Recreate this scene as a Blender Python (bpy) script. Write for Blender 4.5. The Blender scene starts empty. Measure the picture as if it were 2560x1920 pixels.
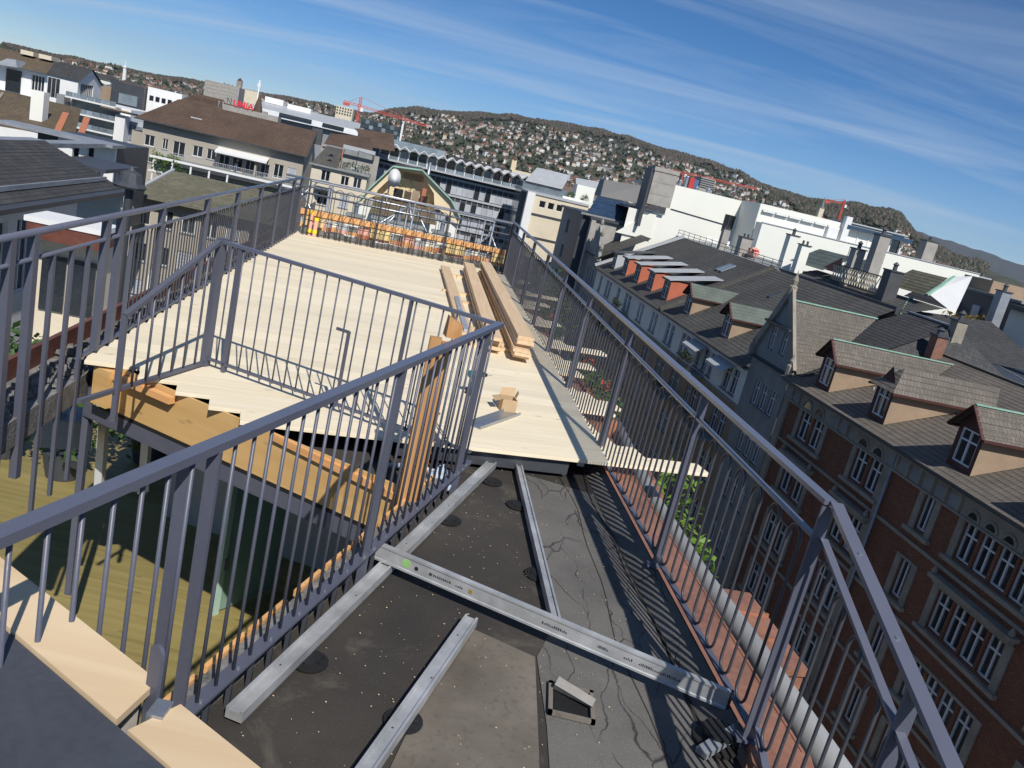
import bpy, math, random
from mathutils import Vector, Matrix
R = math.radians
sc = bpy.context.scene
col = sc.collection
rnd = random.Random(7)

# ------------------------------------------------------------------ camera
CAMZ = 2.1
pitch = math.atan(449 / 1780); roll = R(13.3)
fwd = Vector((0, math.cos(pitch), -math.sin(pitch)))
up0 = Vector((0, math.sin(pitch), math.cos(pitch)))
rt0 = Vector((1, 0, 0))
rt = math.cos(roll) * rt0 + math.sin(roll) * up0
upv = -math.sin(roll) * rt0 + math.cos(roll) * up0
cd = bpy.data.cameras.new('camera'); cam = bpy.data.objects.new('camera', cd); col.objects.link(cam)
cam.matrix_world = Matrix(((rt.x, upv.x, -fwd.x, 0), (rt.y, upv.y, -fwd.y, 0), (rt.z, upv.z, -fwd.z, CAMZ), (0, 0, 0, 1)))
cd.sensor_width = 36; cd.lens = 36 * 2060 / 2560; cd.clip_start = 0.05; cd.clip_end = 60000
sc.camera = cam

# ------------------------------------------------------------------ light
SUN_AZ = math.atan2(.37, -.93)           # compass style, clockwise from +Y
SUN_EL = R(45)
w = bpy.data.worlds.new('World'); sc.world = w; w.use_nodes = True
nt = w.node_tree; nt.nodes.clear()
def wn(t, **k):
    n = nt.nodes.new(t)
    for a, b in k.items(): setattr(n, a, b)
    return n
sky = wn('ShaderNodeTexSky', sky_type='NISHITA', sun_disc=False)
sky.sun_elevation = SUN_EL; sky.sun_rotation = SUN_AZ
sky.altitude = 500; sky.air_density = 0.64; sky.dust_density = 0.0; sky.ozone_density = 5.0
bg = wn('ShaderNodeBackground'); out = wn('ShaderNodeOutputWorld')
bg.inputs['Strength'].default_value = 0.092
# thin cirrus: noise stretched over a flat layer high above
tc = wn('ShaderNodeTexCoord'); sep = wn('ShaderNodeSeparateXYZ'); nt.links.new(tc.outputs['Generated'], sep.inputs[0])
def wm(op, a, b=None, clamp=False):
    n = wn('ShaderNodeMath', operation=op, use_clamp=clamp)
    for i, x in enumerate((a, b)):
        if x is None: continue
        if hasattr(x, 'links'): nt.links.new(x, n.inputs[i])
        else: n.inputs[i].default_value = x
    return n.outputs[0]
zz = wm('ADD', wm('MAXIMUM', sep.outputs[2], 0.0), 0.09)
px = wm('DIVIDE', sep.outputs[0], zz); py = wm('DIVIDE', sep.outputs[1], zz)
cmb = wn('ShaderNodeCombineXYZ'); nt.links.new(px, cmb.inputs[0]); nt.links.new(py, cmb.inputs[1])
mp = wn('ShaderNodeMapping'); nt.links.new(cmb.outputs[0], mp.inputs[0])
mp.inputs['Rotation'].default_value = (0, 0, R(-38)); mp.inputs['Scale'].default_value = (0.30, 1.15, 1)
mp.inputs['Location'].default_value = (2.3, 1.4, 0)
nz = wn('ShaderNodeTexNoise'); nt.links.new(mp.outputs[0], nz.inputs['Vector'])
nz.inputs['Scale'].default_value = 1.0; nz.inputs['Detail'].default_value = 10; nz.inputs['Roughness'].default_value = 0.60; nz.inputs['Distortion'].default_value = 0.9
rp = wn('ShaderNodeValToRGB'); nt.links.new(nz.outputs['Fac'], rp.inputs[0])
rp.color_ramp.elements[0].position = 0.43; rp.color_ramp.elements[0].color = (0, 0, 0, 1)
rp.color_ramp.elements[1].position = 0.82; rp.color_ramp.elements[1].color = (1, 1, 1, 1)
veil = wm('MULTIPLY', wm('POWER', 2.718, wm('MULTIPLY', wm('MAXIMUM', sep.outputs[2], 0.0), -13.0)), 0.14)
fac = wm('MAXIMUM', wm('MULTIPLY', rp.outputs[0], 0.60), veil)
mx = wn('ShaderNodeMix', data_type='RGBA'); nt.links.new(fac, mx.inputs['Factor'])
hs = wn('ShaderNodeHueSaturation'); hs.inputs['Saturation'].default_value = 1.22; hs.inputs['Value'].default_value = 0.93
nt.links.new(sky.outputs[0], hs.inputs['Color'])
nt.links.new(hs.outputs[0], mx.inputs['A']); mx.inputs['B'].default_value = (5.6, 6.6, 7.9, 1)
nt.links.new(mx.outputs['Result'], bg.inputs['Color']); nt.links.new(bg.outputs[0], out.inputs[0])
sd = bpy.data.lights.new('sun', 'SUN'); sd.energy = 4.3; sd.angle = R(0.53); sd.color = (1.0, .955, .88)
so = bpy.data.objects.new('sun', sd); col.objects.link(so)
sdir = Vector((math.sin(SUN_AZ) * math.cos(SUN_EL), math.cos(SUN_AZ) * math.cos(SUN_EL), math.sin(SUN_EL)))
so.rotation_euler = (-sdir).to_track_quat('-Z', 'Y').to_euler(); so.location = (0, 0, 60)
vs = sc.view_settings; vs.view_transform = 'Standard'; vs.look = 'None'; vs.exposure = 0.12; vs.gamma = 1
vs.use_curve_mapping = False

# ------------------------------------------------------------------ helpers
GZ = -23.0
ANG = math.atan2(.17, .985)                       # street grid against the view direction
ND = Vector((math.cos(ANG), math.sin(ANG), 0)); SDv = Vector((-math.sin(ANG), math.cos(ANG), 0))
def SN(n, s, z): return (n * ND.x + s * SDv.x, n * ND.y + s * SDv.y, z)
FR = {}
UVM = {'grey_brown_tiles', 'dark_slate_tiles', 'weathered_grey_tiles', 'brown_clay_tiles', 'mossy_brown_tiles', 'olive_grey_tiles', 'red_brick'}
class MB:
    """collects faces, then links them as one mesh object"""
    def __init__(s, sn=False): s.v = []; s.f = []; s.m = []; s.sn = sn; s.cm = 0
    def poly(s, pts):
        b = len(s.v); s.v += [tuple(p) for p in pts]; s.f.append(tuple(range(b, b + len(pts)))); s.m.append(s.cm)
    def hexa(s, p):   # 8 points: bottom 4 ccw, top 4
        b = len(s.v); s.v += [tuple(q) for q in p]
        for q in ((3, 2, 1, 0), (4, 5, 6, 7), (0, 1, 5, 4), (1, 2, 6, 5), (2, 3, 7, 6), (3, 0, 4, 7)):
            s.f.append(tuple(b + i for i in q)); s.m.append(s.cm)
    def box(s, x0, x1, y0, y1, z0, z1):
        s.hexa([(x0, y0, z0), (x1, y0, z0), (x1, y1, z0), (x0, y1, z0), (x0, y0, z1), (x1, y0, z1), (x1, y1, z1), (x0, y1, z1)])
    def beam(s, p, q, w, h, up=(0, 0, 1), off=(0, 0)):
        p = Vector(p); q = Vector(q); d = (q - p).normalized(); upq = Vector(up)
        a = d.cross(upq)
        if a.length < 1e-4: a = d.cross(Vector((0, 1, 0)))
        a.normalize(); u = a.cross(d).normalized()
        p = p + a * off[0] + u * off[1]; q = q + a * off[0] + u * off[1]
        a *= w / 2; u *= h / 2
        s.hexa([p - a - u, p + a - u, q + a - u, q - a - u, p - a + u, p + a + u, q + a + u, q - a + u])
    def prism(s, poly, ext):
        ext = Vector(ext); n = len(poly); b = len(s.v)
        s.v += [tuple(p) for p in poly] + [tuple(Vector(p) + ext) for p in poly]
        s.f.append(tuple(range(b + n - 1, b - 1, -1))); s.f.append(tuple(range(b + n, b + 2 * n)))
        s.m += [s.cm] * (n + 2)
        for i in range(n):
            j = (i + 1) % n; s.f.append((b + i, b + j, b + n + j, b + n + i))
    def tube(s, pts, r, n=8, closed=False):
        pts = [Vector(p) for p in pts]; m = len(pts); b = len(s.v); rr = r if isinstance(r, (list, tuple)) else [r] * m
        ref = None
        for i in range(m):
            if closed: d = pts[(i + 1) % m] - pts[i - 1]
            else: d = pts[min(i + 1, m - 1)] - pts[max(i - 1, 0)]
            d.normalize()
            if ref is None:
                ref = Vector((0, 0, 1)) if abs(d.z) < .9 else Vector((1, 0, 0))
            a = (ref - d * ref.dot(d)).normalized(); c = d.cross(a); ref = a
            for k in range(n):
                t = 2 * math.pi * k / n; s.v.append(tuple(pts[i] + (a * math.cos(t) + c * math.sin(t)) * rr[i]))
        for i in range(m if closed else m - 1):
            j = (i + 1) % m
            for k in range(n):
                l = (k + 1) % n; s.f.append((b + i * n + k, b + i * n + l, b + j * n + l, b + j * n + k)); s.m.append(s.cm)
        if not closed:
            s.f.append(tuple(b + k for k in range(n - 1, -1, -1))); s.f.append(tuple(b + (m - 1) * n + k for k in range(n))); s.m += [s.cm] * 2
    def cyl(s, c, r, z0, z1, n=12, r1=None):
        s.tube([(c[0], c[1], z0), (c[0], c[1], z1)], [r, r if r1 is None else r1], n)
    def lathe(s, c, prof, n=12):
        s.tube([(c[0], c[1], z) for r, z in prof], [max(r, 1e-3) for r, z in prof], n)
    def build(s, name, mat, parent=None, loc=None, rz=0.0, smooth=False, kind=None):
        me = bpy.data.meshes.new(name)
        v = s.v
        if s.sn: v = [SN(*p) for p in v]
        o = bpy.data.objects.new(name, me); col.objects.link(o)
        if parent is not None:
            M = FR.get(parent.name, Matrix()); o.parent = parent; FR[o.name] = M
            if loc is not None:                       # part with its own placement: vertices are already local
                o.location = loc; o.rotation_euler = (0, 0, rz)
            else:
                I = M.inverted(); v = [tuple(I @ Vector(p)) for p in v]
        elif loc is not None:
            M = Matrix.Translation(Vector(loc)) @ Matrix.Rotation(rz, 4, 'Z'); I = M.inverted()
            v = [tuple(I @ Vector(p)) for p in v]; o.location = loc; o.rotation_euler = (0, 0, rz); FR[o.name] = M
        else: FR[o.name] = Matrix()
        me.from_pydata(v, [], s.f)
        ms = mat if isinstance(mat, (list, tuple)) else [mat]
        for m in ms: me.materials.append(m)
        if len(ms) > 1: me.polygons.foreach_set('material_index', s.m)
        if any(m.name in UVM for m in ms):
            uv = me.uv_layers.new(name='UVMap').data
            for pl in me.polygons:
                n = pl.normal; t = Vector((-n.y, n.x, 0))
                t = t.normalized() if t.length > 1e-3 else Vector((1, 0, 0)); b = n.cross(t)
                for li in pl.loop_indices:
                    p = me.vertices[me.loops[li].vertex_index].co; uv[li].uv = (p.dot(t), p.dot(b))
        if smooth: me.polygons.foreach_set('use_smooth', [True] * len(me.polygons))
        me.update()
        if kind: o['kind'] = kind
        return o
def tag(o, label, cat, group=None):
    o['label'] = label; o['category'] = cat
    if group: o['group'] = group
    return o
def thing(name, label, cat, loc, rz=0.0, group=None):
    o = bpy.data.objects.new(name, None); col.objects.link(o); o.empty_display_size = .2
    o.location = loc; o.rotation_euler = (0, 0, rz)
    FR[o.name] = Matrix.Translation(Vector(loc)) @ Matrix.Rotation(rz, 4, 'Z')
    return tag(o, label, cat, group)
def struct(o): o['kind'] = 'structure'; return o
def inst(src, parent, loc=None, rz=0.0, mw=None):
    """share a mesh: a copy placed by a matrix given in scene coordinates"""
    o = src.copy(); col.objects.link(o); o.parent = parent
    M = FR.get(parent.name, Matrix()) if parent else Matrix()
    if mw is None: mw = Matrix.Translation(Vector(loc)) @ Matrix.Rotation(rz, 4, 'Z')
    o.matrix_basis = M.inverted() @ mw
    return o
# ------------------------------------------------------------------ materials
class NT:
    def __init__(s, name):
        s.m = bpy.data.materials.new(name); s.m.use_nodes = True; s.t = s.m.node_tree
        s.b = s.t.nodes['Principled BSDF']
    def n(s, typ, **k):
        o = s.t.nodes.new(typ)
        for a, b in k.items(): setattr(o, a, b)
        return o
    def l(s, a, b): s.t.links.new(a, b)
    def coord(s, scale=(1, 1, 1), which='Object', rot=(0, 0, 0), loc=(0, 0, 0)):
        c = s.n('ShaderNodeTexCoord'); m = s.n('ShaderNodeMapping'); s.l(c.outputs[which], m.inputs[0])
        m.inputs['Scale'].default_value = scale; m.inputs['Rotation'].default_value = rot; m.inputs['Location'].default_value = loc
        return m.outputs[0]
    def geo(s, scale=(1, 1, 1), rot=(0, 0, 0)):
        c = s.n('ShaderNodeNewGeometry'); m = s.n('ShaderNodeMapping'); s.l(c.outputs['Position'], m.inputs[0])
        m.inputs['Scale'].default_value = scale; m.inputs['Rotation'].default_value = rot; return m.outputs[0]
    def noise(s, vec, scale, detail=4, rough=.55, dist=0):
        o = s.n('ShaderNodeTexNoise'); s.l(vec, o.inputs['Vector'])
        o.inputs['Scale'].default_value = scale; o.inputs['Detail'].default_value = detail; o.inputs['Roughness'].default_value = rough; o.inputs['Distortion'].default_value = dist
        return o.outputs['Fac']
    def ramp(s, f, stops):
        o = s.n('ShaderNodeValToRGB'); s.l(f, o.inputs[0]); e = o.color_ramp.elements
        while len(e) < len(stops): e.new(.5)
        for i, (p, c) in enumerate(stops):
            e[i].position = p; e[i].color = (c, c, c, 1) if not isinstance(c, tuple) else (*c, 1)
        return o.outputs[0]
    def mix(s, f, a, b, mode='MIX'):
        o = s.n('ShaderNodeMix', data_type='RGBA', blend_type=mode)
        for sock, x in ((o.inputs['Factor'], f), (o.inputs['A'], a), (o.inputs['B'], b)):
            if hasattr(x, 'links'): s.l(x, sock)
            elif isinstance(x, tuple): sock.default_value = (*x, 1) if len(x) == 3 else x
            else: sock.default_value = x
        return o.outputs['Result']
    def math(s, op, a, b=None):
        o = s.n('ShaderNodeMath', operation=op)
        for i, x in enumerate((a, b)):
            if x is None: continue
            if hasattr(x, 'links'): s.l(x, o.inputs[i])
            else: o.inputs[i].default_value = x
        return o.outputs[0]
    def rand(s): return s.n('ShaderNodeObjectInfo').outputs['Random']
    def bump(s, h, strength=.3, dist=.02):
        o = s.n('ShaderNodeBump'); s.l(h, o.inputs['Height']); o.inputs['Strength'].default_value = strength; o.inputs['Distance'].default_value = dist
        s.l(o.outputs[0], s.b.inputs['Normal'])
    def col(s, c):
        if hasattr(c, 'links'): s.l(c, s.b.inputs['Base Color'])
        else: s.b.inputs['Base Color'].default_value = (*c, 1)
    def rough(s, r):
        if hasattr(r, 'links'): s.l(r, s.b.inputs['Roughness'])
        else: s.b.inputs['Roughness'].default_value = r
    def scale(s, c, k): return s.mix(1.0, c, k, 'MULTIPLY')
def dk(c, k): return tuple(min(1, x * k) for x in c)
def plain(name, c, rough=.6, metal=0.0, var=.22, sc1=1.2, sc2=18, bump=.12, objvar=0.0, spec=.5):
    """painted or plastered surface: blotches, fine grain and some wear"""
    t = NT(name); v = t.geo()
    a = t.noise(v, sc1, 5); b = t.noise(v, sc2, 3)
    f = t.math('ADD', t.math('MULTIPLY', a, .65), t.math('MULTIPLY', b, .35))
    cc = t.mix(t.ramp(f, [(.32, 0.0), (.68, 1.0)]), dk(c, 1 - var), dk(c, 1 + var * .6))
    if objvar:
        r = t.math('ADD', t.math('MULTIPLY', t.rand(), objvar * 2), 1 - objvar)
        cb = t.n('ShaderNodeCombineColor'); [t.l(r, cb.inputs[i]) for i in range(3)]
        cc = t.mix(1.0, cc, cb.outputs[0], 'MULTIPLY')
    t.col(cc); t.rough(t.ramp(b, [(0, max(0.0, rough - .1)), (1, min(1.0, rough + .1))])); t.b.inputs['Metallic'].default_value = metal
    t.b.inputs['Specular IOR Level'].default_value = spec
    if bump: t.bump(b, bump, .01)
    return t.m
M = {}
M['steel'] = plain('grey_painted_steel', (.098, .104, .140), .42, .0, .12, 3, 60, .04)
M['rail'] = plain('glossy_grey_handrail', (.115, .122, .165), .30, .0, .06, 3, 8, 0, 0, .8)
M['steel_dk'] = plain('dark_painted_steel', (.055, .058, .072), .45, 0, .15, 3, 60, .04)
M['wire'] = plain('black_wire', (.035, .034, .036), .5, 0, .2, 3, 40, 0)
M['galv'] = plain('galvanised_steel', (.42, .45, .48), .38, .75, .22, 4, 30, .06)
M['concrete'] = plain('concrete', (.36, .34, .31), .85, 0, .22, 1.1, 25, .2)
M['white'] = plain('white_paint', (.78, .78, .77), .55, 0, .07, 1, 20, .05)
M['offwhite'] = plain('off_white_render', (.80, .80, .73), .8, 0, .06, .15, 12, .06)
M['cream'] = plain('cream_render', (.68, .60, .46), .85, 0, .12, .4, 12, .1)
M['yellow'] = plain('pale_yellow_render', (.75, .62, .40), .85, 0, .1, .4, 12, .1)
M['beige'] = plain('beige_render', (.40, .36, .30), .85, 0, .12, .3, 12, .1)
M['stone'] = plain('weathered_sandstone', (.30, .27, .22), .85, 0, .3, 1.2, 9, .3)
M['stone_g'] = plain('grey_limestone', (.27, .28, .27), .85, 0, .28, .9, 9, .3)
M['grey'] = plain('grey_render', (.26, .27, .28), .8, 0, .15, .6, 9, .1)
M['dgrey'] = plain('dark_grey_sheet', (.055, .06, .07), .5, 0, .2, .8, 14, .06)
M['ledge'] = plain('shaded_dark_sheet', (.062, .068, .085), .55, 0, .18, 5, 40, .03)  # dark metal whose colour also carries the bluish shade over the ledge
M['lgrey'] = plain('light_grey_sheet', (.46, .48, .50), .5, .1, .12, .8, 14, .06)
M['zinc'] = plain('weathered_zinc', (.33, .35, .38), .5, .3, .25, 1.5, 12, .08)
M['blind'] = plain('grey_blind', (.42, .44, .48), .6, 0, .1, 2, 20, 0, .12)
M['glass'] = plain('window_glass', (.018, .022, .028), .08, 0, .5, .7, 5, 0, .5, 1.0)
M['glass_sky'] = plain('blue_glass', (.03, .06, .12), .1, 0, .4, .7, 5, 0, .3, 1.0)
M['glass_band'] = plain('pale_glass', (.22, .27, .31), .15, 0, .4, .4, 3, 0, .3, 1.0)
M['frame'] = plain('window_frame_paint', (.70, .71, .72), .5, 0, .08, 2, 30, 0)
M['copper'] = plain('oxidised_copper', (.40, .19, .12), .5, .35, .4, 2.2, 22, .12)
M['patina'] = plain('green_patina', (.30, .50, .40), .7, 0, .3, 1.5, 14, .1)
M['patina_dk'] = plain('dark_green_metal', (.13, .155, .135), .6, .2, .3, 1.0, 9, .1)
M['rust'] = plain('red_brown_metal', (.17, .06, .04), .55, .1, .4, 2.5, 18, .1)
M['reddorm'] = plain('red_dormer_paint', (.46, .13, .07), .75, 0, .15, 1.5, 14, .1)
M['darkred'] = plain('dark_red_timber', (.075, .022, .018), .7, 0, .3, 2, 14, .1)
M['tanwall'] = plain('tan_cladding', (.33, .24, .165), .8, 0, .2, 1.2, 12, .1)
M['slate'] = plain('grey_slate', (.075, .078, .085), .6, 0, .3, 1.2, 22, .3)
M['cardboard'] = plain('cardboard', (.52, .36, .21), .85, 0, .1, 8, 60, .05)
M['black'] = plain('black_rubber', (.012, .012, .013), .7, 0, .4, 8, 50, .1)
M['red'] = plain('red_paint', (.55, .05, .04), .5, 0, .1, 3, 30, 0)
M['signred'] = plain('red_sign_face', (.75, .03, .06), .5, 0, .05, 3, 30, 0)
M['craner'] = plain('crane_red', (.60, .10, .07), .5, 0, .1, 3, 30, 0)
M['yellowp'] = plain('yellow_plastic', (.95, .70, .02), .45, 0, .06, 6, 40, 0)
M['pinkp'] = plain('pale_red_plastic', (.80, .42, .33), .5, 0, .12, 6, 40, 0)
M['blue'] = plain('blue_fabric', (.10, .16, .30), .8, 0, .3, 6, 40, .2)
M['teal'] = plain('teal_plastic', (.02, .17, .22), .45, 0, .1, 6, 40, 0)
M['skin'] = plain('skin', (.50, .30, .22), .6, 0, .1, 6, 40, 0)
M['chimbrick'] = plain('brown_chimney_brick', (.24, .12, .085), .85, 0, .3, 3, 20, .3)
M['olivefloor'] = None
M['gravel'] = plain('grey_gravel', (.20, .195, .185), .95, 0, .6, 9, 45, .8)
M['turf'] = plain('moss_and_grass', (.10, .13, .045), .95, 0, .5, 3, 25, .6)
M['asphalt'] = plain('asphalt', (.05, .05, .052), .9, 0, .3, .5, 15, .2)
M['solar'] = plain('solar_panel', (.012, .016, .03), .15, 0, .3, 1, 9, 0, 0, 1.0)
M['terracotta'] = plain('terracotta', (.45, .17, .09), .8, 0, .2, 4, 30, .1)
M['alu'] = None

def wood(name, c1, c2, knots=True, rough=.6, objvar=.07, axis=0, ring=26.0):
    t = NT(name); s = [ring] * 3; s[axis] = ring * .045
    oi = t.n('ShaderNodeObjectInfo'); c = t.n('ShaderNodeTexCoord')
    add = t.n('ShaderNodeVectorMath', operation='ADD'); mul = t.n('ShaderNodeVectorMath', operation='SCALE')
    cmb = t.n('ShaderNodeCombineXYZ'); [t.l(oi.outputs['Random'], cmb.inputs[i]) for i in range(3)]
    t.l(cmb.outputs[0], mul.inputs[0]); mul.inputs['Scale'].default_value = 37.0
    t.l(c.outputs['Object'], add.inputs[0]); t.l(mul.outputs[0], add.inputs[1])
    m = t.n('ShaderNodeMapping'); t.l(add.outputs[0], m.inputs[0]); m.inputs['Scale'].default_value = s
    g = t.noise(m.outputs[0], 1.0, 5, .6, .8)
    m2 = t.n('ShaderNodeMapping'); t.l(add.outputs[0], m2.inputs[0]); s2 = [3.0] * 3; s2[axis] = .7; m2.inputs['Scale'].default_value = s2
    big = t.noise(m2.outputs[0], 1.0, 3)
    cc = t.mix(t.ramp(g, [(.30, 0.0), (.72, 1.0)]), c2, c1)
    cc = t.mix(t.ramp(big, [(.35, .0), (.75, .38)]), cc, c2)
    if knots:
        v = t.n('ShaderNodeTexVoronoi'); m3 = t.n('ShaderNodeMapping'); t.l(add.outputs[0], m3.inputs[0]); s3 = [7.0] * 3; s3[axis] = 2.4
        m3.inputs['Scale'].default_value = s3; t.l(m3.outputs[0], v.inputs['Vector']); v.inputs['Scale'].default_value = 1.0
        kn = t.ramp(v.outputs['Distance'], [(.05, 1.0), (.13, 0.0)])
        cc = t.mix(t.math('MULTIPLY', kn, .55), cc, dk(c2, .42))
    r = t.math('ADD', t.math('MULTIPLY', t.rand(), objvar * 2), 1 - objvar)
    cb = t.n('ShaderNodeCombineColor'); [t.l(r, cb.inputs[i]) for i in range(3)]
    cc = t.mix(1.0, cc, cb.outputs[0], 'MULTIPLY')
    t.col(cc); t.rough(rough); t.bump(g, .12, .004); return t.m
M['deck'] = wood('fresh_spruce_decking', (.88, .80, .63), (.78, .66, .46), True)
M['lumber'] = wood('planed_lumber', (.78, .60, .40), (.60, .42, .25), True)
M['timber'] = wood('brown_larch', (.58, .33, .14), (.42, .20, .07), True, .6, .05, 2)
M['ply'] = wood('plywood_face', (.70, .46, .20), (.55, .33, .12), True, .65, .04, 0, 9)
M['plyl'] = wood('pale_plywood', (.78, .62, .41), (.62, .45, .27), False, .65, .04, 0, 6)
M['orangew'] = wood('orange_formwork_timber', (.82, .47, .20), (.62, .30, .11), True, .7, .12, 0, 14)
M['olivefloor'] = wood('olive_oiled_floor', (.33, .27, .105), (.22, .175, .06), True, .55, .1, 0, 12)

t = NT('brushed_aluminium'); v = t.coord((1.5, 60, 60)); a = t.noise(v, 1, 4); b = t.noise(t.coord((4, 4, 4)), 1.5, 5)
t.col(t.mix(t.ramp(b, [(.35, 0.), (.7, 1.)]), (.42, .43, .44), (.66, .67, .68))); t.b.inputs['Metallic'].default_value = .45
t.rough(t.ramp(a, [(.3, .28), (.7, .5)])); t.bump(a, .05, .002); M['alu'] = t.m

t = NT('bitumen_membrane'); v = t.geo()
base = t.mix(t.ramp(t.noise(v, .7, 6, .6), [(.35, 0.), (.68, 1.)]), (.026, .023, .021), (.060, .052, .044))
g = t.noise(v, 90, 3); base = t.mix(t.ramp(g, [(.62, 0.), (.8, .5)]), base, (.17, .16, .14))
pz = t.mix(t.ramp(t.noise(v, 2.6, 5, .7, .6), [(.56, 0.), (.72, .55)]), base, (.14, .12, .095))
sp = t.n('ShaderNodeTexVoronoi'); t.l(v, sp.inputs['Vector']); sp.inputs['Scale'].default_value = 22
pz = t.mix(t.ramp(sp.outputs['Distance'], [(.02, .5), (.035, 0.)]), pz, (.30, .28, .25))
t.col(pz); t.rough(t.ramp(g, [(.3, .75), (.7, .95)])); t.bump(t.math('ADD', t.math('MULTIPLY', g, .5), t.noise(v, 6, 4)), .35, .012); M['bitumen'] = t.m

def cracked(name, a, b):
    t = NT(name); v = t.geo((1, 1, 1), (0, 0, R(-9)))
    base = t.mix(t.ramp(t.noise(v, 1.1, 6, .65), [(.33, 0.), (.7, 1.)]), a, b)
    g = t.noise(v, 120, 2); base = t.mix(t.ramp(g, [(.58, 0.), (.8, .45)]), base, dk(b, 1.9))
    d = t.n('ShaderNodeTexNoise'); t.l(v, d.inputs['Vector']); d.inputs['Scale'].default_value = 3.2; d.inputs['Detail'].default_value = 4
    sub = t.n('ShaderNodeVectorMath', operation='SCALE'); t.l(d.outputs['Color'], sub.inputs[0]); sub.inputs['Scale'].default_value = .22
    ad = t.n('ShaderNodeVectorMath', operation='ADD'); t.l(v, ad.inputs[0]); t.l(sub.outputs[0], ad.inputs[1])
    mp = t.n('ShaderNodeMapping'); t.l(ad.outputs[0], mp.inputs[0]); mp.inputs['Scale'].default_value = (6.2, 1.7, 1)
    vo = t.n('ShaderNodeTexVoronoi', feature='DISTANCE_TO_EDGE'); t.l(mp.outputs[0], vo.inputs['Vector']); vo.inputs['Scale'].default_value = 1
    cr = t.ramp(vo.outputs['Distance'], [(.0, .85), (.022, 0.)])
    gate = t.ramp(t.noise(v, 1.7, 3), [(.40, 0.), (.56, 1.)])
    cr = t.math('MULTIPLY', cr, gate)
    t.col(t.mix(cr, base, (.008, .008, .008))); t.rough(.9)
    t.bump(t.math('SUBTRACT', t.math('MULTIPLY', g, .35), cr), .6, .012); return t.m
M['cracked'] = cracked('cracked_asphalt_sheet', (.095, .091, .085), (.165, .157, .145))

def tiles(name, c1, c2, w, h, moss=0.0, rough=.8):
    """roof covering: courses are real steps, this adds the single tiles' joints and tints (uses generated n,s,z layout)"""
    t = NT(name); c = t.n('ShaderNodeUVMap'); br = t.n('ShaderNodeTexBrick'); t.l(c.outputs[0], br.inputs['Vector'])
    br.inputs['Scale'].default_value = 1.0; br.inputs['Brick Width'].default_value = w; br.inputs['Row Height'].default_value = h
    br.inputs['Mortar Size'].default_value = .012; br.inputs['Mortar Smooth'].default_value = .3; br.inputs['Bias'].default_value = 0
    br.inputs['Color1'].default_value = (*c1, 1); br.inputs['Color2'].default_value = (*c2, 1); br.inputs['Mortar'].default_value = (*dk(c1, .3), 1)
    v = t.geo(); n1 = t.noise(v, .35, 5, .6); n2 = t.noise(v, 9, 3)
    cc = t.mix(t.ramp(n1, [(.35, 0.), (.72, .65)]), br.outputs['Color'], dk(c1, .55))
    cc = t.mix(t.ramp(n2, [(.62, 0.), (.8, .55)]), cc, dk(c2, 2.1))
    if moss: cc = t.mix(t.ramp(t.noise(v, 1.2, 5), [(.5, 0.), (.7, moss)]), cc, (.12, .12, .05))
    t.col(cc); t.rough(rough); t.bump(t.math('ADD', br.outputs['Fac'], t.math('MULTIPLY', n2, -.6)), -.5, .03); return t.m
M['tile_grey'] = tiles('grey_brown_tiles', (.135, .118, .10), (.185, .16, .135), .2, .34)
M['tile_dark'] = tiles('dark_slate_tiles', (.045, .045, .048), (.075, .074, .075), .25, .3)
M['tile_mid'] = tiles('weathered_grey_tiles', (.075, .072, .068), (.11, .105, .098), .22, .32, .2)
M['tile_brown'] = tiles('brown_clay_tiles', (.095, .06, .042), (.13, .085, .06), .25, .35)
M['tile_moss'] = tiles('mossy_brown_tiles', (.12, .085, .055), (.17, .13, .085), .25, .35, .5)
M['tile_olive'] = tiles('olive_grey_tiles', (.13, .125, .085), (.20, .19, .13), .35, .3)
M['brick'] = tiles('red_brick', (.20, .082, .048), (.30, .125, .07), .25, .075, 0, .85)

def foliage(name, a, b, c):
    t = NT(name); v = t.geo(); n1 = t.noise(v, .9, 3); n2 = t.noise(v, 11, 2)
    cc = t.mix(t.ramp(n1, [(.35, 0.), (.65, 1.)]), a, b); cc = t.mix(t.ramp(n2, [(.45, 0.), (.7, .8)]), cc, c)
    t.col(cc); t.rough(.6); t.b.inputs['Subsurface Weight'].default_value = 0.0
    tr = t.n('ShaderNodeBsdfTranslucent'); t.l(cc, tr.inputs['Color']); ms = t.n('ShaderNodeMixShader'); ms.inputs[0].default_value = .3
    t.l(t.b.outputs[0], ms.inputs[1]); t.l(tr.outputs[0], ms.inputs[2]); t.l(ms.outputs[0], t.t.nodes['Material Output'].inputs[0]); return t.m
M['leaf_lime'] = foliage('fresh_green_leaves', (.10, .20, .02), (.17, .30, .04), (.24, .38, .06))
M['leaf_green'] = foliage('mid_green_leaves', (.035, .09, .02), (.07, .15, .03), (.12, .20, .05))
M['leaf_dark'] = foliage('dark_green_leaves', (.018, .035, .014), (.035, .06, .022), (.06, .09, .03))
M['leaf_autumn'] = foliage('yellow_brown_leaves', (.20, .12, .02), (.30, .19, .03), (.14, .15, .03))
M['leaf_red'] = foliage('red_flowers', (.5, .05, .03), (.7, .12, .06), (.4, .03, .02))
M['bark'] = plain('bark', (.10, .075, .055), .9, 0, .35, 3, 30, .5)
M['forest'] = foliage('bare_spring_forest', (.085, .066, .054), (.125, .092, .074), (.085, .088, .046))
M['forest_g'] = foliage('dark_conifers', (.032, .044, .024), (.055, .066, .032), (.085, .092, .04))
M['hill'] = plain('hill_ground', (.055, .058, .034), .95, 0, .5, .004, .05, 0)
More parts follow.
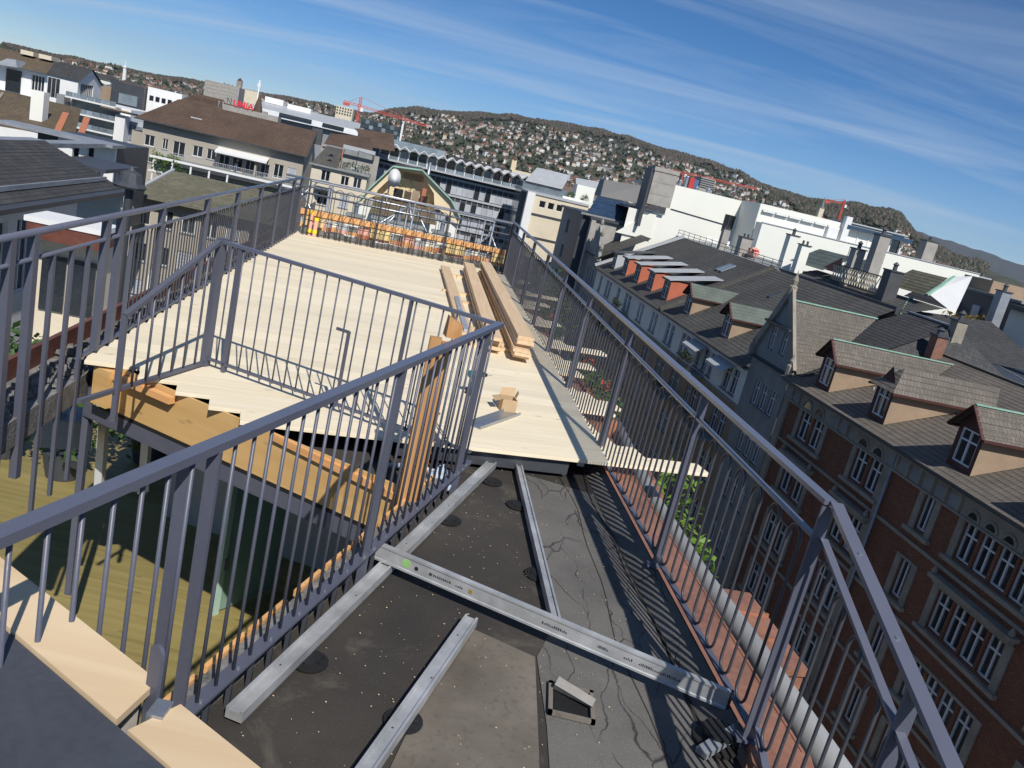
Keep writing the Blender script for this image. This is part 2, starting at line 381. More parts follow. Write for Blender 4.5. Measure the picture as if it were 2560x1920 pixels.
t = NT('far_house_wall'); r = t.rand(); t.col(t.ramp(r, [(0., (.72, .70, .66)), (.35, (.80, .79, .76)), (.6, (.62, .55, .44)), (.8, (.50, .47, .43)), (1., (.74, .66, .5))])); t.rough(.85); M['hwall'] = t.m
t = NT('far_house_roof'); r = t.rand(); t.col(t.ramp(r, [(0., (.11, .09, .08)), (.45, (.15, .10, .08)), (.75, (.24, .11, .07)), (1., (.10, .10, .10))])); t.rough(.85); M['hroof'] = t.m
# ------------------------------------------------------------------ own building: roof, deck, kerbs
def lfx(y): return -3.17 - .155 * (y - 5.36)          # left fence line
def rfx(y): return .86 - .15 * (y - 6.82)             # right fence line
RZ = -.20                                             # bitumen level
DE = Vector((math.cos(R(20.3)), math.sin(R(20.3)), 0)); DP = Vector((-DE.y, DE.x, 0))

rb = MB()
for poly in ([(-.30, 5.75), (-.98, 2.45), (-1.3, .2), (1.9, .2), (1.60, 2.0), (rfx(3.5), 3.5), (rfx(5.75), 5.75)],
             [(-3.16, 6.20), (-.60, 5.13), (-.30, 5.75), (rfx(5.75), 5.75), (rfx(18.2), 18.2), (lfx(18.2), 18.2), (lfx(6.6), 6.6)]):
    rb.prism([(x, y, RZ - .3) for x, y in poly], (0, 0, .3))
struct(rb.build('roof_slab', M['bitumen']))
rb = MB()                                              # old cracked sheet along the right side and in front of the level
rb.poly([(x, y, RZ + .006) for x, y in ((.20, 6.3), (.52, 4.05), (.44, 3.72), (.50, 3.2), (.62, 1.2), (1.7, 1.2), (rfx(3.3) - .12, 3.3), (rfx(6.2) - .12, 6.2))])
struct(rb.build('roof_cracked_sheet', M['cracked']))
rb = MB()
rb.poly([(x, y, RZ + .010) for x, y in ((.02, 3.86), (.43, 3.71), (.50, 2.4), (.62, 1.2), (-.30, 1.2), (-.12, 2.7))])
t = NT('worn_screed'); v = t.geo(); n1 = t.noise(v, 1.6, 6, .65); n2 = t.noise(v, 30, 3)
t.col(t.mix(t.ramp(n2, [(.55, 0.), (.75, .6)]), t.mix(t.ramp(n1, [(.3, 0.), (.7, 1.)]), (.10, .085, .068), (.20, .175, .145)), (.07, .062, .055))); t.rough(.92); t.bump(n2, .3, .006)
M['screed'] = t.m
struct(rb.build('roof_screed_patch', M['screed']))
# long thin dark ridges added to imitate the handrail shadows running with the edge
shadow_line = MB()
for dx, wob, r_ in ((-.36, .03, .004), (-.13, .02, .007)):
    pts = []
    for i in range(26):
        y = 1.3 + i * .215
        pts.append((rfx(y) + dx + wob * math.sin(y * 1.7 + dx * 40) + .015 * math.sin(y * 5.1 + dx * 9), y, RZ + .006))
    shadow_line.tube(pts, r_, 6)
shadow_line.build('rail_shadow_line', M['bitumen'], bpy.data.objects['roof_slab'], kind='stuff')

# the block below the terrace
body = MB()
for poly in ([(lfx(18.4), 18.4), (lfx(9.0), 9.0), (-.7, 8.4), (-.25, 5.6), (-1.0, 2.2), (-1.4, -2), (2.4, -2), (rfx(3.4) + .12, 3.4), (rfx(18.4) + .12, 18.4)],):
    body.prism([(x, y, GZ) for x, y in poly], (0, 0, RZ - .304 - GZ))
ob = thing('apartment_block', 'rendered apartment block whose flat roof carries the new wooden terrace', 'building', (0, 8, GZ))
body.build('wall', M['beige'], ob)

# kerb and copper edge on the street side
k = MB()
for i in range(16):
    y0 = 1.2 + i * 1.07; y1 = y0 + 1.07
    if y0 < 3.3: continue
    k.hexa([(rfx(y0) - .10, y0, RZ), (rfx(y0) + .02, y0, RZ), (rfx(y1) + .02, y1, RZ), (rfx(y1) - .10, y1, RZ),
            (rfx(y0) - .05, y0, -.15), (rfx(y0) + .02, y0, -.10), (rfx(y1) + .02, y1, -.10), (rfx(y1) - .05, y1, -.15)])
struct(k.build('roof_kerb', M['cracked']))
cs = thing('copper_flashing', 'stained copper edge flashing running along the street side of the roof', 'flashing', (1.1, 6, -.1))
yy = 1.6
for i in range(9):
    y0, y1 = 3.34 + i * 1.7, 3.34 + (i + 1) * 1.7 - .004; c = MB()
    a = lambda y, dx, z: (rfx(y) + dx, y, z)
    c.hexa([a(y0, .03, -.16), a(y0, .30, -.18), a(y1, .30, -.18), a(y1, .03, -.16), a(y0, .03, -.10), a(y0, .30, -.125), a(y1, .30, -.125), a(y1, .03, -.10)])
    c.hexa([a(y0, .30, -.34), a(y0, .315, -.34), a(y1, .315, -.34), a(y1, .30, -.34), a(y0, .30, -.12), a(y0, .315, -.12), a(y1, .315, -.12), a(y1, .30, -.12)])
    c.build('copper_sheet', M['copper'], cs)
c = MB(); c.hexa([(1.42, 3.33, -.16), (1.72, 3.33, -.18), (1.50, 1.2, -.18), (1.18, 1.2, -.16), (1.42, 3.33, -.10), (1.72, 3.33, -.12), (1.50, 1.2, -.12), (1.18, 1.2, -.10)]); c.build('copper_sheet', M['copper'], cs)
g = MB(); pts = [(1.30, 9.6, -.5), (1.50, 7.3, -.5), (1.72, 5.87, -.5), (1.93, 4.9, -.5), (2.2, 3.4, -.5)]
g.tube(pts, .085, 14); tag(g.build('gutter_pipe', M['grey'], loc=(1.7, 6, -.5), smooth=True), 'fat grey pipe running just outside the copper flashing', 'pipe')
sb = MB(); sb.tube([(1.36, 9.6, -.62), (1.78, 5.87, -.62), (2.2, 3.4, -.62)], .03, 6); sb.build('pipe_strap', M['dgrey'], bpy.data.objects['gutter_pipe'])
for lab, cs_ in (('copper clad dormer top outside the railing beside the green tree', [(1.33, 9.4), (1.80, 9.75), (1.90, 8.55), (1.60, 8.40)]),
                 ('copper clad dormer top outside the railing near its bend', [(2.10, 6.55), (2.42, 6.6), (2.62, 5.5), (2.28, 5.4)])):
    cx = sum(p[0] for p in cs_) / 4; cy = sum(p[1] for p in cs_) / 4
    r_ = thing('dormer', lab, 'dormer', (cx, cy, -1.8), group='copper dormers under the railing')
    c = MB(); c.prism([(x, y, -.94) for x, y in cs_], (0, 0, .05)); c.build('copper_roof', M['copper'], r_)
    c = MB(); c.prism([(cx + (x - cx) * .93, cy + (y - cy) * .95, -1.8) for x, y in cs_], (0, 0, .86)); c.build('copper_cheek', M['copper'], r_)
    for i in (1, 2):
        f = i / 3; c = MB(); p = [cs_[0][j] * (1 - f) + cs_[3][j] * f for j in (0, 1)]; q = [cs_[1][j] * (1 - f) + cs_[2][j] * f for j in (0, 1)]
        c.beam((*p, -.882), (*q, -.882), .02, .03); c.build('seam', M['copper'], r_)

# ---- deck boards
deck = thing('wooden_deck', 'new pale spruce deck of wide boards, ends left untrimmed', 'deck', (-1.5, 11, -.03))
def line_t(p, a, b): return (a + b * (p * DP.y) - p * DP.x) / (DE.x - b * DE.y)
ext = [.98, .40, .17, .10, .06, .04, .42, .55, .30, .12, .05, .04, .35, .25, .6, .2, .1, .05]
def board_mesh(L, wd, th):
    ch = .002; x = L / 2; y = wd / 2; b = MB()
    prof = [(-y, -th), (y, -th), (y, 0), (-y + ch, 0), (-y, -ch * .7)]
    b.prism([(-x, a, z) for a, z in prof], (L, 0, 0)); return b
PIT = .237
for k_ in range(48):
    p = 5.76 + PIT * (k_ + .5)
    t0 = line_t(p, -3.17 + .155 * 5.36, -.155) + .02; t1 = line_t(p, .86 + .15 * 6.82, -.15) + ext[k_ % len(ext)] - (0.0 if k_ < 3 else .02)
    if k_ < 4: t0 = ((-1.85, -2.14, -2.45, -2.80)[k_] - p * DP.x) / DE.x
    if k_ > 44: t1 = min(t1, 5.0)
    cuts = [t0, t1]
    j = t0 + (t1 - t0) * rnd.uniform(.3, .7)
    c = DP * p
    o = board_mesh(t1 - t0, PIT - .0006, .027).build('board', M['deck'], deck, loc=(0, 0, 0))
    o.matrix_basis = FR[deck.name].inverted() @ Matrix.Translation(c + DE * (t0 + t1) / 2) @ Matrix.Rotation(R(20.3), 4, 'Z')
for i, f in enumerate((.0, .25, .5, .75, 1.0)):           # joists under the boards
    b = MB(); a = Vector((lfx(6.9) + .15, 6.9, -.06)) .lerp(Vector((rfx(6.5) - .2, 6.5, -.06)), f); c = Vector((lfx(16.2) + .15, 16.2, -.06)).lerp(Vector((rfx(16.2) - .2, 16.2, -.06)), f)
    b.beam(a, c, .06, .06); b.build('joist', M['alu'], deck)
b = MB(); b.beam((-.75, 5.97, -.10), (.60, 6.44, -.10), .05, .12); b.build('edge_joist', M['dgrey'], deck)

# ---- loose aluminium rails and the spirit level
def channel(name, label, p, q, wd, ht, group='loose aluminium deck rails'):
    p = Vector(p); q = Vector(q); L = (q - p).length; c = (p + q) / 2; rz = math.atan2(q.y - p.y, q.x - p.x)
    b = MB(); x = L / 2; y = wd / 2; t_ = .004
    prof = [(-y, 0), (y, 0), (y, ht), (y - .012, ht), (y - .012, ht - .006), (y - t_ * 1.4, ht - .006), (y - t_ * 1.4, t_ * 4 + ht * .45), (-y + t_ * 1.4, t_ * 4 + ht * .45), (-y + t_ * 1.4, ht - .006), (-y + .012, ht - .006), (-y + .012, ht), (-y, ht)]
    b.prism([(-x, a, z) for a, z in prof], (L, 0, 0))
    root = thing(name, label, 'rail', (c.x, c.y, p.z), rz, group)
    b.build('profile', M['alu'], root, loc=(0, 0, 0))
    s_ = MB()
    for i in range(5):
        s_.cyl((-x + L * (i + .5) / 5, .008 * (-1) ** i), .005, ht * .45 + .012, ht * .45 + .018, 8)
    s_.build('screw', M['dgrey'], root, loc=(0, 0, 0)); return root
RT = -.172
channel('aluminium_rail', 'aluminium rail lying on the roof alongside the stairwell railing', (-.76, 2.75, RT), (-.01, 6.22, RT), .075, .05)
channel('aluminium_rail', 'aluminium rail coming out from under the front deck boards', (.14, 6.75, RT), (.53, 3.98, RT), .052, .05)
channel('aluminium_rail', 'aluminium rail at the bottom of the frame ending against the spirit level', (-.36, 1.9, RT), (.075, 3.84, RT), .07, .05)
for fi, (x, y) in enumerate(((.02, 5.95), (-.20, 5.08), (-.60, 3.25), (.24, 5.6), (.42, 4.6), (-.12, 3.0))):
    b = MB(); b.lathe((x, y), [(.085, RZ + .008), (.085, RZ + .016), (.045, RZ + .018), (.045, RT - .001)], 18)
    for q in range(8):
        a = q * math.pi / 4; b.box(x + .055 * math.cos(a) - .01, x + .055 * math.cos(a) + .01, y + .055 * math.sin(a) - .01, y + .055 * math.sin(a) + .01, RZ + .016, RZ + .024)
    o = b.build('plastic_pedestal', M['black'], loc=(x, y, RZ + .008))
    tag(o, 'round black plastic pedestal ' + ('at the far end of the rail beside the stairwell', 'at the middle of the rail beside the stairwell', 'at the near end of the rail beside the stairwell', 'close to the deck under the rail coming out of it', 'nearer the level under the rail coming out of the deck', 'under the rail at the bottom of the frame')[fi], 'pedestal', 'black pedestals under the aluminium rails')
sl = thing('spirit_level', 'long aluminium spirit level laid across the rails, green vial at its left end', 'spirit level', (.42, 3.87, RT + .052), math.atan2(-.70, 1.98))
L2 = 1.0
b = MB(); prof = [(-.016, 0), (.016, 0), (.016, .012), (.011, .016), (.011, .082), (.016, .086), (.016, .098), (-.016, .098), (-.016, .086), (-.011, .082), (-.011, .016), (-.016, .012)]
b.prism([(-L2, a, z) for a, z in prof], (2 * L2, 0, 0)); b.build('profile', M['alu'], sl, loc=(0, 0, 0))
def disc(x, z, r_, y=-.0125, th=.004, n=16):
    d = MB(); d.tube([(x, y, z), (x, y + th, z)], r_, n); return d
vm = plain('green_vial', (.30, .55, .18), .25, 0, .2, 30, 80, 0)
disc(-.80, .05, .026).build('vial', vm, sl, loc=(0, 0, 0)); disc(-.735, .045, .012).build('hole', M['black'], sl, loc=(0, 0, 0))
disc(-.40, .045, .013).build('hole', plain('brass_vial', (.32, .22, .06), .4), sl, loc=(0, 0, 0))
mk = MB()                                                # small worn lettering printed on the web
for x0, n_, w_ in ((-.655, 1, .018),):
    mk.box(x0, x0 + w_, -.0125, -.0105, .040, .056)
x = -.63
for i in range(9):
    w_ = (.008, .006, .009)[i % 3]; mk.box(x, x + w_, -.0125, -.0105, .042, .054); x += w_ + .005
for x0, n_ in ((.02, 14), (.33, 6), (.47, 5), (.55, 22), (-.49, 5)):
    x = x0
    for i in range(n_):
        w_ = rnd.choice((.004, .006, .008)); mk.box(x, x + w_, -.0125, -.0105, .040, .048 + rnd.choice((0, .006))); x += w_ + .004
mk.build('printed_scale', M['dgrey'], sl, loc=(0, 0, 0))
b = MB(); b.box(L2 - .001, L2 + .012, -.018, .018, -.002, .1); b.build('end_cap', M['black'], sl, loc=(0, 0, 0))

# clutter at the right end of the level: adjustable foot, offcuts
jf = thing('deck_pedestal', 'black adjustable pedestal and metal offcuts under the right end of the level', 'pedestal', (1.27, 3.30, RZ))
b = MB(); b.lathe((1.30, 3.36), [(.11, RZ + .006), (.11, RZ + .02), (.06, RZ + .03), (.06, -.14), (.08, -.135), (.08, -.12)], 16); b.build('foot', M['black'], jf)
b = MB(); b.beam((1.20, 3.22, -.165), (1.42, 3.42, -.12), .06, .03); b.build('bracket', M['zinc'], jf)
for q, (x, y) in enumerate(((1.05, 3.02), (1.22, 2.93))):
    b = MB(); b.beam((x, y, RZ + .02), (x + .14, y - .03 - .05 * q, RZ + .07), .10, .004); b.beam((x, y, RZ + .02), (x + .14, y - .03 - .05 * q, RZ + .07), .004, .05, off=(.05, .02)); b.build('sheet_offcut', M['galv'], jf)
# roof drain
dr = thing('roof_drain', 'square sunken roof drain with a broken slab propped over it', 'drain', (.60, 3.40, RZ))
b = MB()
for (x0, x1, y0, y1) in ((.50, .72, 3.27, 3.29), (.50, .72, 3.49, 3.51), (.50, .52, 3.27, 3.51), (.70, .72, 3.27, 3.51)): b.box(x0, x1, y0, y1, RZ + .012, RZ + .03)
b.build('rim', M['screed'], dr); b = MB(); b.box(.53, .69, 3.30, 3.48, RZ + .011, RZ + .014); b.build('opening', M['black'], dr)
b = MB(); b.hexa([(.52, 3.46, RZ + .02), (.71, 3.38, RZ + .02), (.72, 3.44, RZ + .02), (.54, 3.52, RZ + .02), (.52, 3.43, RZ + .065), (.70, 3.35, RZ + .05), (.72, 3.40, RZ + .06), (.54, 3.49, RZ + .075)]); b.build('broken_slab', M['concrete'], dr)

# grit and wood chips strewn on the membrane
gr = MB()
for i in range(420):
    u = rnd.random(); y = 2.4 + 4.0 * rnd.random(); x = -.9 + .21 * (y - 2.4) + (1.0 + .55) * rnd.random()
    if x > rfx(y) - .2: continue
    s_ = rnd.uniform(.0015, .005); a = rnd.random() * 6.28
    gr.poly([(x + s_ * math.cos(a + q * 1.57), y + s_ * math.sin(a + q * 1.57), RZ + .012 + rnd.random() * .002) for q in range(4)])
gr.build('grit', M['lumber'], kind='stuff'); tag(bpy.data.objects['grit'], 'pale grit and wood chips strewn over the black membrane', 'grit')
# ------------------------------------------------------------------ railings
def stadium(wd, z0, z1, r, n=6, seg=7):
    b = MB(); h = wd / 2; pts = []
    for i in range(seg + 1):
        a = math.pi * i / seg; pts.append((h * math.cos(a), 0, z1 - h + h * math.sin(a)))
    for i in range(seg + 1):
        a = math.pi + math.pi * i / seg; pts.append((h * math.cos(a), 0, z0 + h + h * math.sin(a)))
    b.tube(pts, r, n, True); return b
def hoop(wd, z0, z1, r, n=5, seg=8):
    b = MB(); h = wd / 2; pts = [(h, 0, z0)]
    for i in range(seg + 1):
        a = math.pi * i / seg; pts.append((h * math.cos(a), 0, z1 - h + h * math.sin(a)))
    pts.append((-h, 0, z0)); b.tube(pts, r, n); return b
def put(o, parent, p, rz):
    o.matrix_basis = FR[parent.name].inverted() @ Matrix.Translation(Vector(p)) @ Matrix.Rotation(rz, 4, 'Z')

# street side
rf = thing('street_railing', 'long grey steel railing with looped bars along the street edge', 'railing', (.86, 6.82, -.1))
RA = math.atan2(1, -.15); rfP = lambda y, z, d=0: (rfx(y) + d, y, z)
proto = None
y = 3.42
while y < 17.8:
    if proto is None:
        proto = stadium(.112, -.02, .895, .0075).build('looped_bar', M['steel_dk'], rf, loc=(0, 0, 0), smooth=True); o = proto
    else: o = proto.copy(); col.objects.link(o)
    put(o, rf, rfP(y + .056, 0, .02), RA); y += .222
for y in (3.31, 4.93, 6.90, 8.72, 10.4, 12.1, 13.8, 15.5, 17.3):
    b = MB(); b.hexa([rfP(y - .006, -.36, .0), rfP(y - .006, -.36, .06), rfP(y + .006, -.36, .06), rfP(y + .006, -.36, .0), rfP(y - .006, 1.06, .0), rfP(y - .006, 1.06, .05), rfP(y + .006, 1.06, .05), rfP(y + .006, 1.06, .0)])
    o = b.build('post', M['steel'], rf)
    c = MB(); c.beam(rfP(y, -.10, -.03), rfP(y, -.10, .09), .07, .012); c.build('foot_plate', M['steel'], o)
b = MB(); b.beam(rfP(3.31, 1.08, .03), rfP(17.6, 1.08, .03), .055, .022); b.build('handrail', M['rail'], rf)
b = MB(); b.beam(rfP(3.31, .915, .02), rfP(17.6, .915, .02), .034, .014); b.build('upper_bar', M['rail'], rf)
b = MB(); b.beam(rfP(3.31, -.035, .02), rfP(17.6, -.035, .02), .034, .014); b.build('lower_bar', M['steel'], rf)
# the short return towards the camera after the bend
B0 = Vector((1.44, 3.31, 0)); B1 = Vector((1.45, 1.35, -.44)); bd = (B1 - B0).normalized(); ba = math.atan2(bd.y, bd.x)
for i in range(9):
    o = proto.copy(); col.objects.link(o); put(o, rf, B0 + bd * (.12 + .222 * i), ba)
for nm, z, wd, ht in (('handrail', 1.08, .055, .022), ('upper_bar', .915, .034, .014), ('lower_bar', -.035, .034, .014)):
    b = MB(); b.beam(B0 + Vector((0, 0, z)), B1 + Vector((0, 0, z)), wd, ht); b.build(nm, M['rail'], rf)
for d in (1.0,):
    p = B0 + bd * d; b = MB(); b.beam(p + Vector((0, 0, -.36)), p + Vector((0, 0, 1.07)), .055, .012, up=Vector((bd.x, bd.y, 0))); b.build('post', M['steel'], rf)
b = MB()
for d in (.35, .8, 1.4): b.cyl((B0 + bd * d)[:2], .009, 1.088 + (bd * d).z, 1.096 + (bd * d).z, 8)
b.build('bolt', M['galv'], rf)

# courtyard side
lf = thing('courtyard_railing', 'grey railing with round handrail along the courtyard edge of the deck', 'railing', (-3.5, 8, -.1))
LA = math.atan2(1, -.155); lfP = lambda y, z, d=0: (lfx(y) + d, y, z)
lp = None; y = 7.0
while y < 16.0:
    if lp is None: lp = stadium(.10, .03, .90, .0075).build('looped_bar', M['steel_dk'], lf, loc=(0, 0, 0), smooth=True); o = lp
    else: o = lp.copy(); col.objects.link(o)
    put(o, lf, lfP(y, 0), LA); y += .2
b = MB(); b.tube([lfP(3.6, 1.07), lfP(16.15, 1.07)], .024, 12); b.build('handrail', M['rail'], lf, smooth=True)
b = MB(); b.tube([lfP(3.6, .90), lfP(16.15, .90)], .015, 8); b.build('upper_bar', M['rail'], lf, smooth=True)
b = MB(); b.beam(lfP(6.0, .02), lfP(16.15, .02), .035, .02); b.build('lower_bar', M['steel'], lf)
for y in (7.6, 9.2, 10.7, 12.2, 13.7, 15.2, 16.1):
    b = MB(); b.beam(lfP(y, -.25), lfP(y, 1.06), .05, .05, up=(0, 1, 0)); b.build('post', M['steel'], lf)
for i, y in enumerate((3.85, 4.15, 4.45, 4.75, 5.05, 5.35, 5.65, 5.95, 6.25, 6.55, 6.85)):
    wd = .052 if i in (3, 4, 8, 9) else .028
    zb = {3: -.6, 4: -.6, 8: -2.2}.get(i, -1.0 if i < 8 else -.2)
    b = MB(); b.beam(lfP(y, zb), lfP(y, 1.06 if wd > .04 else .9), wd, wd, up=(0, 1, 0)); b.build('post' if wd > .04 else 'upright_bar', M['steel'], lf)

# stairwell guard
G1 = Vector((-2.52, 6.53, 0)); G2 = Vector((-.18, 5.76, 0)); G3 = Vector((-.88, 2.47, 0)); G4 = Vector((-1.17, 1.15, 0)); GQ = Vector((-2.68, 5.42, 0))
gd = thing('stairwell_railing', 'dark grey flat bar railing enclosing the open stairwell in the deck', 'railing', (-.6, 4.5, -.2))
Z = lambda p, z: Vector((p.x, p.y, z))
def bars(A, B, z0, z1, sp, r=.0075, skip=(), zz=None):
    n = max(2, int(round((B - A).length / sp)))
    for i in range(1, n):
        if i in skip: continue
        p = A.lerp(B, i / n); zt = z1 if zz is None else zz(i / n)
        b = MB(); b.tube([Z(p, z0), Z(p, zt)], r, 6); b.build('bar', M['steel'], gd, smooth=True)
def post(P, d, z0, z1, wd=.046, th=.014):
    b = MB(); b.beam(Z(P, z0), Z(P, z1), wd, th, up=d); return b.build('post', M['steel'], gd)
dA = (G3 - G2).normalized(); dB = (G2 - G1).normalized()
b = MB(); b.beam(Z(G2, 1.05) - dA * .02, Z(G4, 1.05), .052, .03); b.build('handrail', M['rail'], gd)
b = MB(); b.beam(Z(G1, 1.048), Z(G2, 1.048), .040, .026); b.build('handrail', M['rail'], gd)
b = MB(); b.beam(Z(G2, 0) - dA * .0, Z(G3, 0), .062, .012); b.build('bottom_flat', M['steel'], gd)
b = MB(); b.beam(Z(G1, .07), Z(G2, .07), .03, .02); b.build('bottom_flat', M['steel'], gd)
bars(G2, G3, 0, 1.04, .118); bars(G1, G2, .05, 1.04, .112, .0065); bars(G3, G4, -.05, 1.04, .115, .008)
for d in (.26, 1.80): post(G2 + dA * d, dA, -.2, 1.036)
post(G3, dA, -.2, 1.036); post(G3 + dA * .10 + Vector((-.03, 0, 0)), dA, -.15, 1.036)
post(G1.lerp(G2, .71), dB, .02, 1.036); post(G1 + dB * .19, dB, .0, 1.036, .03, .03); post(G1, dB, -.02, 1.075, .07, .05)
b = MB(); p = G1.lerp(G2, .475); q = G1.lerp(G2, .52); b.beam(Z(p, .655), Z(q, .655), .016, .022); b.beam(Z(q, .05), Z(q, .66), .03, .016, up=dB); b.build('latch', M['steel'], gd)
b = MB(); b.beam(Z(G1, 1.06), Z(GQ, .575), .04, .03); b.beam(Z(GQ, .58), Z(GQ, -.2), .036, .036, up=(0, 1, 0)); b.build('sloped_handrail', M['steel'], gd)
b = MB(); b.beam(Z(G1, .03), Z(Vector((-2.75, 5.07, 0)), .03), .03, .03); b.build('bottom_flat', M['steel'], gd)
bars(G1, GQ, .03, 1, .16, .010, zz=lambda f: 1.05 - .48 * f)
b = MB()
for i in range(14):
    p = G2.lerp(G3, (i + .5) / 14); b.lathe((p.x + .012, p.y), [(.007, .005), (.007, .013)], 8)
for d in (.22, .32, 1.74, 1.86): b.lathe((G2 + dA * d + Vector((.02, 0, 0)))[:2], [(.011, .005), (.011, .016)], 8)
b.build('bolt', M['galv'], gd)
b = MB()
for d in (0, .115): 
    p = G3 + dA * d; b.box(p.x - .05, p.x + .05, p.y - .05, p.y + .05, -.205, -.185)
b.build('base_plate', M['galv'], gd)
for i in range(22):
    b = MB(); p = G2.lerp(G3, (i + .5) / 22); b.beam((p.x - .02, p.y, RZ), (p.x - .02, p.y, -.006), .02, .02); b.build('support_lug', M['steel_dk'], gd)

# stairwell kerb: torn membrane upstand with a strip of orange timber
kb = thing('stairwell_kerb', 'bitumen covered kerb with an orange timber edge around the stairwell', 'kerb', (-.6, 4, RZ))
off = Vector((-.10, .02, 0))
b = MB(); A_ = G2 + off + dA * .25; B_ = G3 + off
b.beam(Z(A_, RZ + .06), Z(B_, RZ + .06), .06, .12); b.build('membrane_upstand', M['gravel'], kb)
b = MB()
for i in range(9):
    p = A_.lerp(B_, i / 9 + .004); q = A_.lerp(B_, (i + 1) / 9 - .006 - .01 * (i % 3)); b = MB(); o_ = Vector((-.045, .008, 0))
    b.beam(Z(p + o_, RZ + .115 + .004 * (i % 2)), Z(q + o_, RZ + .118), .022, .035); b.build('timber_strip', M['orangew'], kb)

# plywood lining and steel beam at the back of the well
W0 = Vector((-3.14, 6.14, 0)); W1 = Vector((-.58, 5.075, 0)); wd_ = (W1 - W0).normalized(); wn_ = Vector((wd_.y, -wd_.x, 0))
wl = thing('stairwell_lining', 'plywood lining above a grey steel beam at the back of the stairwell', 'lining', tuple(Z(W0.lerp(W1, .5), -1)), math.atan2(wd_.y, wd_.x))
for i, (f0, f1, zt) in enumerate(((.0, .49, -.035), (.492, 1.0, -.035))):
    b = MB(); b.beam(Z(W0.lerp(W1, f0), -.21), Z(W0.lerp(W1, f1), -.21), .018, .36); b.build('plywood_sheet', M['ply'], wl)
b = MB(); b.beam(Z(W0.lerp(W1, .62), -.045) + wn_ * .025, Z(W1, -.10) + wn_ * .025, .03, .05); b.build('top_batten', M['orangew'], wl)
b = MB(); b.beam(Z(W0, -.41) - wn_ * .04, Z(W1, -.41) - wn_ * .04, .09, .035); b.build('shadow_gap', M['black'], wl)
b = MB(); b.beam(Z(W0 - wd_ * .2, -.48), Z(W1 + wd_ * .1, -.48), .012, .11); b.beam(Z(W0 - wd_ * .2, -.54) - wn_ * .06, Z(W1 + wd_ * .1, -.54) - wn_ * .06, .13, .012); b.build('steel_beam', M['steel'], wl)
b = MB(); b.beam(Z(W0, -.09) + wn_ * .05, Z(W0.lerp(W1, .28), -.09) + wn_ * .05, .06, .05); b.build('corner_batten', M['orangew'], wl)
b = MB(); b.beam(Z(W0, -.2) + wn_ * .06, Z(W0.lerp(W1, .06), -.2) + wn_ * .06, .10, .30); b.build('corner_block', M['ply'], wl)

# rooms under the terrace
lo = MB()
for i in range(42):
    y0 = 1.4 + i * .26
    lo.box(-7.2, -.2, y0, y0 + .255, -2.79, -2.75)
fl = struct(MB().build('lower_floor', M['olivefloor'])) if False else None
lfz = thing('lower_terrace_floor', 'olive brown plank floor one storey below, seen through the stairwell', 'floor', (-4, 6, -2.79))
del lfz['label'], lfz['category']; lfz['kind'] = 'structure'
fp = None
for i in range(40):
    b = MB()
    if fp is None:
        b.box(-3.5, 3.5, -.13, .129, -.02, .02); fp = b.build('plank', M['olivefloor'], lfz, loc=(0, 0, 0)); o = fp
    else: o = fp.copy(); col.objects.link(o)
    put(o, lfz, (-3.7, 1.5 + i * .262, -2.77), 0)
iw = MB(); iw.box(-.75, -.6, 2.2, 12, -2.75, RZ - .31)
iw.hexa([(-1.0, 1.9, -2.75), (-.9, 1.9, -2.75), (-.2, 5.7, -2.75), (-.3, 5.7, -2.75), (-1.0, 1.9, RZ - .31), (-.9, 1.9, RZ - .31), (-.2, 5.7, RZ - .31), (-.3, 5.7, RZ - .31)])
iw.box(-3.0, -.6, 9.0, 9.15, -2.75, RZ - .31)
struct(iw.build('lower_room_wall', M['grey']))
gdr = thing('glass_door', 'greenish frameless glass door leaf standing open in the room below', 'door', (-2.35, 7.3, -2.75), R(62))
gg = NT('green_edge_glass'); gg.col((.30, .48, .40)); gg.rough(.08); gg.b.inputs['Transmission Weight'].default_value = .35
b = MB(); b.box(0, .75, -.006, .006, .03, 2.0); b.build('pane', gg.m, gdr, loc=(0, 0, 0))
b = MB(); b.box(-.06, 0, -.02, .02, .0, 2.05); b.build('frame', plain('mint_frame', (.42, .58, .50), .4), gdr, loc=(0, 0, 0))
b = MB(); b.box(-.03, .03, -.03, .03, .5, .62); b.build('hinge', M['galv'], gdr, loc=(0, 0, 0))
wf = thing('white_window_frame', 'white metal window frame under the left end of the steel beam', 'window', (-3.6, 7.0, -2.7))
for a, c in (((-3.52, 7.0, -1.6), (-3.42, 6.75, -.75)), ((-3.52, 7.0, -1.55), (-3.15, 7.2, -1.52)), ((-3.2, 7.2, -1.6), (-3.12, 6.95, -.75))):
    b = MB(); b.beam(a, c, .07, .07, up=(0, 1, 0) if abs(a[2] - c[2]) > .3 else (0, 0, 1)); b.build('frame_bar', M['white'], wf)
b = MB(); b.beam((-3.1, 6.3, -.28), (-3.12, 6.25, -.55), .12, .10, up=(0, 1, 0)); tag(b.build('downpipe_elbow', M['white'], loc=(-3.1, 6.3, -.5)), 'short white pipe end under the corner of the deck', 'pipe')
hd = MB(); hd.prism([(-3.95, 6.7, -.95), (-3.55, 6.75, -.95), (-3.35, 6.45, -.95), (-3.7, 6.3, -.95)], (0, 0, .25)); hd.prism([(-3.7, 6.52, -.70), (-3.66, 6.56, -.70), (-3.62, 6.52, -.70)], (0, 0, .1))
tag(hd.build('corner_flashing', M['zinc'], loc=(-3.6, 6.5, -.95)), 'folded grey metal flashing at the corner below the courtyard railing', 'flashing')

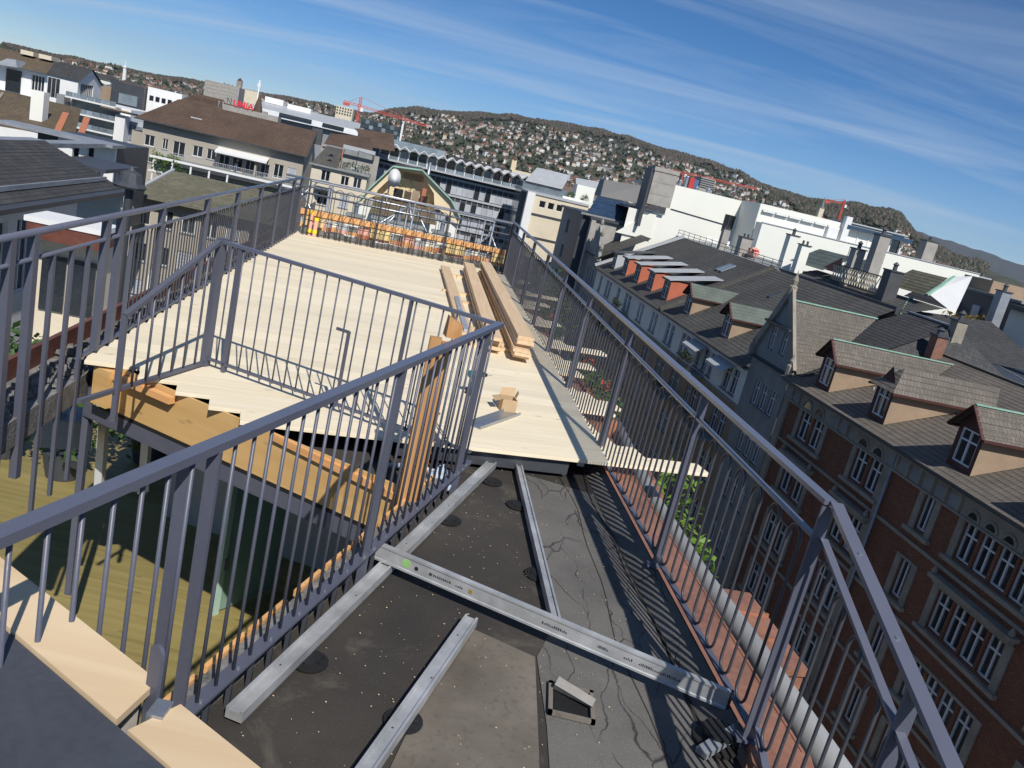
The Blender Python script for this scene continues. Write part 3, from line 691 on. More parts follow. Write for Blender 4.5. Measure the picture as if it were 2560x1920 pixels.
# parapet ledge beside the photographer
th = thing('parapet_ledge', 'dark sheet metal parapet ledge edged with pale plywood at the lower left', 'ledge', (-.9, 1.6, -.2))
P0 = Vector((-1.95, 2.47, 0)); P1 = Vector((-.69, 1.77, 0)); P2 = Vector((-.60, 1.72, 0)); P3 = Vector((-.05, 1.41, 0)); pd = (P1 - P0).normalized(); pn = Vector((pd.y, -pd.x, 0)); LZ = .70
def strip(a, b_, d0, d1, z, h, skew=0.0):
    m = MB(); q = b_ + pd * skew; m.hexa([Z(a + pn * d0, z), Z(a + pn * d1, z), Z(q + pn * d1, z), Z(b_ + pn * d0, z), Z(a + pn * d0, z + h), Z(a + pn * d1, z + h), Z(q + pn * d1, z + h), Z(b_ + pn * d0, z + h)]); return m
strip(P0, P1, 0, .15, LZ - .021, .021, .06).build('plywood_strip', M['plyl'], th); strip(P2, P3, .01, .15, LZ - .024, .021).build('plywood_strip', M['plyl'], th)
strip(P0 - pd * .3, P3, .153, 1.02, LZ - .03, .022).build('metal_sheet', M['ledge'], th)
strip(P0 - pd * .3, P1 - pd * .02, .03, 1.0, RZ, LZ - RZ - .034).build('wall', M['concrete'], th); strip(P2 + pd * .03, P3, .04, 1.0, RZ, LZ - RZ - .038).build('wall', M['concrete'], th)
pr = [(.022 * math.cos(math.pi * i / 8), .80 + .022 * math.sin(math.pi * i / 8)) for i in range(9)] + [(-.022, .40), (.022, .40)]
b = MB(); pc = P1.lerp(P2, .15) + pn * .02; b.prism([tuple(Vector((pc.x, pc.y, z)) + pd * a) for a, z in pr], pn * .010); b.build('clamp_plate', M['steel'], th)
b = MB(); pc = P1.lerp(P2, .9) + pn * .06; b.box(pc.x - .02, pc.x + .02, pc.y - .03, pc.y + .03, LZ - .02, LZ + .006); b.build('corner_bracket', M['galv'], th)

# ------------------------------------------------------------------ things lying on the deck
def plank(name, root, p, q, wd, th, mat, z):
    p = Vector((*p, z)); q = Vector((*q, z)); L = (q - p).length
    o = board_mesh(L, wd, th).build(name, mat, root, loc=(0, 0, 0)); c = (p + q) / 2
    o.matrix_basis = FR[root.name].inverted() @ Matrix.Translation(c + Vector((0, 0, th))) @ Matrix.Rotation(math.atan2(q.y - p.y, q.x - p.x), 4, 'Z'); return o
ls = thing('lumber_stack', 'stack of planed planks laid lengthwise beside the street railing', 'lumber', (-.5, 12.5, 0))
for lev in range(6):
    z = .045 + lev * .042; j = rnd.uniform(-.1, .1)
    dx = (0, .03, -.02, .0, .03, .02)[lev]
    if lev < 4 : plank('plank', ls, (-.32 + dx, 9.55 + j), (-1.36 + dx, 16.2 + j), .19, .040, M['lumber'], z)
    plank('plank', ls, (.03 + dx * .5, 9.42 - j), (-1.06 + dx * .5, 16.4 + j * 2), .20, .040, M['lumber'], z)
for yy_ in (9.8, 12.6, 15.3):
    b = MB(); b.beam((-1.45 + (15.3 - yy_) * .155, yy_ - .1, .022), (-.72 + (15.3 - yy_) * .155, yy_ + .1, .022), .07, .044); b.build('bearer', M['lumber'], ls)
sp = thing('loose_plank', 'single weathered plank on bearers left of the lumber stack', 'plank', (-1.2, 13, 0))
plank('plank', sp, (-.68, 9.95), (-1.76, 15.75), .17, .04, M['lumber'], .05)
for yy_, x0 in ((15.2, -1.75), (13.25, -1.45), (10.6, -.95)):
    b = MB(); b.beam((x0, yy_, .02), (x0 + .55, yy_ + .15, .02), .07, .038); b.build('bearer', M['lumber'], sp)
channel('aluminium_profile', 'two grey aluminium profiles lying on the single loose plank', (-.70, 10.0, .092), (-1.12, 12.35, .092), .06, .03, None)
tp = thing('timber_post', 'tall brown timber post standing in the corner of the stairwell', 'post', (-.50, 5.0, -.15))
for d, h in ((0, 1.02), (.075, 1.0)):
    b = MB(); b.box(-.06, .012, -.03, .03, 0, h + .15); o = b.build('timber', M['timber'], tp, loc=(d, d * .2, 0), rz=R(12))
b = MB(); b.hexa([(-.05, -.05, 1.17), (.05, -.05, 1.17), (.06, .04, 1.17), (-.05, .05, 1.17), (-.05, -.04, 1.30), (.04, -.05, 1.26), (.06, .04, 1.25), (-.04, .05, 1.30)]); b.build('top_block', M['timber'], tp, loc=(.06, .12, 0), rz=R(20))
bx = thing('cardboard_box', 'small open cardboard box of screws on the front of the deck', 'box', (0.0, 7.32, 0), R(18))
b = MB(); s_ = .07; hh = .12
for (x0, x1, y0, y1) in ((-s_, s_, -.075, -.071), (-s_, s_, .071, .075), (-s_, -s_ + .004, -.071, .071), (s_ - .004, s_, -.071, .071)): b.box(x0, x1, y0, y1, .003, hh)
b.box(-s_ + .004, s_ - .004, -.071, .071, .003, .006); b.build('carton', M['cardboard'], bx, loc=(0, 0, 0))
b = MB(); b.poly([(-s_ - .002, .076, hh), (s_, .076, hh), (s_ + .02, .13, hh + .07), (-s_ + .02, .12, hh + .06)]); b.poly([(-s_ - .003, -.07, hh), (-s_ - .003, .07, hh), (-s_ - .07, .08, hh - .02), (-s_ - .07, -.06, hh - .03)]); b.poly([(s_ + .003, .0, hh), (s_ + .003, .07, hh), (s_ + .03, .08, hh + .06), (s_ + .02, .01, hh + .05)]); b.build('flap', M['cardboard'], bx, loc=(0, 0, 0))
b = MB()
for i in range(60):
    x, y_ = rnd.uniform(-.055, .055), rnd.uniform(-.055, .055); a = rnd.random() * 3; b.tube([(x, y_, .05 + rnd.random() * .03), (x + .03 * math.cos(a), y_ + .03 * math.sin(a), .06 + rnd.random() * .03)], .003, 4)
b.build('screws', M['galv'], bx, loc=(0, 0, 0), kind='stuff')
dl = thing('cordless_drill', 'dark teal cordless drill standing on the deck behind the stairwell railing', 'drill', (-.36, 7.55, 0), R(35))
b = MB(); b.box(-.045, .06, -.038, .038, .0, .055); b.build('battery', M['black'], dl, loc=(0, 0, 0))
b = MB(); b.hexa([(-.03, -.018, .055), (.025, -.018, .055), (.025, .018, .055), (-.03, .018, .055), (-.005, -.018, .17), (.045, -.018, .17), (.045, .018, .17), (-.005, .018, .17)]); b.build('grip', M['teal'], dl, loc=(0, 0, 0))
b = MB(); b.tube([(-.07, 0, .205), (-.06, 0, .205), (.06, 0, .205), (.075, 0, .205)], [.02, .036, .036, .028], 12); b.build('motor_housing', M['teal'], dl, loc=(0, 0, 0), smooth=True)
b = MB(); b.tube([(.075, 0, .205), (.10, 0, .205), (.13, 0, .205), (.135, 0, .205)], [.026, .026, .016, .006], 12); b.build('chuck', M['black'], dl, loc=(0, 0, 0))
b = MB(); b.box(.03, .045, -.008, .008, .125, .16); b.build('trigger', M['red'], dl, loc=(0, 0, 0))
b = MB(); b.tube([(.135, 0, .205), (.19, 0, .205)], .003, 6); b.build('bit', M['galv'], dl, loc=(0, 0, 0))
ms = thing('metal_offcut', 'shiny folded metal strip lying in front of the cardboard box', 'offcut', (-.07, 6.95, 0), R(66))
b = MB(); b.box(-.40, .36, -.07, .07, .003, .008); b.box(-.40, .36, -.07, -.066, .008, .03); b.box(-.40, .36, .066, .07, .008, .03); b.build('sheet', M['galv'], ms, loc=(0, 0, 0))
cl = thing('work_clothes', 'crumpled blue and white rag with cables by the stairwell corner', 'rag', (-.33, 5.55, RZ))
b = MB(); n_ = 9
gv = [[Vector((-.45 + .025 * i + rnd.uniform(-.01, .01), 5.42 + .035 * j + rnd.uniform(-.01, .01), RZ + .06 + .13 * math.exp(-((i - 4) ** 2 + (j - 4) ** 2) / 9.0) + rnd.uniform(-.02, .02))) for j in range(n_)] for i in range(n_)]
for i in range(n_ - 1):
    for j in range(n_ - 1): b.poly([gv[i][j], gv[i + 1][j], gv[i + 1][j + 1], gv[i][j + 1]])
b.build('cloth', plain('pale_blue_cloth', (.42, .50, .60), .9, 0, .4, 9, 40, .3), cl, smooth=True)
b = MB(); pts = [(-.62 + .03 * i, 5.6 + .09 * math.sin(i * .9), RZ + .03 + .012 * math.cos(i * 1.7)) for i in range(16)]; b.tube(pts, .009, 6); b.build('cable', M['black'], cl, smooth=True)
b = MB(); b.tube([(-.75, 5.68, RZ + .05), (-.55, 5.76, RZ + .07), (-.3, 5.74, RZ + .05)], .02, 8); b.build('hose', M['lgrey'], cl, smooth=True)
ck = thing('caulk_tubes', 'pair of yellow capped sealant tubes standing in the far corner of the deck', 'tube', (-4.55, 16.2, 0))
for dx in (0, .11):
    b = MB(); b.lathe((-4.58 + dx, 16.22), [(.045, .06), (.045, .12), (.042, .13)], 12); b.lathe((-4.58 + dx, 16.22), [(.045, .42 - dx), (.045, .48 - dx)], 12); b.build('yellow_band', M['yellowp'], ck)
    b = MB(); b.lathe((-4.58 + dx, 16.22), [(.042, .005), (.042, .46 - dx)], 12); b.build('tube', M['pinkp'], ck)
# ------------------------------------------------------------------ far end of the deck
F0 = Vector((-4.72, 16.12, 0)); fe = Vector((math.cos(R(19)), math.sin(R(19)), 0)); fn = Vector((-fe.y, fe.x, 0)); FA = R(19)
ff = thing('wire_fence', 'thin dark hooped wire fence across the far end of the deck', 'fence', tuple(F0 + fe * 2.1))
hp = None; n_ = 19
for i in range(n_):
    if hp is None: hp = hoop(.155, 0, .98, .0065).build('hoop', M['wire'], ff, loc=(0, 0, 0)); o = hp
    else: o = hp.copy(); col.objects.link(o)
    put(o, ff, F0 + fe * (.20 + i * .212), FA)
hs_ = None  # added wires imitating the slanted fence shadows on the formwork beam
for i in range(n_ * 2):
    if hs_ is None:
        b = MB(); b.tube([(0, 0, 0), (0, 0, .42), (.05, 0, .50)], .006, 5); hs_ = b.build('shadow_prong', M['wire'], ff, loc=(0, 0, 0)); o = hs_
    else: o = hs_.copy(); col.objects.link(o)
    put(o, ff, F0 + fe * (.14 + i * .106), FA)
for z, r_ in ((.05, .008), (.30, .007), (.52, .007), (.80, .009)):
    b = MB(); b.tube([Z(F0, z), Z(F0 + fe * 4.25, z)], r_, 6); b.build('wire_rail', M['wire'], ff)
for d in (.05, 1.45, 2.85, 4.2):
    p = F0 + fe * d; b = MB(); b.tube([Z(p, -.05), Z(p, 1.06)], .018, 8); b.build('post', M['steel_dk'], ff)
b = MB(); b.tube([Z(F0 + fe * .05, 1.05), Z(F0 + fe * 4.2, 1.05)], .018, 8); b.build('top_tube', M['steel'], ff)
pf = thing('parapet_formwork', 'orange timber formwork and patched boards along the far parapet', 'parapet', tuple(F0 + fe * 2.1 + fn * .3))
for i, (d0, d1) in enumerate(((-.05, 1.32), (1.33, 2.9), (2.91, 4.35))):
    b = MB(); b.beam(Z(F0 + fe * d0 + fn * .22, .43), Z(F0 + fe * d1 + fn * .22, .43 - .01 * i), .14, .10); b.build('top_beam', M['orangew'], pf)
    b = MB(); b.beam(Z(F0 + fe * d0 + fn * .20, .365), Z(F0 + fe * d1 + fn * .20, .365), .03, .025); b.build('dark_batten', M['timber'], pf)
d = -.02; pal = ['orangew', 'gravel', 'pinkp', 'lgrey', 'orangew', 'offwhite', 'terracotta', 'lgrey']
i = 0
while d < 4.3:
    w_ = rnd.uniform(.10, .26); zt = rnd.uniform(.30, .35); zb = rnd.uniform(.10, .14)
    mid = zb + (zt - zb) * rnd.uniform(.35, .6)
    b = MB(); b.beam(Z(F0 + fe * d + fn * .22, (mid + zt) / 2), Z(F0 + fe * (d + w_) + fn * .22, (mid + zt) / 2), .03, zt - mid); b.build('board', M[('lgrey', 'gravel', 'pinkp', 'lgrey', 'offwhite')[i % 5]], pf)
    b = MB(); b.beam(Z(F0 + fe * d + fn * .215, (mid + zb) / 2), Z(F0 + fe * (d + w_) + fn * .215, (mid + zb) / 2), .03, mid - zb - .003); b.build('board', M[('orangew', 'pinkp', 'orangew', 'terracotta')[i % 4]], pf)
    d += w_ + .006; i += 1
for d, w_ in ((.02, .10), (.25, .16), (1.35, .42), (2.95, .40), (3.95, .3)):
    b = MB(); b.beam(Z(F0 + fe * d + fn * .17, .27), Z(F0 + fe * (d + w_) + fn * .17, .27), .06, .18); b.build('timber_block', plain('straw_timber', (.72, .55, .26), .7), pf)
d = 0.0
while d < 4.3:
    w_ = rnd.uniform(.08, .2); b = MB(); h_ = rnd.uniform(.09, .13)
    b.beam(Z(F0 + fe * d + fn * .14, h_ / 2), Z(F0 + fe * (d + w_) + fn * .14, h_ / 2), .07 + rnd.random() * .04, h_); b.build('stone', M['gravel'], pf); d += w_ + .008
sf = thing('scaffold', 'galvanised scaffold tubes with cross braces behind the far parapet', 'scaffold', tuple(F0 + fe * 2.5 + fn * 1.2 + Vector((0, 0, -4))))
def sp_(d, f, z): return tuple(F0 + fe * d + fn * f + Vector((0, 0, z)))
for d in (.55, 2.3, 4.1):
    b = MB(); b.tube([sp_(d, 1.1, -6), sp_(d, 1.1, 1.02)], .024, 8); b.build('standard', M['galv'], sf, smooth=True)
    b = MB(); b.tube([sp_(d, 1.9, -6), sp_(d, 1.9, .9)], .024, 8); b.build('standard', M['galv'], sf, smooth=True)
for z, f in ((.72, 1.1), (1.0, 1.1), (.1, 1.1), (.8, 1.9)):
    b = MB(); b.tube([sp_(-.4, f, z), sp_(4.6, f, z)], .022, 8); b.build('ledger', M['galv'], sf, smooth=True)
for d0, d1, z0, z1, f in ((.9, 2.2, -.25, .9, 1.15), (2.35, 3.2, .85, -.3, 1.15), (2.3, 2.7, .9, -.3, 1.85), (2.15, 1.6, .75, -.1, 1.85), (3.3, 4.1, -.2, .65, 1.15), (4.1, 4.75, .65, -.35, 1.15), (.0, .55, .7, -.2, 1.15), (-.6, .3, -.1, .95, 1.9)):
    b = MB(); b.tube([sp_(d0, f, z0), sp_(d1, f, z1)], .02, 8); b.build('brace', M['galv'], sf, smooth=True)
b = MB(); b.box(-1, 1, -.3, .3, -.03, .03)
for d in (0.1, 2.2):
    o = MB(); o.beam(sp_(d, 1.5, -.9), sp_(d + 2.0, 1.5, -.9), .6, .05); o.build('platform', M['lgrey'], sf)
# rusty edge strip outside the courtyard railing, rubble behind it
b = MB()
es = thing('rusty_edge_strip', 'rust brown metal strip edging the roof outside the courtyard railing', 'edging', (-4, 9, -.2))
for i in range(9):
    y0 = 4.0 + i * 1.4; y1 = y0 + 1.39
    b = MB(); b.hexa([lfP(y0, -.22, -.40), lfP(y0, -.22, -.36), lfP(y1, -.22, -.36), lfP(y1, -.22, -.40), lfP(y0, .0, -.40), lfP(y0, .0, -.36), lfP(y1, .0, -.36), lfP(y1, .0, -.40)]); b.build('sheet', M['rust'], es)
rbk = MB()
for i in range(420):
    y = rnd.uniform(4.2, 16); x = lfx(y) - rnd.uniform(.04, .33); s_ = rnd.uniform(.015, .045); a = rnd.random() * 3; z0 = -.16 + rnd.random() * .03
    c_, s2 = math.cos(a) * s_, math.sin(a) * s_
    rbk.hexa([(x - c_, y - s2, z0), (x + s2, y - c_, z0), (x + c_, y + s2, z0), (x - s2, y + c_, z0), (x - c_ * .7, y - s2 * .7, z0 + s_), (x + s2 * .6, y - c_ * .6, z0 + s_), (x + c_ * .7, y + s2 * .7, z0 + s_ * .8), (x - s2 * .7, y + c_ * .7, z0 + s_)])
tag(rbk.build('rubble', M['gravel'], kind='stuff'), 'broken stones in the gutter outside the courtyard railing', 'rubble')
b = MB(); b.hexa([lfP(4, -.36, -.36), lfP(4, -.36, .0), lfP(16.3, -.36, .0), lfP(16.3, -.36, -.36), lfP(4, -.165, -.36), lfP(4, -.165, .0), lfP(16.3, -.165, .0), lfP(16.3, -.165, -.36)]); struct(b.build('gutter_bed', M['gravel']))

# plants
def leaves(n, c, rad, size, shape=1.0, up=.3):
    b = MB()
    for i in range(n):
        while True:
            x, y, z = (rnd.uniform(-1, 1) for _ in range(3))
            r2 = x * x + y * y + z * z
            if .12 < r2 < 1 and rnd.random() < r2 ** .5 + .15: break
        k_ = 1 + .25 * math.sin(5 * x + 3 * z + c[0]) * math.cos(4 * y + c[1])
        p = Vector((c[0] + x * rad[0] * k_, c[1] + y * rad[1] * k_, c[2] + z * rad[2] * k_))
        a = Vector((rnd.gauss(0, 1), rnd.gauss(0, 1), rnd.gauss(0, .6))).normalized(); q = a.cross(Vector((rnd.gauss(0, 1), rnd.gauss(0, 1), rnd.gauss(0, 1)))).normalized()
        s_ = size * rnd.uniform(.6, 1.3)
        b.poly([p - a * s_, p - q * s_ * .45, p + a * s_, p + q * s_ * .45])
    return b
def merge(*bs):
    r_ = MB()
    for b in bs:
        o_ = len(r_.v); r_.v += b.v; r_.f += [tuple(i + o_ for i in f) for f in b.f]; r_.m += b.m
    return r_
def tree(name, label, base, h, clumps, leafmat, trunk=.12, size=.1, n=260, group=None, cat='tree'):
    """clumps: list of (dx, dy, z, rx, ry, rz)"""
    r_ = thing(name, label, cat, base, 0, group)
    tb = MB(); top = Vector((base[0], base[1], base[2] + h))
    tb.tube([base, (base[0] + .1, base[1], base[2] + h * .5), top], [trunk, trunk * .75, trunk * .3], 8)
    for c in clumps:
        z0 = base[2] + h * .45; e = Vector((base[0] + c[0], base[1] + c[1], c[2]))
        s0 = Vector((base[0] + .05, base[1], min(z0 + (e.z - z0) * .4, top.z))); tb.tube([s0, s0.lerp(e, .55) + Vector((0, 0, .1)), e], [trunk * .4, trunk * .25, trunk * .1], 6)
    tb.build('trunk', M['bark'], r_, smooth=True)
    merge(*[leaves(int(n * c[3] * c[5] + 30), (base[0] + c[0], base[1] + c[1], c[2]), c[3:], size) for c in clumps]).build('crown', leafmat, r_)
    return r_
tree('young_tree', 'bright green leafy tree rising from the street outside the railing', (3.9, 15.0, GZ), 17.5,
     [(-.35, .2, -3.2, .55, .7, .75), (-.2, -.8, -4.2, .7, .7, .9), (.1, -1.5, -5.4, .8, .8, 1.0), (.5, -2.0, -6.6, .9, .8, 1.0), (.3, .6, -4.6, .6, .8, .8), (.9, -2.3, -8.0, 1.0, .9, 1.2)], M['leaf_lime'], .13, .10, 330)
tree('small_tree', 'sparse green branches showing below the railing bend', (3.9, 7.0, GZ), 20.2, [(-.3, -.2, -2.9, .42, .35, .5), (.2, .5, -3.6, .4, .5, .5)], M['leaf_lime'], .07, .06, 420)
# flower boxes on the ledge
for lab, a, c, zt, red in (('long terracotta flower box with red geraniums outside the street railing', (.80, 11.9, -.45), (1.22, 9.1, -.45), .35, 1),
                      ('terracotta flower box with red blooms further along outside the street railing', (.13, 16.6, -.45), (.52, 13.2, -.45), .35, 1)):
    r_ = thing('flower_box', lab, 'planter', a, group='flower boxes outside the railing'); b = MB(); b.beam(a, c, .16, .16); b.build('trough', M['terracotta'], r_)
    p, q = Vector(a), Vector(c)
    merge(*[leaves(90, tuple(p.lerp(q, (i + .5) / 10) + Vector((rnd.uniform(-.03, .06), 0, .17 + rnd.random() * .06))), (.12, .14, .14), .035) for i in range(10)]).build('foliage', M['leaf_green'], r_)
    merge(*[leaves(26, tuple(p.lerp(q, f) + Vector((0, 0, .33))), (.10, .12, .06), .03) for f in (.1, .22, .34, .75)]).build('blooms', M['leaf_red'], r_)
    b = MB(); b.beam((a[0] - .1, a[1], a[2] - .12), (c[0] - .1, c[1], c[2] - .12), .4, .06); b.build('shelf', M['rust'], r_)
for lab, (x, y), rr, mt, nn in (('leafy green shrub on the lower terrace under the courtyard railing', (-5.2, 9.4), (.6, .6, .75), 'leaf_green', 700), ('tall green shrub by the wall of the lower terrace', (-4.6, 10.4), (.55, .6, 1.0), 'leaf_green', 800),
                      ('low green shrub at the left end of the lower terrace', (-6.1, 9.6), (.6, .6, .7), 'leaf_green', 600), ('dark bushy hedge plant below the steel beam', (-3.9, 10.6), (.9, .6, .9), 'leaf_dark', 1100), ('dark spiky bush in the shade below the deck', (-2.9, 10.0), (.6, .5, .8), 'leaf_dark', 600)):
    r_ = thing('shrub', lab, 'shrub', (x, y, -2.75), group='shrubs on the lower terrace'); b = MB(); b.lathe((x, y), [(.2, -2.745), (.26, -2.4), (.24, -2.4)], 14); b.build('pot', M['dgrey'], r_)
    leaves(nn, (x, y, -2.2 + rr[2] * .6), rr, .075).build('foliage', M[mt], r_)
fu = thing('flue_pipe', 'dark metal chimney flue with a cowl beyond the courtyard railing', 'chimney', (-8.4, 16.6, -9))
b = MB(); b.cyl((-8.4, 16.6), .085, -9, .06, 14); b.build('pipe', M['dgrey'], fu)
b = MB(); b.lathe((-8.4, 16.6), [(.30, .05), (.32, .09), (.24, .16), (.20, .33), (.17, .36), (.07, .40), (.03, .47)], 10); b.build('cowl', M['dgrey'], fu)
# ------------------------------------------------------------------ building kit (street grid: n across, s along, z up)
def bld(name, label, n, s, cat='building', group=None): return thing(name, label, cat, SN(n, s, GZ), ANG, group)
def PP(plane, c): return (lambda u, z, d=0.0: (c + d, u, z)) if plane == 'n' else ((lambda u, z, d=0.0: (c - d, u, z)) if plane == 'm' else (lambda u, z, d=0.0: (u, c + d, z)))
def wall(root, plane, c, u0, u1, z0, z1, holes, mat, depth=.22, name='wall'):
    P = PP(plane, c); b = MB(True); us = sorted({u0, u1, *[h[0] for h in holes], *[h[1] for h in holes]}); zs = sorted({z0, z1, *[h[2] for h in holes], *[h[3] for h in holes]})
    us = [u for u in us if u0 <= u <= u1]; zs = [z for z in zs if z0 <= z <= z1]
    for i in range(len(us) - 1):
        j = 0
        while j < len(zs) - 1:
            um = (us[i] + us[i + 1]) / 2
            if any(h[0] < um < h[1] and h[2] < (zs[j] + zs[j + 1]) / 2 < h[3] for h in holes): j += 1; continue
            k_ = j
            while k_ + 1 < len(zs) - 1 and not any(h[0] < um < h[1] and h[2] < (zs[k_ + 1] + zs[k_ + 2]) / 2 < h[3] for h in holes): k_ += 1
            b.poly([P(us[i], zs[j]), P(us[i + 1], zs[j]), P(us[i + 1], zs[k_ + 1]), P(us[i], zs[k_ + 1])]); j = k_ + 1
    for h in holes:
        a, e, z_, y_ = h[:4]
        for p, q in (((a, z_), (e, z_)), ((e, z_), (e, y_)), ((e, y_), (a, y_)), ((a, y_), (a, z_))):
            b.poly([P(*p), P(*q), P(q[0], q[1], depth), P(p[0], p[1], depth)])
    return b.build(name, mat, root)
def ubox(b, P, u0, u1, z0, z1, d0, d1):
    b.hexa([P(u0, z0, d0), P(u1, z0, d0), P(u1, z0, d1), P(u0, z0, d1), P(u0, z1, d0), P(u1, z1, d0), P(u1, z1, d1), P(u0, z1, d1)])
def window(root, plane, c, h, style='cas', sill=True, fm='frame', gm='glass', depth=.20, fw=.07):
    P = PP(plane, c); u0, u1, z0, z1 = h[:4]; b = MB(True); d0, d1 = depth - .08, depth - .01
    ubox(b, P, u0, u0 + fw, z0, z1, d0, d1); ubox(b, P, u1 - fw, u1, z0, z1, d0, d1)
    ubox(b, P, u0 + fw, u1 - fw, z0, z0 + fw, d0, d1); ubox(b, P, u0 + fw, u1 - fw, z1 - fw, z1, d0, d1)
    if style in ('cas', 'casT'):
        m = (u0 + u1) / 2; ubox(b, P, m - fw * .6, m + fw * .6, z0 + fw, z1 - fw, d0 - .004, d1)
    if style == 'casT':
        zt = z0 + (z1 - z0) * .68; ubox(b, P, u0 + fw, u1 - fw, zt - .035, zt + .035, d0 - .008, d1)
    if style.startswith('mul'):
        k_ = int(style[3:])
        for i in range(1, k_): m = u0 + (u1 - u0) * i / k_; ubox(b, P, m - .035, m + .035, z0 + fw, z1 - fw, d0 - .004, d1)
    o = b.build('window', M[fm], root)
    b = MB(True); b.poly([P(u0 + .01, z0 + .01, depth), P(u1 - .01, z0 + .01, depth), P(u1 - .01, z1 - .01, depth), P(u0 + .01, z1 - .01, depth)]); b.build('pane', M[gm], o)
    if style == 'blind':
        b = MB(True); n_ = 5; zb = z0 + (z1 - z0) * rnd.choice((.0, .15, .4))
        for i in range(n_):
            a = zb + (z1 - zb) * i / n_; ubox(b, P, u0 + fw, u1 - fw, a, a + (z1 - zb) / n_ - .02, d0 - .06, d0 - .03)
        b.build('blind', M['blind'], o)
    if sill:
        b = MB(True); ubox(b, P, u0 - .06, u1 + .06, z0 - .09, z0, -.08, depth - .01); b.build('sill', M['stone_g' if sill is True else sill], o)
    return o
def roofing(a, b_, c, d, step=.34, lip=.017):
    """stepped courses from the eave a-b up to the ridge d-c"""
    m = MB(True); a, b_, c, d = map(Vector, (a, b_, c, d)); L = ((d - a).length + (c - b_).length) / 2; n_ = max(2, int(L / step))
    nrm = (b_ - a).cross(d - a)
    if nrm.length < 1e-6: nrm = (c - b_).cross(d - b_)
    nrm = nrm.normalized(); nrm = -nrm if nrm.z < 0 else nrm
    for i in range(n_):
        f, g = i / n_, (i + 1) / n_
        p0, p1, q1, q0 = a.lerp(d, f), b_.lerp(c, f), b_.lerp(c, g), a.lerp(d, g); l = nrm * lip
        m.poly([p0 + l, p1 + l, q1, q0]); m.poly([p0, p1, p1 + l, p0 + l])
    return m
def bpoly(root, name, pts, mat):
    b = MB(True); b.poly(pts); return b.build(name, M[mat], root)
def bbox(root, name, n0, n1, s0, s1, z0, z1, mat):
    b = MB(True); b.box(n0, n1, s0, s1, z0, z1); return b.build(name, M[mat], root)
def bbeam(root, name, p, q, w_, h_, mat, up=(0, 0, 1)):
    b = MB(True); b.beam(p, q, w_, h_, up); return b.build(name, M[mat], root)
def btube(root, name, pts, r_, mat, n=8):
    b = MB(True); b.tube(pts, r_, n); return b.build(name, M[mat], root, smooth=True)

def dormer(root, s0, s1, nf, zb, ze, zr, nb, nbr, front='darkred', cheek='tanwall', roof='tile_grey', cap=None, shed=False, hip=False):
    """gabled dormer facing the street; cheeks run back until they meet the slope"""
    d_ = MB(True); m = (s0 + s1) / 2; hw = [(s0 + .22, s1 - .22, zb + .25, ze - .12)]
    wall(root, 'n', nf, s0, s1, zb, ze, hw, M[front], .12, 'dormer_front')
    window(root, 'n', nf, hw[0], 'casT', False, depth=.12)
    if not shed: bpoly(root, 'dormer_gable', [(nf, s0, ze), (nf, s1, ze), (nf, m, zr)], front)
    for s_ in (s0, s1): bpoly(root, 'dormer_cheek', [(nf, s_, zb), (nf, s_, ze), (nb, s_, ze)], cheek)
    o = .34
    if shed:
        r_ = MB(True); r_.prism([(nf - .25, s0 - .22, ze + .02), (nf - .25, s1 + .22, ze + .02), (nbr, s1 + .22, zr), (nbr, s0 - .22, zr)], (0, 0, .06)); r_.build('dormer_roof', M[roof], root)
        bbox(root, 'dormer_fascia', nf - .27, nf - .25, s0 - .22, s1 + .22, ze - .10, ze + .08, 'dgrey')
    else:
        ra = (nf - .3 + (.9 if hip else 0), m, zr); rb_ = (nbr, m, zr)
        for sg, s_ in ((-1, s0 - o), (1, s1 + o)):
            e0 = (nf - .3, s_, ze - .18); e1 = (nb + .25, s_, ze - .18)
            roofing(e0, e1, rb_, ra, .3).build('dormer_roof', M[roof], root)
            bbeam(root, 'dormer_eave', (e0[0], e0[1], e0[2] - .05), (e1[0], e1[1], e1[2] - .05), .10, .10, 'darkred')
        if hip: roofing((nf - .3, s0 - o, ze - .18), (nf - .3, s1 + o, ze - .18), ra, ra, .3).build('dormer_roof', M[roof], root)
        else:
            for s_ in (s0 - o, s1 + o): bbeam(root, 'bargeboard', (nf - .31, s_, ze - .2), (nf - .31, m, zr - .03), .06, .16, 'darkred', (1, 0, 0))
        if cap: bbeam(root, 'ridge_cap', (ra[0], m, zr + .03), (nbr, m, zr + .03), .16, .05, cap)

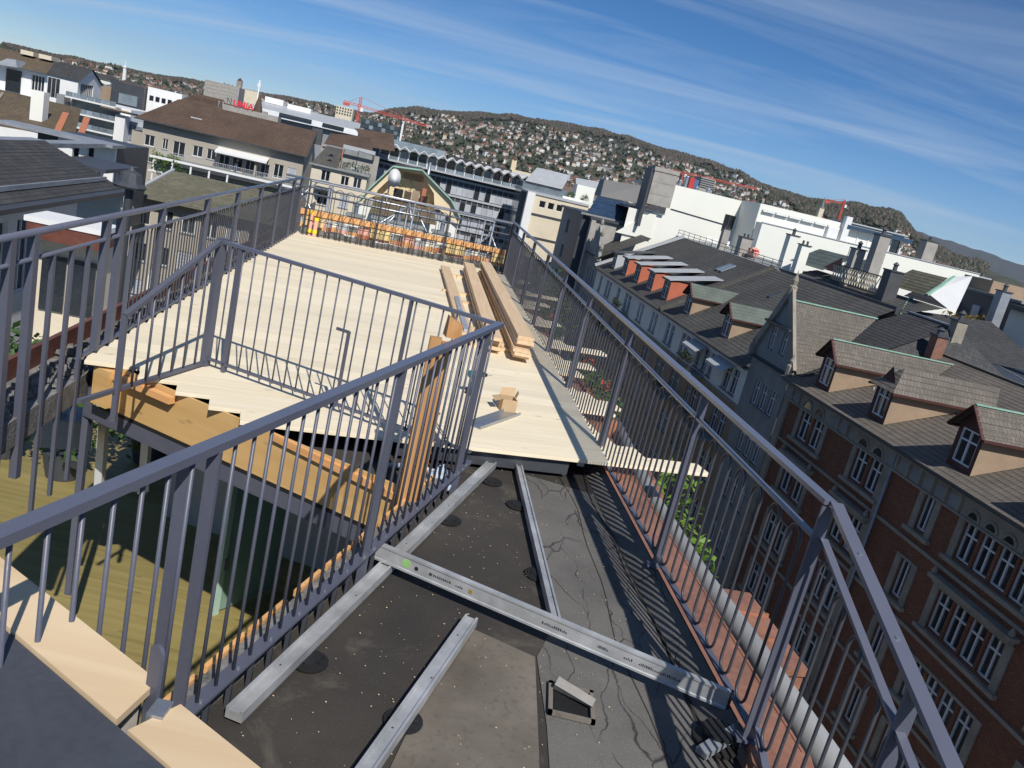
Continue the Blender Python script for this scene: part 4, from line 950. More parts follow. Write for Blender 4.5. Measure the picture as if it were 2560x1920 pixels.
# ---------------------------------------------------------------- brick house
H1 = bld('brick_house', 'red brick house with grey tiled roof and three gabled dormers across the street', 28, 32)
holes = []; NF = 24.3
rows = [(-8.75, -7.15), (-12.0, -10.25), (-15.3, -13.5), (-18.6, -16.8)]
for ri, (z0, z1) in enumerate(rows):
    for a, c in ((40.3, 41.5), (41.75, 42.95), (34.35, 35.45), (35.7, 36.8), (30.2, 31.0), (24.2, 25.1), (25.25, 26.15), (26.3, 27.2), (27.35, 28.25), (20.5, 21.6)):
        holes.append((a, c, z0, z1))
wall(H1, 'n', NF, 19, 45.3, GZ, -6.2, holes, M['brick'])
for i, h in enumerate(holes): window(H1, 'n', NF, h, 'casT' if h[1] - h[0] > .85 else 'cas', False)
P = PP('n', NF)
for ri, (z0, z1) in enumerate(rows):
    for a, c in ((40.1, 43.15), (34.15, 37.0), (30.0, 31.2), (24.0, 28.45), (20.3, 21.8)):
        b = MB(True)
        ubox(b, P, a - .16, a + .195, z0 - .1, z1 + .12, -.07, .0); ubox(b, P, c - .195, c + .16, z0 - .1, z1 + .12, -.07, 0); ubox(b, P, a + .2, c - .2, z1, z1 + .12, -.06, 0)
        ubox(b, P, a - .3, c + .3, z0 - .28, z0 - .1, -.22, 0)
        b.build('window_surround', M['stone'], H1)
        if ri == 1 and c - a > 2:
            b = MB(True); ubox(b, P, a - .25, c + .25, z1 + .32, z1 + .5, -.45, 0); ubox(b, P, a - .1, c + .1, z1 + .14, z1 + .31, -.25, 0); b.build('window_hood', M['stone'], H1)
            b = MB(True)
            for u in (a - .1, c + .1): b.lathe((NF - .3, u), [(.09, z1 + .5), (.13, z1 + .62), (.05, z1 + .8), (.02, z1 + .86)], 8)
            b.build('finial', M['stone'], H1)
    bbox(H1, 'string_course', NF - .10, NF - .002, 19, 45.3, z0 - .75, z0 - .60, 'stone')
def lunette(u0, u1, z, seg=10):
    m = (u0 + u1) / 2; r_ = (u1 - u0) / 2; b = MB(True); ring = [(m + r_ * math.cos(math.pi * i / seg), z + r_ * .95 * math.sin(math.pi * i / seg)) for i in range(seg + 1)]
    b.poly([P(u, zz_, -.165) for u, zz_ in ring]); o = b.build('lunette', M['glass'], H1)
    b = MB(True); b.tube([P(u, zz_, -.17) for u, zz_ in ring], .075, 6); b.build('arch', M['stone'], o)
bbox(H1, 'frieze', NF - .16, NF - .003, 19, 45.3, -7.0, -6.22, 'stone')
bbox(H1, 'frieze_ledge', NF - .24, NF - .004, 19, 45.3, -7.09, -7.005, 'stone')
for a, c in ((40.3, 41.5), (41.75, 42.95), (34.35, 35.45), (35.7, 36.8), (24.2, 25.1), (25.25, 26.15), (26.3, 27.2), (27.35, 28.25)): lunette(a + .1, c - .1, -6.9)
u = 19.4
while u < 45:
    if not any(a - .5 < u + .4 < c + .3 for a, c in ((40.1, 43.15), (34.15, 37.0), (24.0, 28.4))):
        b = MB(True); ubox(b, P, u + .12, u + .80, -6.92, -6.40, -.175, -.161); b.build('frieze_panel', M['grey'], H1)
        b = MB(True); ubox(b, P, u, u + .10, -6.95, -6.24, -.30, -.16); b.build('bracket', M['stone'], H1)
    u += .92
bbox(H1, 'corner_pilaster', NF - .12, NF - .001, 33.7, 34.0, GZ, -7.1, 'stone')
bbox(H1, 'corner_pilaster', NF - .14, NF - .001, 44.7, 45.3, GZ, -7.1, 'stone')
for i, dz in enumerate((0, .09, .18)): bbox(H1, 'cornice', NF - .42 - .12 * i, NF, 19, 45.5, -6.2 + dz, -6.115 + dz, 'dgrey' if i else 'stone')
roofing((23.66, 45.6, -5.92), (23.66, 19, -5.92), (33, 19, -2.60), (33, 47.2, -2.60)).build('roof', M['tile_grey'], H1)
bpoly(H1, 'roof_verge', [(23.66, 45.6, -5.95), (33, 47.2, -2.62), (33, 47.2, -4.5), (24.3, 45.6, -6.2)], 'stone_g')
bbeam(H1, 'ridge_cap', (33, 20, -2.55), (33, 47.2, -2.55), .3, .08, 'tile_grey')
bpoly(H1, 'back_slope', [(33, 19, -2.6), (33, 47.2, -2.6), (38, 47.2, -4.5), (38, 19, -4.5)], 'slate')
for (s0, s1, hip, cap) in ((41.5, 43.1, False, 'patina'), (35.9, 37.4, True, None), (29.3, 30.9, False, 'patina'), (23.2, 24.7, True, None)):
    dormer(H1, s0, s1, 24.55, -5.58, -3.72, -2.75, 29.6, 31.8 if not hip else 30.5, cap=cap, hip=hip)
b = MB(True); b.box(31.9, 32.6, 44.5, 45.2, -3.2, -1.55); o = b.build('chimney', M['chimbrick'], H1)
b = MB(True); b.box(31.82, 32.68, 44.42, 45.28, -1.55, -1.45); b.lathe((32.2, 44.85), [(.22, -1.45), (.2, -1.2), (.3, -1.15), (.05, -1.0)], 8); b.build('chimney_cap', M['dgrey'], o)
for i in range(16):                                     # snow hooks and vents on the tiles
    n_ = rnd.uniform(25, 32); b = MB(True); s_ = rnd.uniform(22, 45); z_ = -5.92 + (n_ - 23.66) * .3555; b.box(n_ - .04, n_ + .04, s_ - .03, s_ + .03, z_, z_ + .14); b.build('roof_hook', M['lgrey'], H1)
btube(H1, 'downpipe', [(NF - .2, 33.5, -6.2), (NF - .2, 33.5, GZ)], .06, 'zinc')

# ---------------------------------------------------------------- gabled stone house
H2 = bld('gabled_stone_house', 'grey stone house with a steep street gable and finial between brick and white houses', 28, 48)
hg = [(48.75, 49.5, -4.95, -3.55), (47.1, 47.85, -4.95, -3.55)]
wall(H2, 'n', 24.2, 45.5, 51.1, GZ, -5.35, [(a, c, z0, z1) for z0, z1 in rows for a, c in ((46.3, 47.2), (47.5, 48.4), (48.7, 49.6))], M['stone_g'])
for z0, z1 in rows:
    for a, c in ((46.3, 47.2), (47.5, 48.4), (48.7, 49.6)): window(H2, 'n', 24.2, (a, c, z0, z1), 'casT')
wall(H2, 'n', 24.2, 46.4, 50.4, -5.35, -3.4, hg, M['stone_g'], name='gable_wall')
for h in hg: window(H2, 'n', 24.2, h, 'casT')
b = MB(True)
for t_ in ([(46.4, -5.35), (46.4, -3.4), (45.4, -5.35)], [(50.4, -5.35), (51.2, -5.35), (50.4, -3.4)], [(46.4, -3.4), (50.4, -3.4), (48.4, -1.1)]): b.poly([(24.2, u, z_) for u, z_ in t_])
b.build('gable_wall', M['stone_g'], H2)
for u, z_ in ((45.2, -5.5), (51.4, -5.5)): bbeam(H2, 'gable_coping', (24.12, u, z_), (24.12, 48.4, -1.0), .5, .22, 'stone', (1, 0, 0))
b = MB(True); b.lathe((24.15, 48.4), [(.24, -1.3), (.28, -.8), (.16, -.7), (.2, -.4), (.06, -.05), (.01, .25)], 8); b.build('finial', M['stone'], H2)
for u in (45.5, 51.2):
    b = MB(True); b.lathe((24.1, u), [(.25, -5.9), (.28, -5.2), (.16, -5.1), (.2, -4.9), (.03, -4.5)], 8); b.build('finial', M['stone'], H2)
roofing((24.4, 45.2, -5.6), (25.6, 45.2, -5.2), (30.2, 48.4, -1.62), (24.4, 48.4, -1.62)).build('roof', M['tile_grey'], H2)
roofing((24.4, 51.5, -5.6), (25.6, 51.5, -5.2), (30.2, 48.4, -1.62), (24.4, 48.4, -1.62)).build('roof', M['tile_mid'], H2)
bbeam(H2, 'ridge_cap', (24.4, 48.4, -1.58), (30.2, 48.4, -1.58), .2, .07, 'patina')
roofing((23.9, 51.2, -5.9), (23.9, 44.6, -5.9), (34, 46.2, -.95), (34, 51.2, -.95)).build('main_roof', M['tile_dark'], H2)
bbeam(H2, 'ridge_cap', (34, 46.2, -.9), (34, 51.2, -.9), .35, .1, 'zinc')
bpoly(H2, 'hip', [(34, 46.2, -.97), (24.6, 45.2, -5.7), (34, 44.6, -3.2), (38, 45, -3.4)], 'tile_dark')
bbox(H2, 'hood', 23.8, 24.19, 46.6, 50.2, -3.38, -3.22, 'dgrey')

# ---------------------------------------------------------------- white house with awnings
def street_house(name, label, s0, s1, wmat, wins, roofm, zE=-6.8, nT=33, zT=-1.0, low='tanwall'):
    H = bld(name, label, 28, (s0 + s1) / 2); hs_ = [(a, c, z0, z1) for z0, z1 in ((-9.2, -7.4), (-12.5, -10.7), (-15.8, -14.0), (-19.1, -17.3)) for a, c in wins]
    wall(H, 'n', 24.3, s0, s1, -9.7, zE - .2, [h for h in hs_ if h[2] > -9.7], M[wmat]); wall(H, 'n', 24.3, s0, s1, GZ, -9.7, [h for h in hs_ if h[2] < -9.7], M[low], name='lower_wall')
    for h in hs_: window(H, 'n', 24.3, h, 'casT')
    for i in range(2): bbox(H, 'cornice', 23.95 - .18 * i, 24.3, s0, s1, zE - .22 + .11 * i, zE - .12 + .11 * i, 'stone_g' if not i else 'dgrey')
    for z_ in (-9.6, -12.9): bbox(H, 'string_course', 24.16, 24.298, s0, s1, z_ - .1, z_ + .1, 'stone')
    roofing((23.8, s1, zE), (23.8, s0, zE), (nT, s0, zT), (nT, s1, zT), .36).build('roof', M[roofm], H)
    return H
H3 = street_house('awning_house', 'pale house with small awnings and two metal roofed dormers', 51.2, 71, 'offwhite', [(52.4, 53.6), (53.8, 55.0), (57.2, 58.2), (58.5, 59.7), (60, 61.0), (63.0, 64.0), (64.2, 65.2), (67.2, 68.2), (68.5, 69.5)], 'tile_mid')
for s_ in (57.4, 66.5): dormer(H3, s_, s_ + 1.7, 24.9, -6.3, -4.35, -3.5, 28.2, 29.3, 'dgrey', 'tanwall', 'patina_dk')
for s_ in (53.2, 58.8):
    b = MB(True); b.poly([(24.25, s_, -7.25), (24.25, s_ + 3.3, -7.25), (23.3, s_ + 3.3, -7.75), (23.3, s_, -7.75)]); b.poly([(23.3, s_, -7.75), (23.3, s_ + 3.3, -7.75), (23.3, s_ + 3.3, -7.95), (23.3, s_, -7.95)]); b.build('awning', M['lgrey'], H3)
def balcony(H, s0, s1, z, plants=True):
    bbox(H, 'balcony_slab', 23.0, 24.29, s0, s1, z - .18, z, 'stone_g'); b = MB(True)
    for i in range(int((s1 - s0) / .22) + 1): b.beam((23.05, s0 + i * .22, z), (23.05, s0 + i * .22, z + .95), .03, .03, up=(0, 1, 0))
    b.beam((23.05, s0, z + .95), (23.05, s1, z + .95), .05, .05); b.build('balcony_railing', M['steel_dk'], H)
    if plants: merge_sn = [leaves(60, SN(23.15, s0 + (s1 - s0) * (i + .5) / 6, z + .8 + rnd.random() * .3), (.3, .3, .3), .09) for i in range(6)]; merge(*merge_sn).build('balcony_plants', M['leaf_dark'], H)
balcony(H3, 58.3, 61.5, -9.4); balcony(H3, 52.8, 57, -12.7); balcony(H3, 62.8, 65.4, -12.7)
H4 = street_house('red_dormer_house', 'long pale house with a row of four red sided dormers', 71.05, 99.5, 'offwhite', [(72.4, 73.2), (73.5, 74.3), (77.2, 78.0), (78.3, 79.1), (82.2, 83.3), (83.6, 84.7), (87, 88.2), (91.2, 92.3), (92.6, 93.7), (96, 97.2)], 'tile_mid')
for s_ in (73.2, 78.4, 83.6, 88.8): dormer(H4, s_, s_ + 2.0, 24.9, -6.2, -4.2, -3.0, 28.6, 30.4, 'dgrey', 'reddorm', 'lgrey', shed=True)
dormer(H4, 94.2, 95.9, 24.9, -6.2, -4.3, -3.2, 28.4, 29.8, 'dgrey', 'lgrey', 'dgrey', shed=True)
balcony(H4, 81.8, 84.6, -9.4); balcony(H4, 86.4, 89, -12.7)
bbeam(H4, 'firewall_coping', (23.7, 98.9, -6.5), (33, 97.0, -.75), .5, .35, 'lgrey')
for s_ in (76.2, 77.2): bbeam(H4, 'skylight', (30.3, s_, -2.55), (31.6, s_, -1.75), .55, .12, 'glass_band')
bbeam(H3, 'firewall_coping', (23.75, 71.0, -6.65), (33, 71.0, -.85), .5, .3, 'tile_mid')
bbeam(H3, 'skylight', (29.8, 63.4, -2.95), (30.8, 63.4, -2.3), .5, .12, 'dgrey')
# roof terrace at the top of the red dormer house
T1 = bld('roof_terrace', 'roof terrace with thin railing and white chairs above the red dormers', 36, 85, 'terrace')
bbox(T1, 'floor', 33.0, 41, 70, 100, -1.4, -.95, 'stone_g')
for z_ in (-.2, -.55):
    btube(T1, 'rail', [(33.2, 70, z_), (33.2, 100, z_)], .03, 'steel_dk', 6)
for i in range(16):
    btube(T1, 'rail_post', [(33.2, 70 + i * 2, -.95), (33.2, 70 + i * 2, -.15)], .03, 'steel_dk', 6)
for i, (n_, s_) in enumerate(((35, 92), (35.6, 93.2), (35.2, 94.6), (36, 90.5))):
    o = bld('garden_chair', ('white garden chair on the roof terrace, second from the right of four', 'white garden chair on the roof terrace, second from the left of four', 'leftmost of four white garden chairs on the roof terrace', 'rightmost of four white garden chairs on the roof terrace')[i], n_, s_, 'chair', 'white chairs on the roof terrace'); o.location.z = -.95; FR[o.name] = Matrix.Translation(o.location) @ Matrix.Rotation(ANG, 4, 'Z')
    b = MB(True); b.box(n_ - .25, n_ + .25, s_ - .25, s_ + .25, -.55, -.5); b.build('seat', M['white'], o); b = MB(True); b.box(n_ - .25, n_ + .25, s_ + .2, s_ + .25, -.5, .0); b.build('backrest', M['white'], o)
    for dx in (-.22, .22):
        for dy in (-.22, .22): b = MB(True); b.box(n_ + dx - .02, n_ + dx + .02, s_ + dy - .02, s_ + dy + .02, -.95, -.55); b.build('leg', M['white'], o)
um = bld('folded_parasol', 'red and white striped folded parasol lying on the roof terrace', 34.6, 80, 'parasol'); b = MB(True); b.tube([(34.4, 78.6, -.5), (34.6, 79.6, -.25), (34.7, 81, -.6)], [.25, .55, .3], 10); b.build('canopy', M['pinkp'], um)
for i in range(3): bbeam(um, 'stripe', (34.2 + .2 * i, 78.8, -.1), (34.35 + .2 * i, 80.6, -.05), .1, .3, 'red')
for n_, s_, w_, h_ in ((34.0, 87.0, .75, 2.3), (34.2, 81.8, 1.1, 1.9), (34.5, 69.5, .8, 2.6)):
    o = bld('chimney_stack', {87.0: 'slim rendered chimney in front of the white wall, left one', 81.8: 'broad rendered chimney in front of the white wall, right one', 69.5: 'tall white chimney at the right end of the roof terrace'}[s_], n_, s_, 'chimney', 'chimneys on the street roofs')
    bbox(o, 'stack', n_ - w_ / 2, n_ + w_ / 2, s_ - w_ / 2, s_ + w_ / 2, -1.6, -1.0 + h_, 'concrete' if s_ != 69.5 else 'offwhite'); bbox(o, 'cap', n_ - w_ / 2 - .08, n_ + w_ / 2 + .08, s_ - w_ / 2 - .08, s_ + w_ / 2 + .08, -1.0 + h_, -.9 + h_, 'dgrey')
    b = MB(True)
    for dx in (-.2, .2): b.lathe((n_ + dx, s_), [(.1, -.9 + h_), (.1, -.6 + h_), (.14, -.58 + h_)], 8)
    b.build('pot', M['dgrey'], o)
# ---------------------------------------------------------------- narrow ornate house and grey office
H5 = street_house('narrow_ornate_house', 'narrow grey stone house with a curved gable top', 99.6, 106.8, 'stone_g', [(100.6, 101.6), (102, 103), (103.4, 104.4)], 'tile_mid', -5.8, 30, -2, 'stone_g')
b = MB(True); prof = [(99.8, -6), (100.4, -5.0), (100.2, -4.6), (101.4, -4.0), (101.6, -3.0), (102.4, -2.6), (103.2, -1.8), (104, -2.6), (104.8, -3.0), (105, -4.0), (106.2, -4.6), (106, -5.0), (106.6, -6)]
b.prism([(24.1, u, z_) for u, z_ in prof], (.4, 0, 0)); b.build('curved_gable', M['stone_g'], H5)
for u, z_ in ((100.3, -4.6), (101.6, -3.0), (103.2, -1.8), (104.9, -3.0), (106.1, -4.6)):
    b = MB(True); b.lathe((24.3, u), [(.2, z_), (.24, z_ + .3), (.05, z_ + .8)], 8); b.build('finial', M['stone'], H5)
H6 = bld('grey_office', 'grey concrete office building with wide ribbon windows at the end of the row', 29, 118)
hs_ = [(109.5, 124.5, z0, z0 + 2.0) for z0 in (-4.9, -8.7, -12.5, -16.3)]
wall(H6, 'n', 24.0, 107, 130, GZ, -1.5, hs_, M['grey'], .35)
for h in hs_: window(H6, 'n', 24.0, h, 'mul9', False, 'lgrey', depth=.3)
wall(H6, 's', 107, 24, 40, GZ, -1.5, [], M['concrete']); bbox(H6, 'flat_roof', 23.5, 40, 106.6, 130, -1.5, -1.2, 'dgrey'); bbox(H6, 'corner_pier', 23.7, 24.3, 106.7, 107.6, GZ, -1.5, 'concrete')
H7 = bld('cream_office', 'cream panelled building closing the end of the street', 24, 145)
hs_ = [(21.6 + i * 1.5, 22.7 + i * 1.5, -2.7, -1.6) for i in range(5)] + [(21.6 + i * 1.5, 22.7 + i * 1.5, -14, -12) for i in range(5)]
wall(H7, 's', 140, 20.6, 30, GZ, -.8, hs_, M['cream'], .3)
for h in hs_: window(H7, 's', 140, h, 'single', False)
for z_ in (-4.2, -8.0, -11.6, -15.2): bbox(H7, 'dark_joint', 20.6, 30, 139.9, 139.995, z_, z_ + .35, 'dgrey')  # flat dark grey strips marking the horizontal joints
bbox(H7, 'white_edge', 19.3, 20.6, 139.6, 141, GZ, -.6, 'white'); bbox(H7, 'flat_roof', 19.3, 30, 139.8, 160, -.8, -.5, 'lgrey')
b = MB(True); b.box(26.5, 27.2, 138.5, 139.9, GZ, -2); b.build('pier', M['cream'], H7)
# ------------------------------------------------------------------ white block behind the street row
V1 = bld('white_penthouse_block', 'large blank off white building with a concrete tower behind the street roofs', 37, 108)
hs_ = [(40.3, 41.8, .7, 2.95)]
wall(V1, 's', 105, 32.4, 42, -8, 5.0, hs_, M['offwhite']); wall(V1, 's', 105, 27.6, 32.4, -8, 1.0, [], M['offwhite']); window(V1, 's', 105, hs_[0], 'cas', False, 'dgrey')
wall(V1, 'n', 42, 99, 105, -8, 5.1, [], M['offwhite']); wall(V1, 's', 99, 42, 60, -8, 5.1, [], M['offwhite'])
bbox(V1, 'flat_roof', 32.4, 42, 105.05, 125, 4.6, 4.9, 'lgrey'); bbox(V1, 'flat_roof', 42.05, 60, 99.05, 125, 4.6, 4.95, 'lgrey')
bpoly(V1, 'flat_roof', [(27.6, 105.01, 1.0), (32.4, 105.01, 1.0), (32.4, 120, 1.0), (27.6, 120, 1.0)], 'lgrey')
b = MB(True); b.prism([(26.6, 104.98, -2.4), (31.3, 104.98, 1.6), (31.3, 104.98, -2.4)], (0, -.25, 0)); b.build('sloped_wall', M['offwhite'], V1)
for i, z_ in enumerate((2.0, 3.3, 4.8)): bbox(V1, 'tower_panel', 29.3, 32.4, 103.6, 107, z_, (3.27, 4.77, 6.1)[i], 'concrete')
bbox(V1, 'tower_cap', 29.2, 32.5, 103.5, 107.1, 6.1, 6.6, 'concrete'); bbox(V1, 'tower_side', 28.95, 29.29, 103.8, 107, -1.0, 6.3, 'dgrey')
for i, (n_, h_) in enumerate(((33.4, 1.4), (34.2, .8), (35.0, 1.5), (36.6, .5), (38.2, .6))):
    b = MB(True); b.cyl((n_, 108), .25, 4.9, 4.9 + h_, 10); b.lathe((n_, 108), [(.33, 4.9 + h_), (.3, 5.05 + h_)], 10); b.build('vent_pipe', M['galv'], V1)
btube(V1, 'conduit', [(33, 104.9, 2.0), (41, 104.9, 1.6)], .05, 'dgrey', 6)
B2 = bld('glazed_roof_building', 'dark building with a sloped blue glass roof left of the concrete tower', 27, 113)
roofing((23.4, 109, -.9), (27.6, 109, -1.1), (29.4, 113, 1.45), (25.1, 113, 1.45), 1.3, .06).build('glass_roof', M['glass_sky'], B2)
for i in range(7):
    f = i / 6; bbeam(B2, 'glazing_bar', (23.4 + 4.2 * f, 108.95, -.86), (25.1 + 4.3 * f, 113, 1.5), .07, .07, 'dgrey')
bpoly(B2, 'roof_cheek', [(27.6, 109, -1.1), (29.4, 113, 1.45), (31, 113, 1.7), (28.4, 109, -1.4)], 'dgrey')
b = MB(True); b.hexa([(25.4, 112.9, 1.5), (31, 112.9, 1.7), (31, 117, 1.7), (25.4, 117, 1.5), (25.7, 114.2, 3.75), (31, 114.2, 4.1), (31, 117, 4.1), (25.7, 117, 3.75)]); b.build('plant_box', M['dgrey'], B2)
bbox(B2, 'wall', 22.9, 28, 109.2, 117, GZ, -1.0, 'dgrey'); bbox(B2, 'eave', 22.5, 28.2, 108.6, 109.2, -1.25, -1.0, 'stone_g')
V2 = bld('long_white_wing', 'long white wing with solar panels and glazed penthouse behind the chimneys', 56, 100)
wall(V2, 's', 97, 42.05, 72, -12, 2.9, [], M['offwhite']); wall(V2, 'n', 42.05, 97, 98.9, -8, 2.9, [], M['offwhite']); bbox(V2, 'flat_roof', 42.2, 74, 97.2, 116, 2.4, 2.7, 'lgrey'); bbox(V2, 'coping', 42, 72, 96.9, 97.25, 2.9, 3.0, 'lgrey')
for i in range(4):
    n_ = 42.6 + i * 2.5; bbox(V2, 'plant_room', n_, n_ + 2.3, 99.5, 103, 2.7, 4.1, 'lgrey')
    for j in range(3): bbox(V2, 'louvre_post', n_ + .3 + j * .75, n_ + .42 + j * .75, 99.3, 99.48, 2.7, 4.1, 'white')
for i in range(6):
    b = MB(True); n_ = 42.4 + i * 1.75; b.hexa([(n_, 98.8, 4.3), (n_ + 1.7, 98.8, 4.3), (n_ + 1.7, 102, 5.0), (n_, 102, 5.0), (n_, 98.8, 4.4), (n_ + 1.7, 98.8, 4.4), (n_ + 1.7, 102, 5.1), (n_, 102, 5.1)]); b.build('solar_panel', M['solar'], V2)
    bbox(V2, 'panel_edge', n_, n_ + 1.6, 98.6, 98.78, 4.22, 4.42, 'white')
bbox(V2, 'white_box', 51.2, 52.6, 98.4, 100, 2.7, 4.3, 'white'); bbox(V2, 'white_post', 53.0, 53.8, 98.2, 99, 2.7, 6.0, 'white')
for i in range(5): bbox(V2, 'penthouse_bay', 54.2 + i * 1.5, 55.5 + i * 1.5, 99.2, 103, 2.7, 4.7, 'glass_band' if i in (1, 3) else 'glass')
for i in range(6): bbox(V2, 'penthouse_post', 54.0 + i * 1.5, 54.17 + i * 1.5, 98.9, 99.15, 2.7, 4.7, 'white')
bbox(V2, 'penthouse_roof', 53.4, 62.4, 98.2, 104, 4.75, 4.95, 'lgrey'); bbox(V2, 'penthouse_fascia', 53.4, 62.4, 98.1, 98.19, 4.6, 5.05, 'glass_sky'); bbox(V2, 'penthouse_roof', 54.0, 62.0, 98.8, 104, 5.3, 5.45, 'lgrey'); bbox(V2, 'penthouse_clerestory', 54.2, 61.8, 99.2, 104, 4.96, 5.29, 'glass_sky')
# ridge clutter of the back roofs
RB = bld('back_roofs', 'jumble of green copper and grey roofs behind the gabled stone house', 37, 62)
bbox(RB, 'wall', 33.8, 41, 52.5, 69.8, -8, -1.2, 'stone_g')
roofing((33.8, 69.8, -1.1), (33.8, 51.3, -1.1), (36.5, 51.3, -.2), (36.5, 69.8, -.2), .4).build('roof', M['tile_mid'], RB); roofing((34, 46.3, -2.6), (42, 46.3, -2.6), (41, 52.4, -.4), (34, 52.4, -.9), .4).build('roof', M['tile_dark'], RB)
roofing((35, 72.5, .0), (35, 66, .0), (37.5, 66, 1.6), (37.5, 72.5, 1.6), .5).build('green_roof', M['patina_dk'], RB)
roofing((35.5, 66, .2), (35.5, 61.8, .2), (38, 62.6, 1.7), (38, 65.2, 1.7), .4).build('green_roof', M['patina_dk'], RB)
bpoly(RB, 'red_gable', [(35.3, 67, .1), (35.3, 63.5, .1), (35.9, 65.2, 1.4)], 'darkred')
roofing((36, 58.4, .3), (36, 53, .3), (37.5, 53.5, 1.8), (37.5, 57.8, 1.8), .3).build('olive_roof', M['tile_olive'], RB)
bpoly(RB, 'white_verge', [(36.2, 53.2, .5), (37.6, 53.6, 1.9), (38.5, 52.5, 2.3), (37.5, 51.5, -.4)], 'white')
bbeam(RB, 'patina_verge', (36, 52.9, .4), (37.8, 53.3, 2.0), .2, .15, 'patina')
bbeam(RB, 'patina_verge', (33.8, 51.5, -1.2), (37, 56.0, -.1), .3, .12, 'patina')
bbox(RB, 'sheet_roof', 33.8, 35.4, 58.6, 63, -1.15, -.95, 'zinc')
bbox(RB, 'zinc_parapet', 33.3, 33.6, 51.6, 70.5, -1.3, -.8, 'dgrey')
for (n_, s_, w_, z0, z1, mt, lb) in ((35.2, 73.7, .9, -.8, 2.2, 'offwhite', 'tall white chimney behind the green copper roof'), (35.4, 62.3, .85, -.3, 2.3, 'concrete', 'grey chimney left of the trellis'), (36, 60.6, .9, .2, 3.7, 'concrete', 'tallest grey chimney in front of the white wing'), (35, 56.0, 1.0, -.8, 1.35, 'slate', 'dark squat chimney at the right end of the trellis'), (34.0, 46.0, .7, -2.2, -.5, 'stone', 'chequered grey chimney behind the brick house'), (47.5, 60.5, .8, -3, 1.7, 'zinc', 'dark round topped flue by the far white wall'), (65.5, 99.5, 1.6, 2.6, 5.4, 'concrete', 'boxy grey chimney on the far white wing')):
    o = bld('chimney_stack', lb, n_, s_, 'chimney', 'chimneys on the street roofs'); bbox(o, 'stack', n_ - w_ / 2, n_ + w_ / 2, s_ - w_ / 2, s_ + w_ / 2, z0 - .6, z1, mt)
    bbox(o, 'cap', n_ - w_ / 2 - .07, n_ + w_ / 2 + .07, s_ - w_ / 2 - .07, s_ + w_ / 2 + .07, z1, z1 + .1, 'dgrey'); b = MB(True); b.lathe((n_, s_), [(.16, z1 + .1), (.15, z1 + .45), (.24, z1 + .5), (.04, z1 + .7)], 8); b.build('pot', M['slate'], o)
tr = bld('roof_trellis', 'lattice trellis fence on the roof behind the gabled stone house', 35, 60.5, 'trellis')
for i in range(18):
    s_ = 57.3 + i * .38; b = MB(True); b.beam((34.9, s_, -.45), (34.9, s_ + .55, .75), .05, .05); b.build('slat', M['cream'], tr); b = MB(True); b.beam((34.95, s_ + .55, -.45), (34.95, s_, .75), .05, .05); b.build('slat', M['cream'], tr)
bbeam(tr, 'rail', (34.9, 57.2, .8), (34.9, 64.3, .8), .08, .08, 'bark'); bbeam(tr, 'rail', (34.9, 57.2, -.5), (34.9, 64.3, -.5), .08, .08, 'bark')
btube(tr, 'mast', [(35, 62.9, -.4), (35, 62.9, 2.4)], .03, 'lgrey', 6)
# right edge
BR = bld('blue_flat_roof_building', 'low building with a dark blue grey flat roof behind the brick house', 46, 58)
b = MB(True); b.prism([(55.6, 76, -4.4), (44.5, 58.6, -4.4), (36.5, 42, -4.4), (52, 46, -4.4), (62, 66, -4.4)], (0, 0, .4)); b.build('roof', plain('blue_grey_membrane', (.045, .06, .09), .6, 0, .2), BR)
bbeam(BR, 'white_edge', (55.6, 76.2, -3.9), (52.0, 57, -3.9), .5, .2, 'white'); bbeam(BR, 'seam', (52, 68, -3.98), (43, 46, -3.98), .12, .05, 'zinc')
b = MB(True); b.prism([(55, 75, GZ), (44.8, 58.6, GZ), (37, 43, GZ), (52, 47, GZ), (61, 66, GZ)], (0, 0, 18.58)); b.build('wall', M['stone_g'], BR)
DR = bld('dark_roof_house', 'house with dark roof and boxy attic at the right edge of the view', 54, 72)
roofing((50, 77, -1.0), (50, 70, -1.0), (52.5, 71, 1.6), (52.5, 76, 1.6), .4).build('roof', M['tile_dark'], DR)
bbox(DR, 'attic', 51, 60, 62.5, 70, -3.2, 1.1, 'dgrey'); bbox(DR, 'attic_roof', 50.8, 60, 62.3, 70.2, 1.1, 1.3, 'stone_g'); bbox(DR, 'cornice_box', 52, 60, 68, 72, 1.3, 2.4, 'tanwall')
bbox(DR, 'shutter', 50.9, 50.99, 67, 68, -2.2, .0, 'lgrey'); bbox(DR, 'shutter', 50.9, 50.99, 64.5, 65.3, -2.6, -.6, 'lgrey')
bbox(DR, 'lower_wall', 50.2, 62, 60, 78, GZ, -3.2, 'stone_g')
WR = bld('white_end_house', 'pale rendered house cut off by the right edge of the view', 54, 60)
hs_ = [(58.6, 59.2, -1.6, -.8)]
wall(WR, 'n', 50, 50, 62.2, GZ, .5, hs_, M['offwhite']); window(WR, 'n', 50, hs_[0], 'single', False); bbox(WR, 'eave', 49.4, 60, 50, 62.4, .5, .9, 'dgrey')
tree('autumn_tree', 'yellow brown tree crown in front of the white house at the right edge', SN(48.6, 64.0, GZ), 20, [(0, 0, -2.6, 1.7, 1.7, 1.5), (-1.1, 1.4, -2.2, 1.4, 1.4, 1.3), (1.0, -1.4, -3.4, 1.6, 1.5, 1.5), (.4, .6, -1.6, 1.2, 1.2, 1.0), (1.6, -3.0, -4.6, 1.5, 1.5, 1.4)], M['leaf_autumn'], .2, .16, 300)

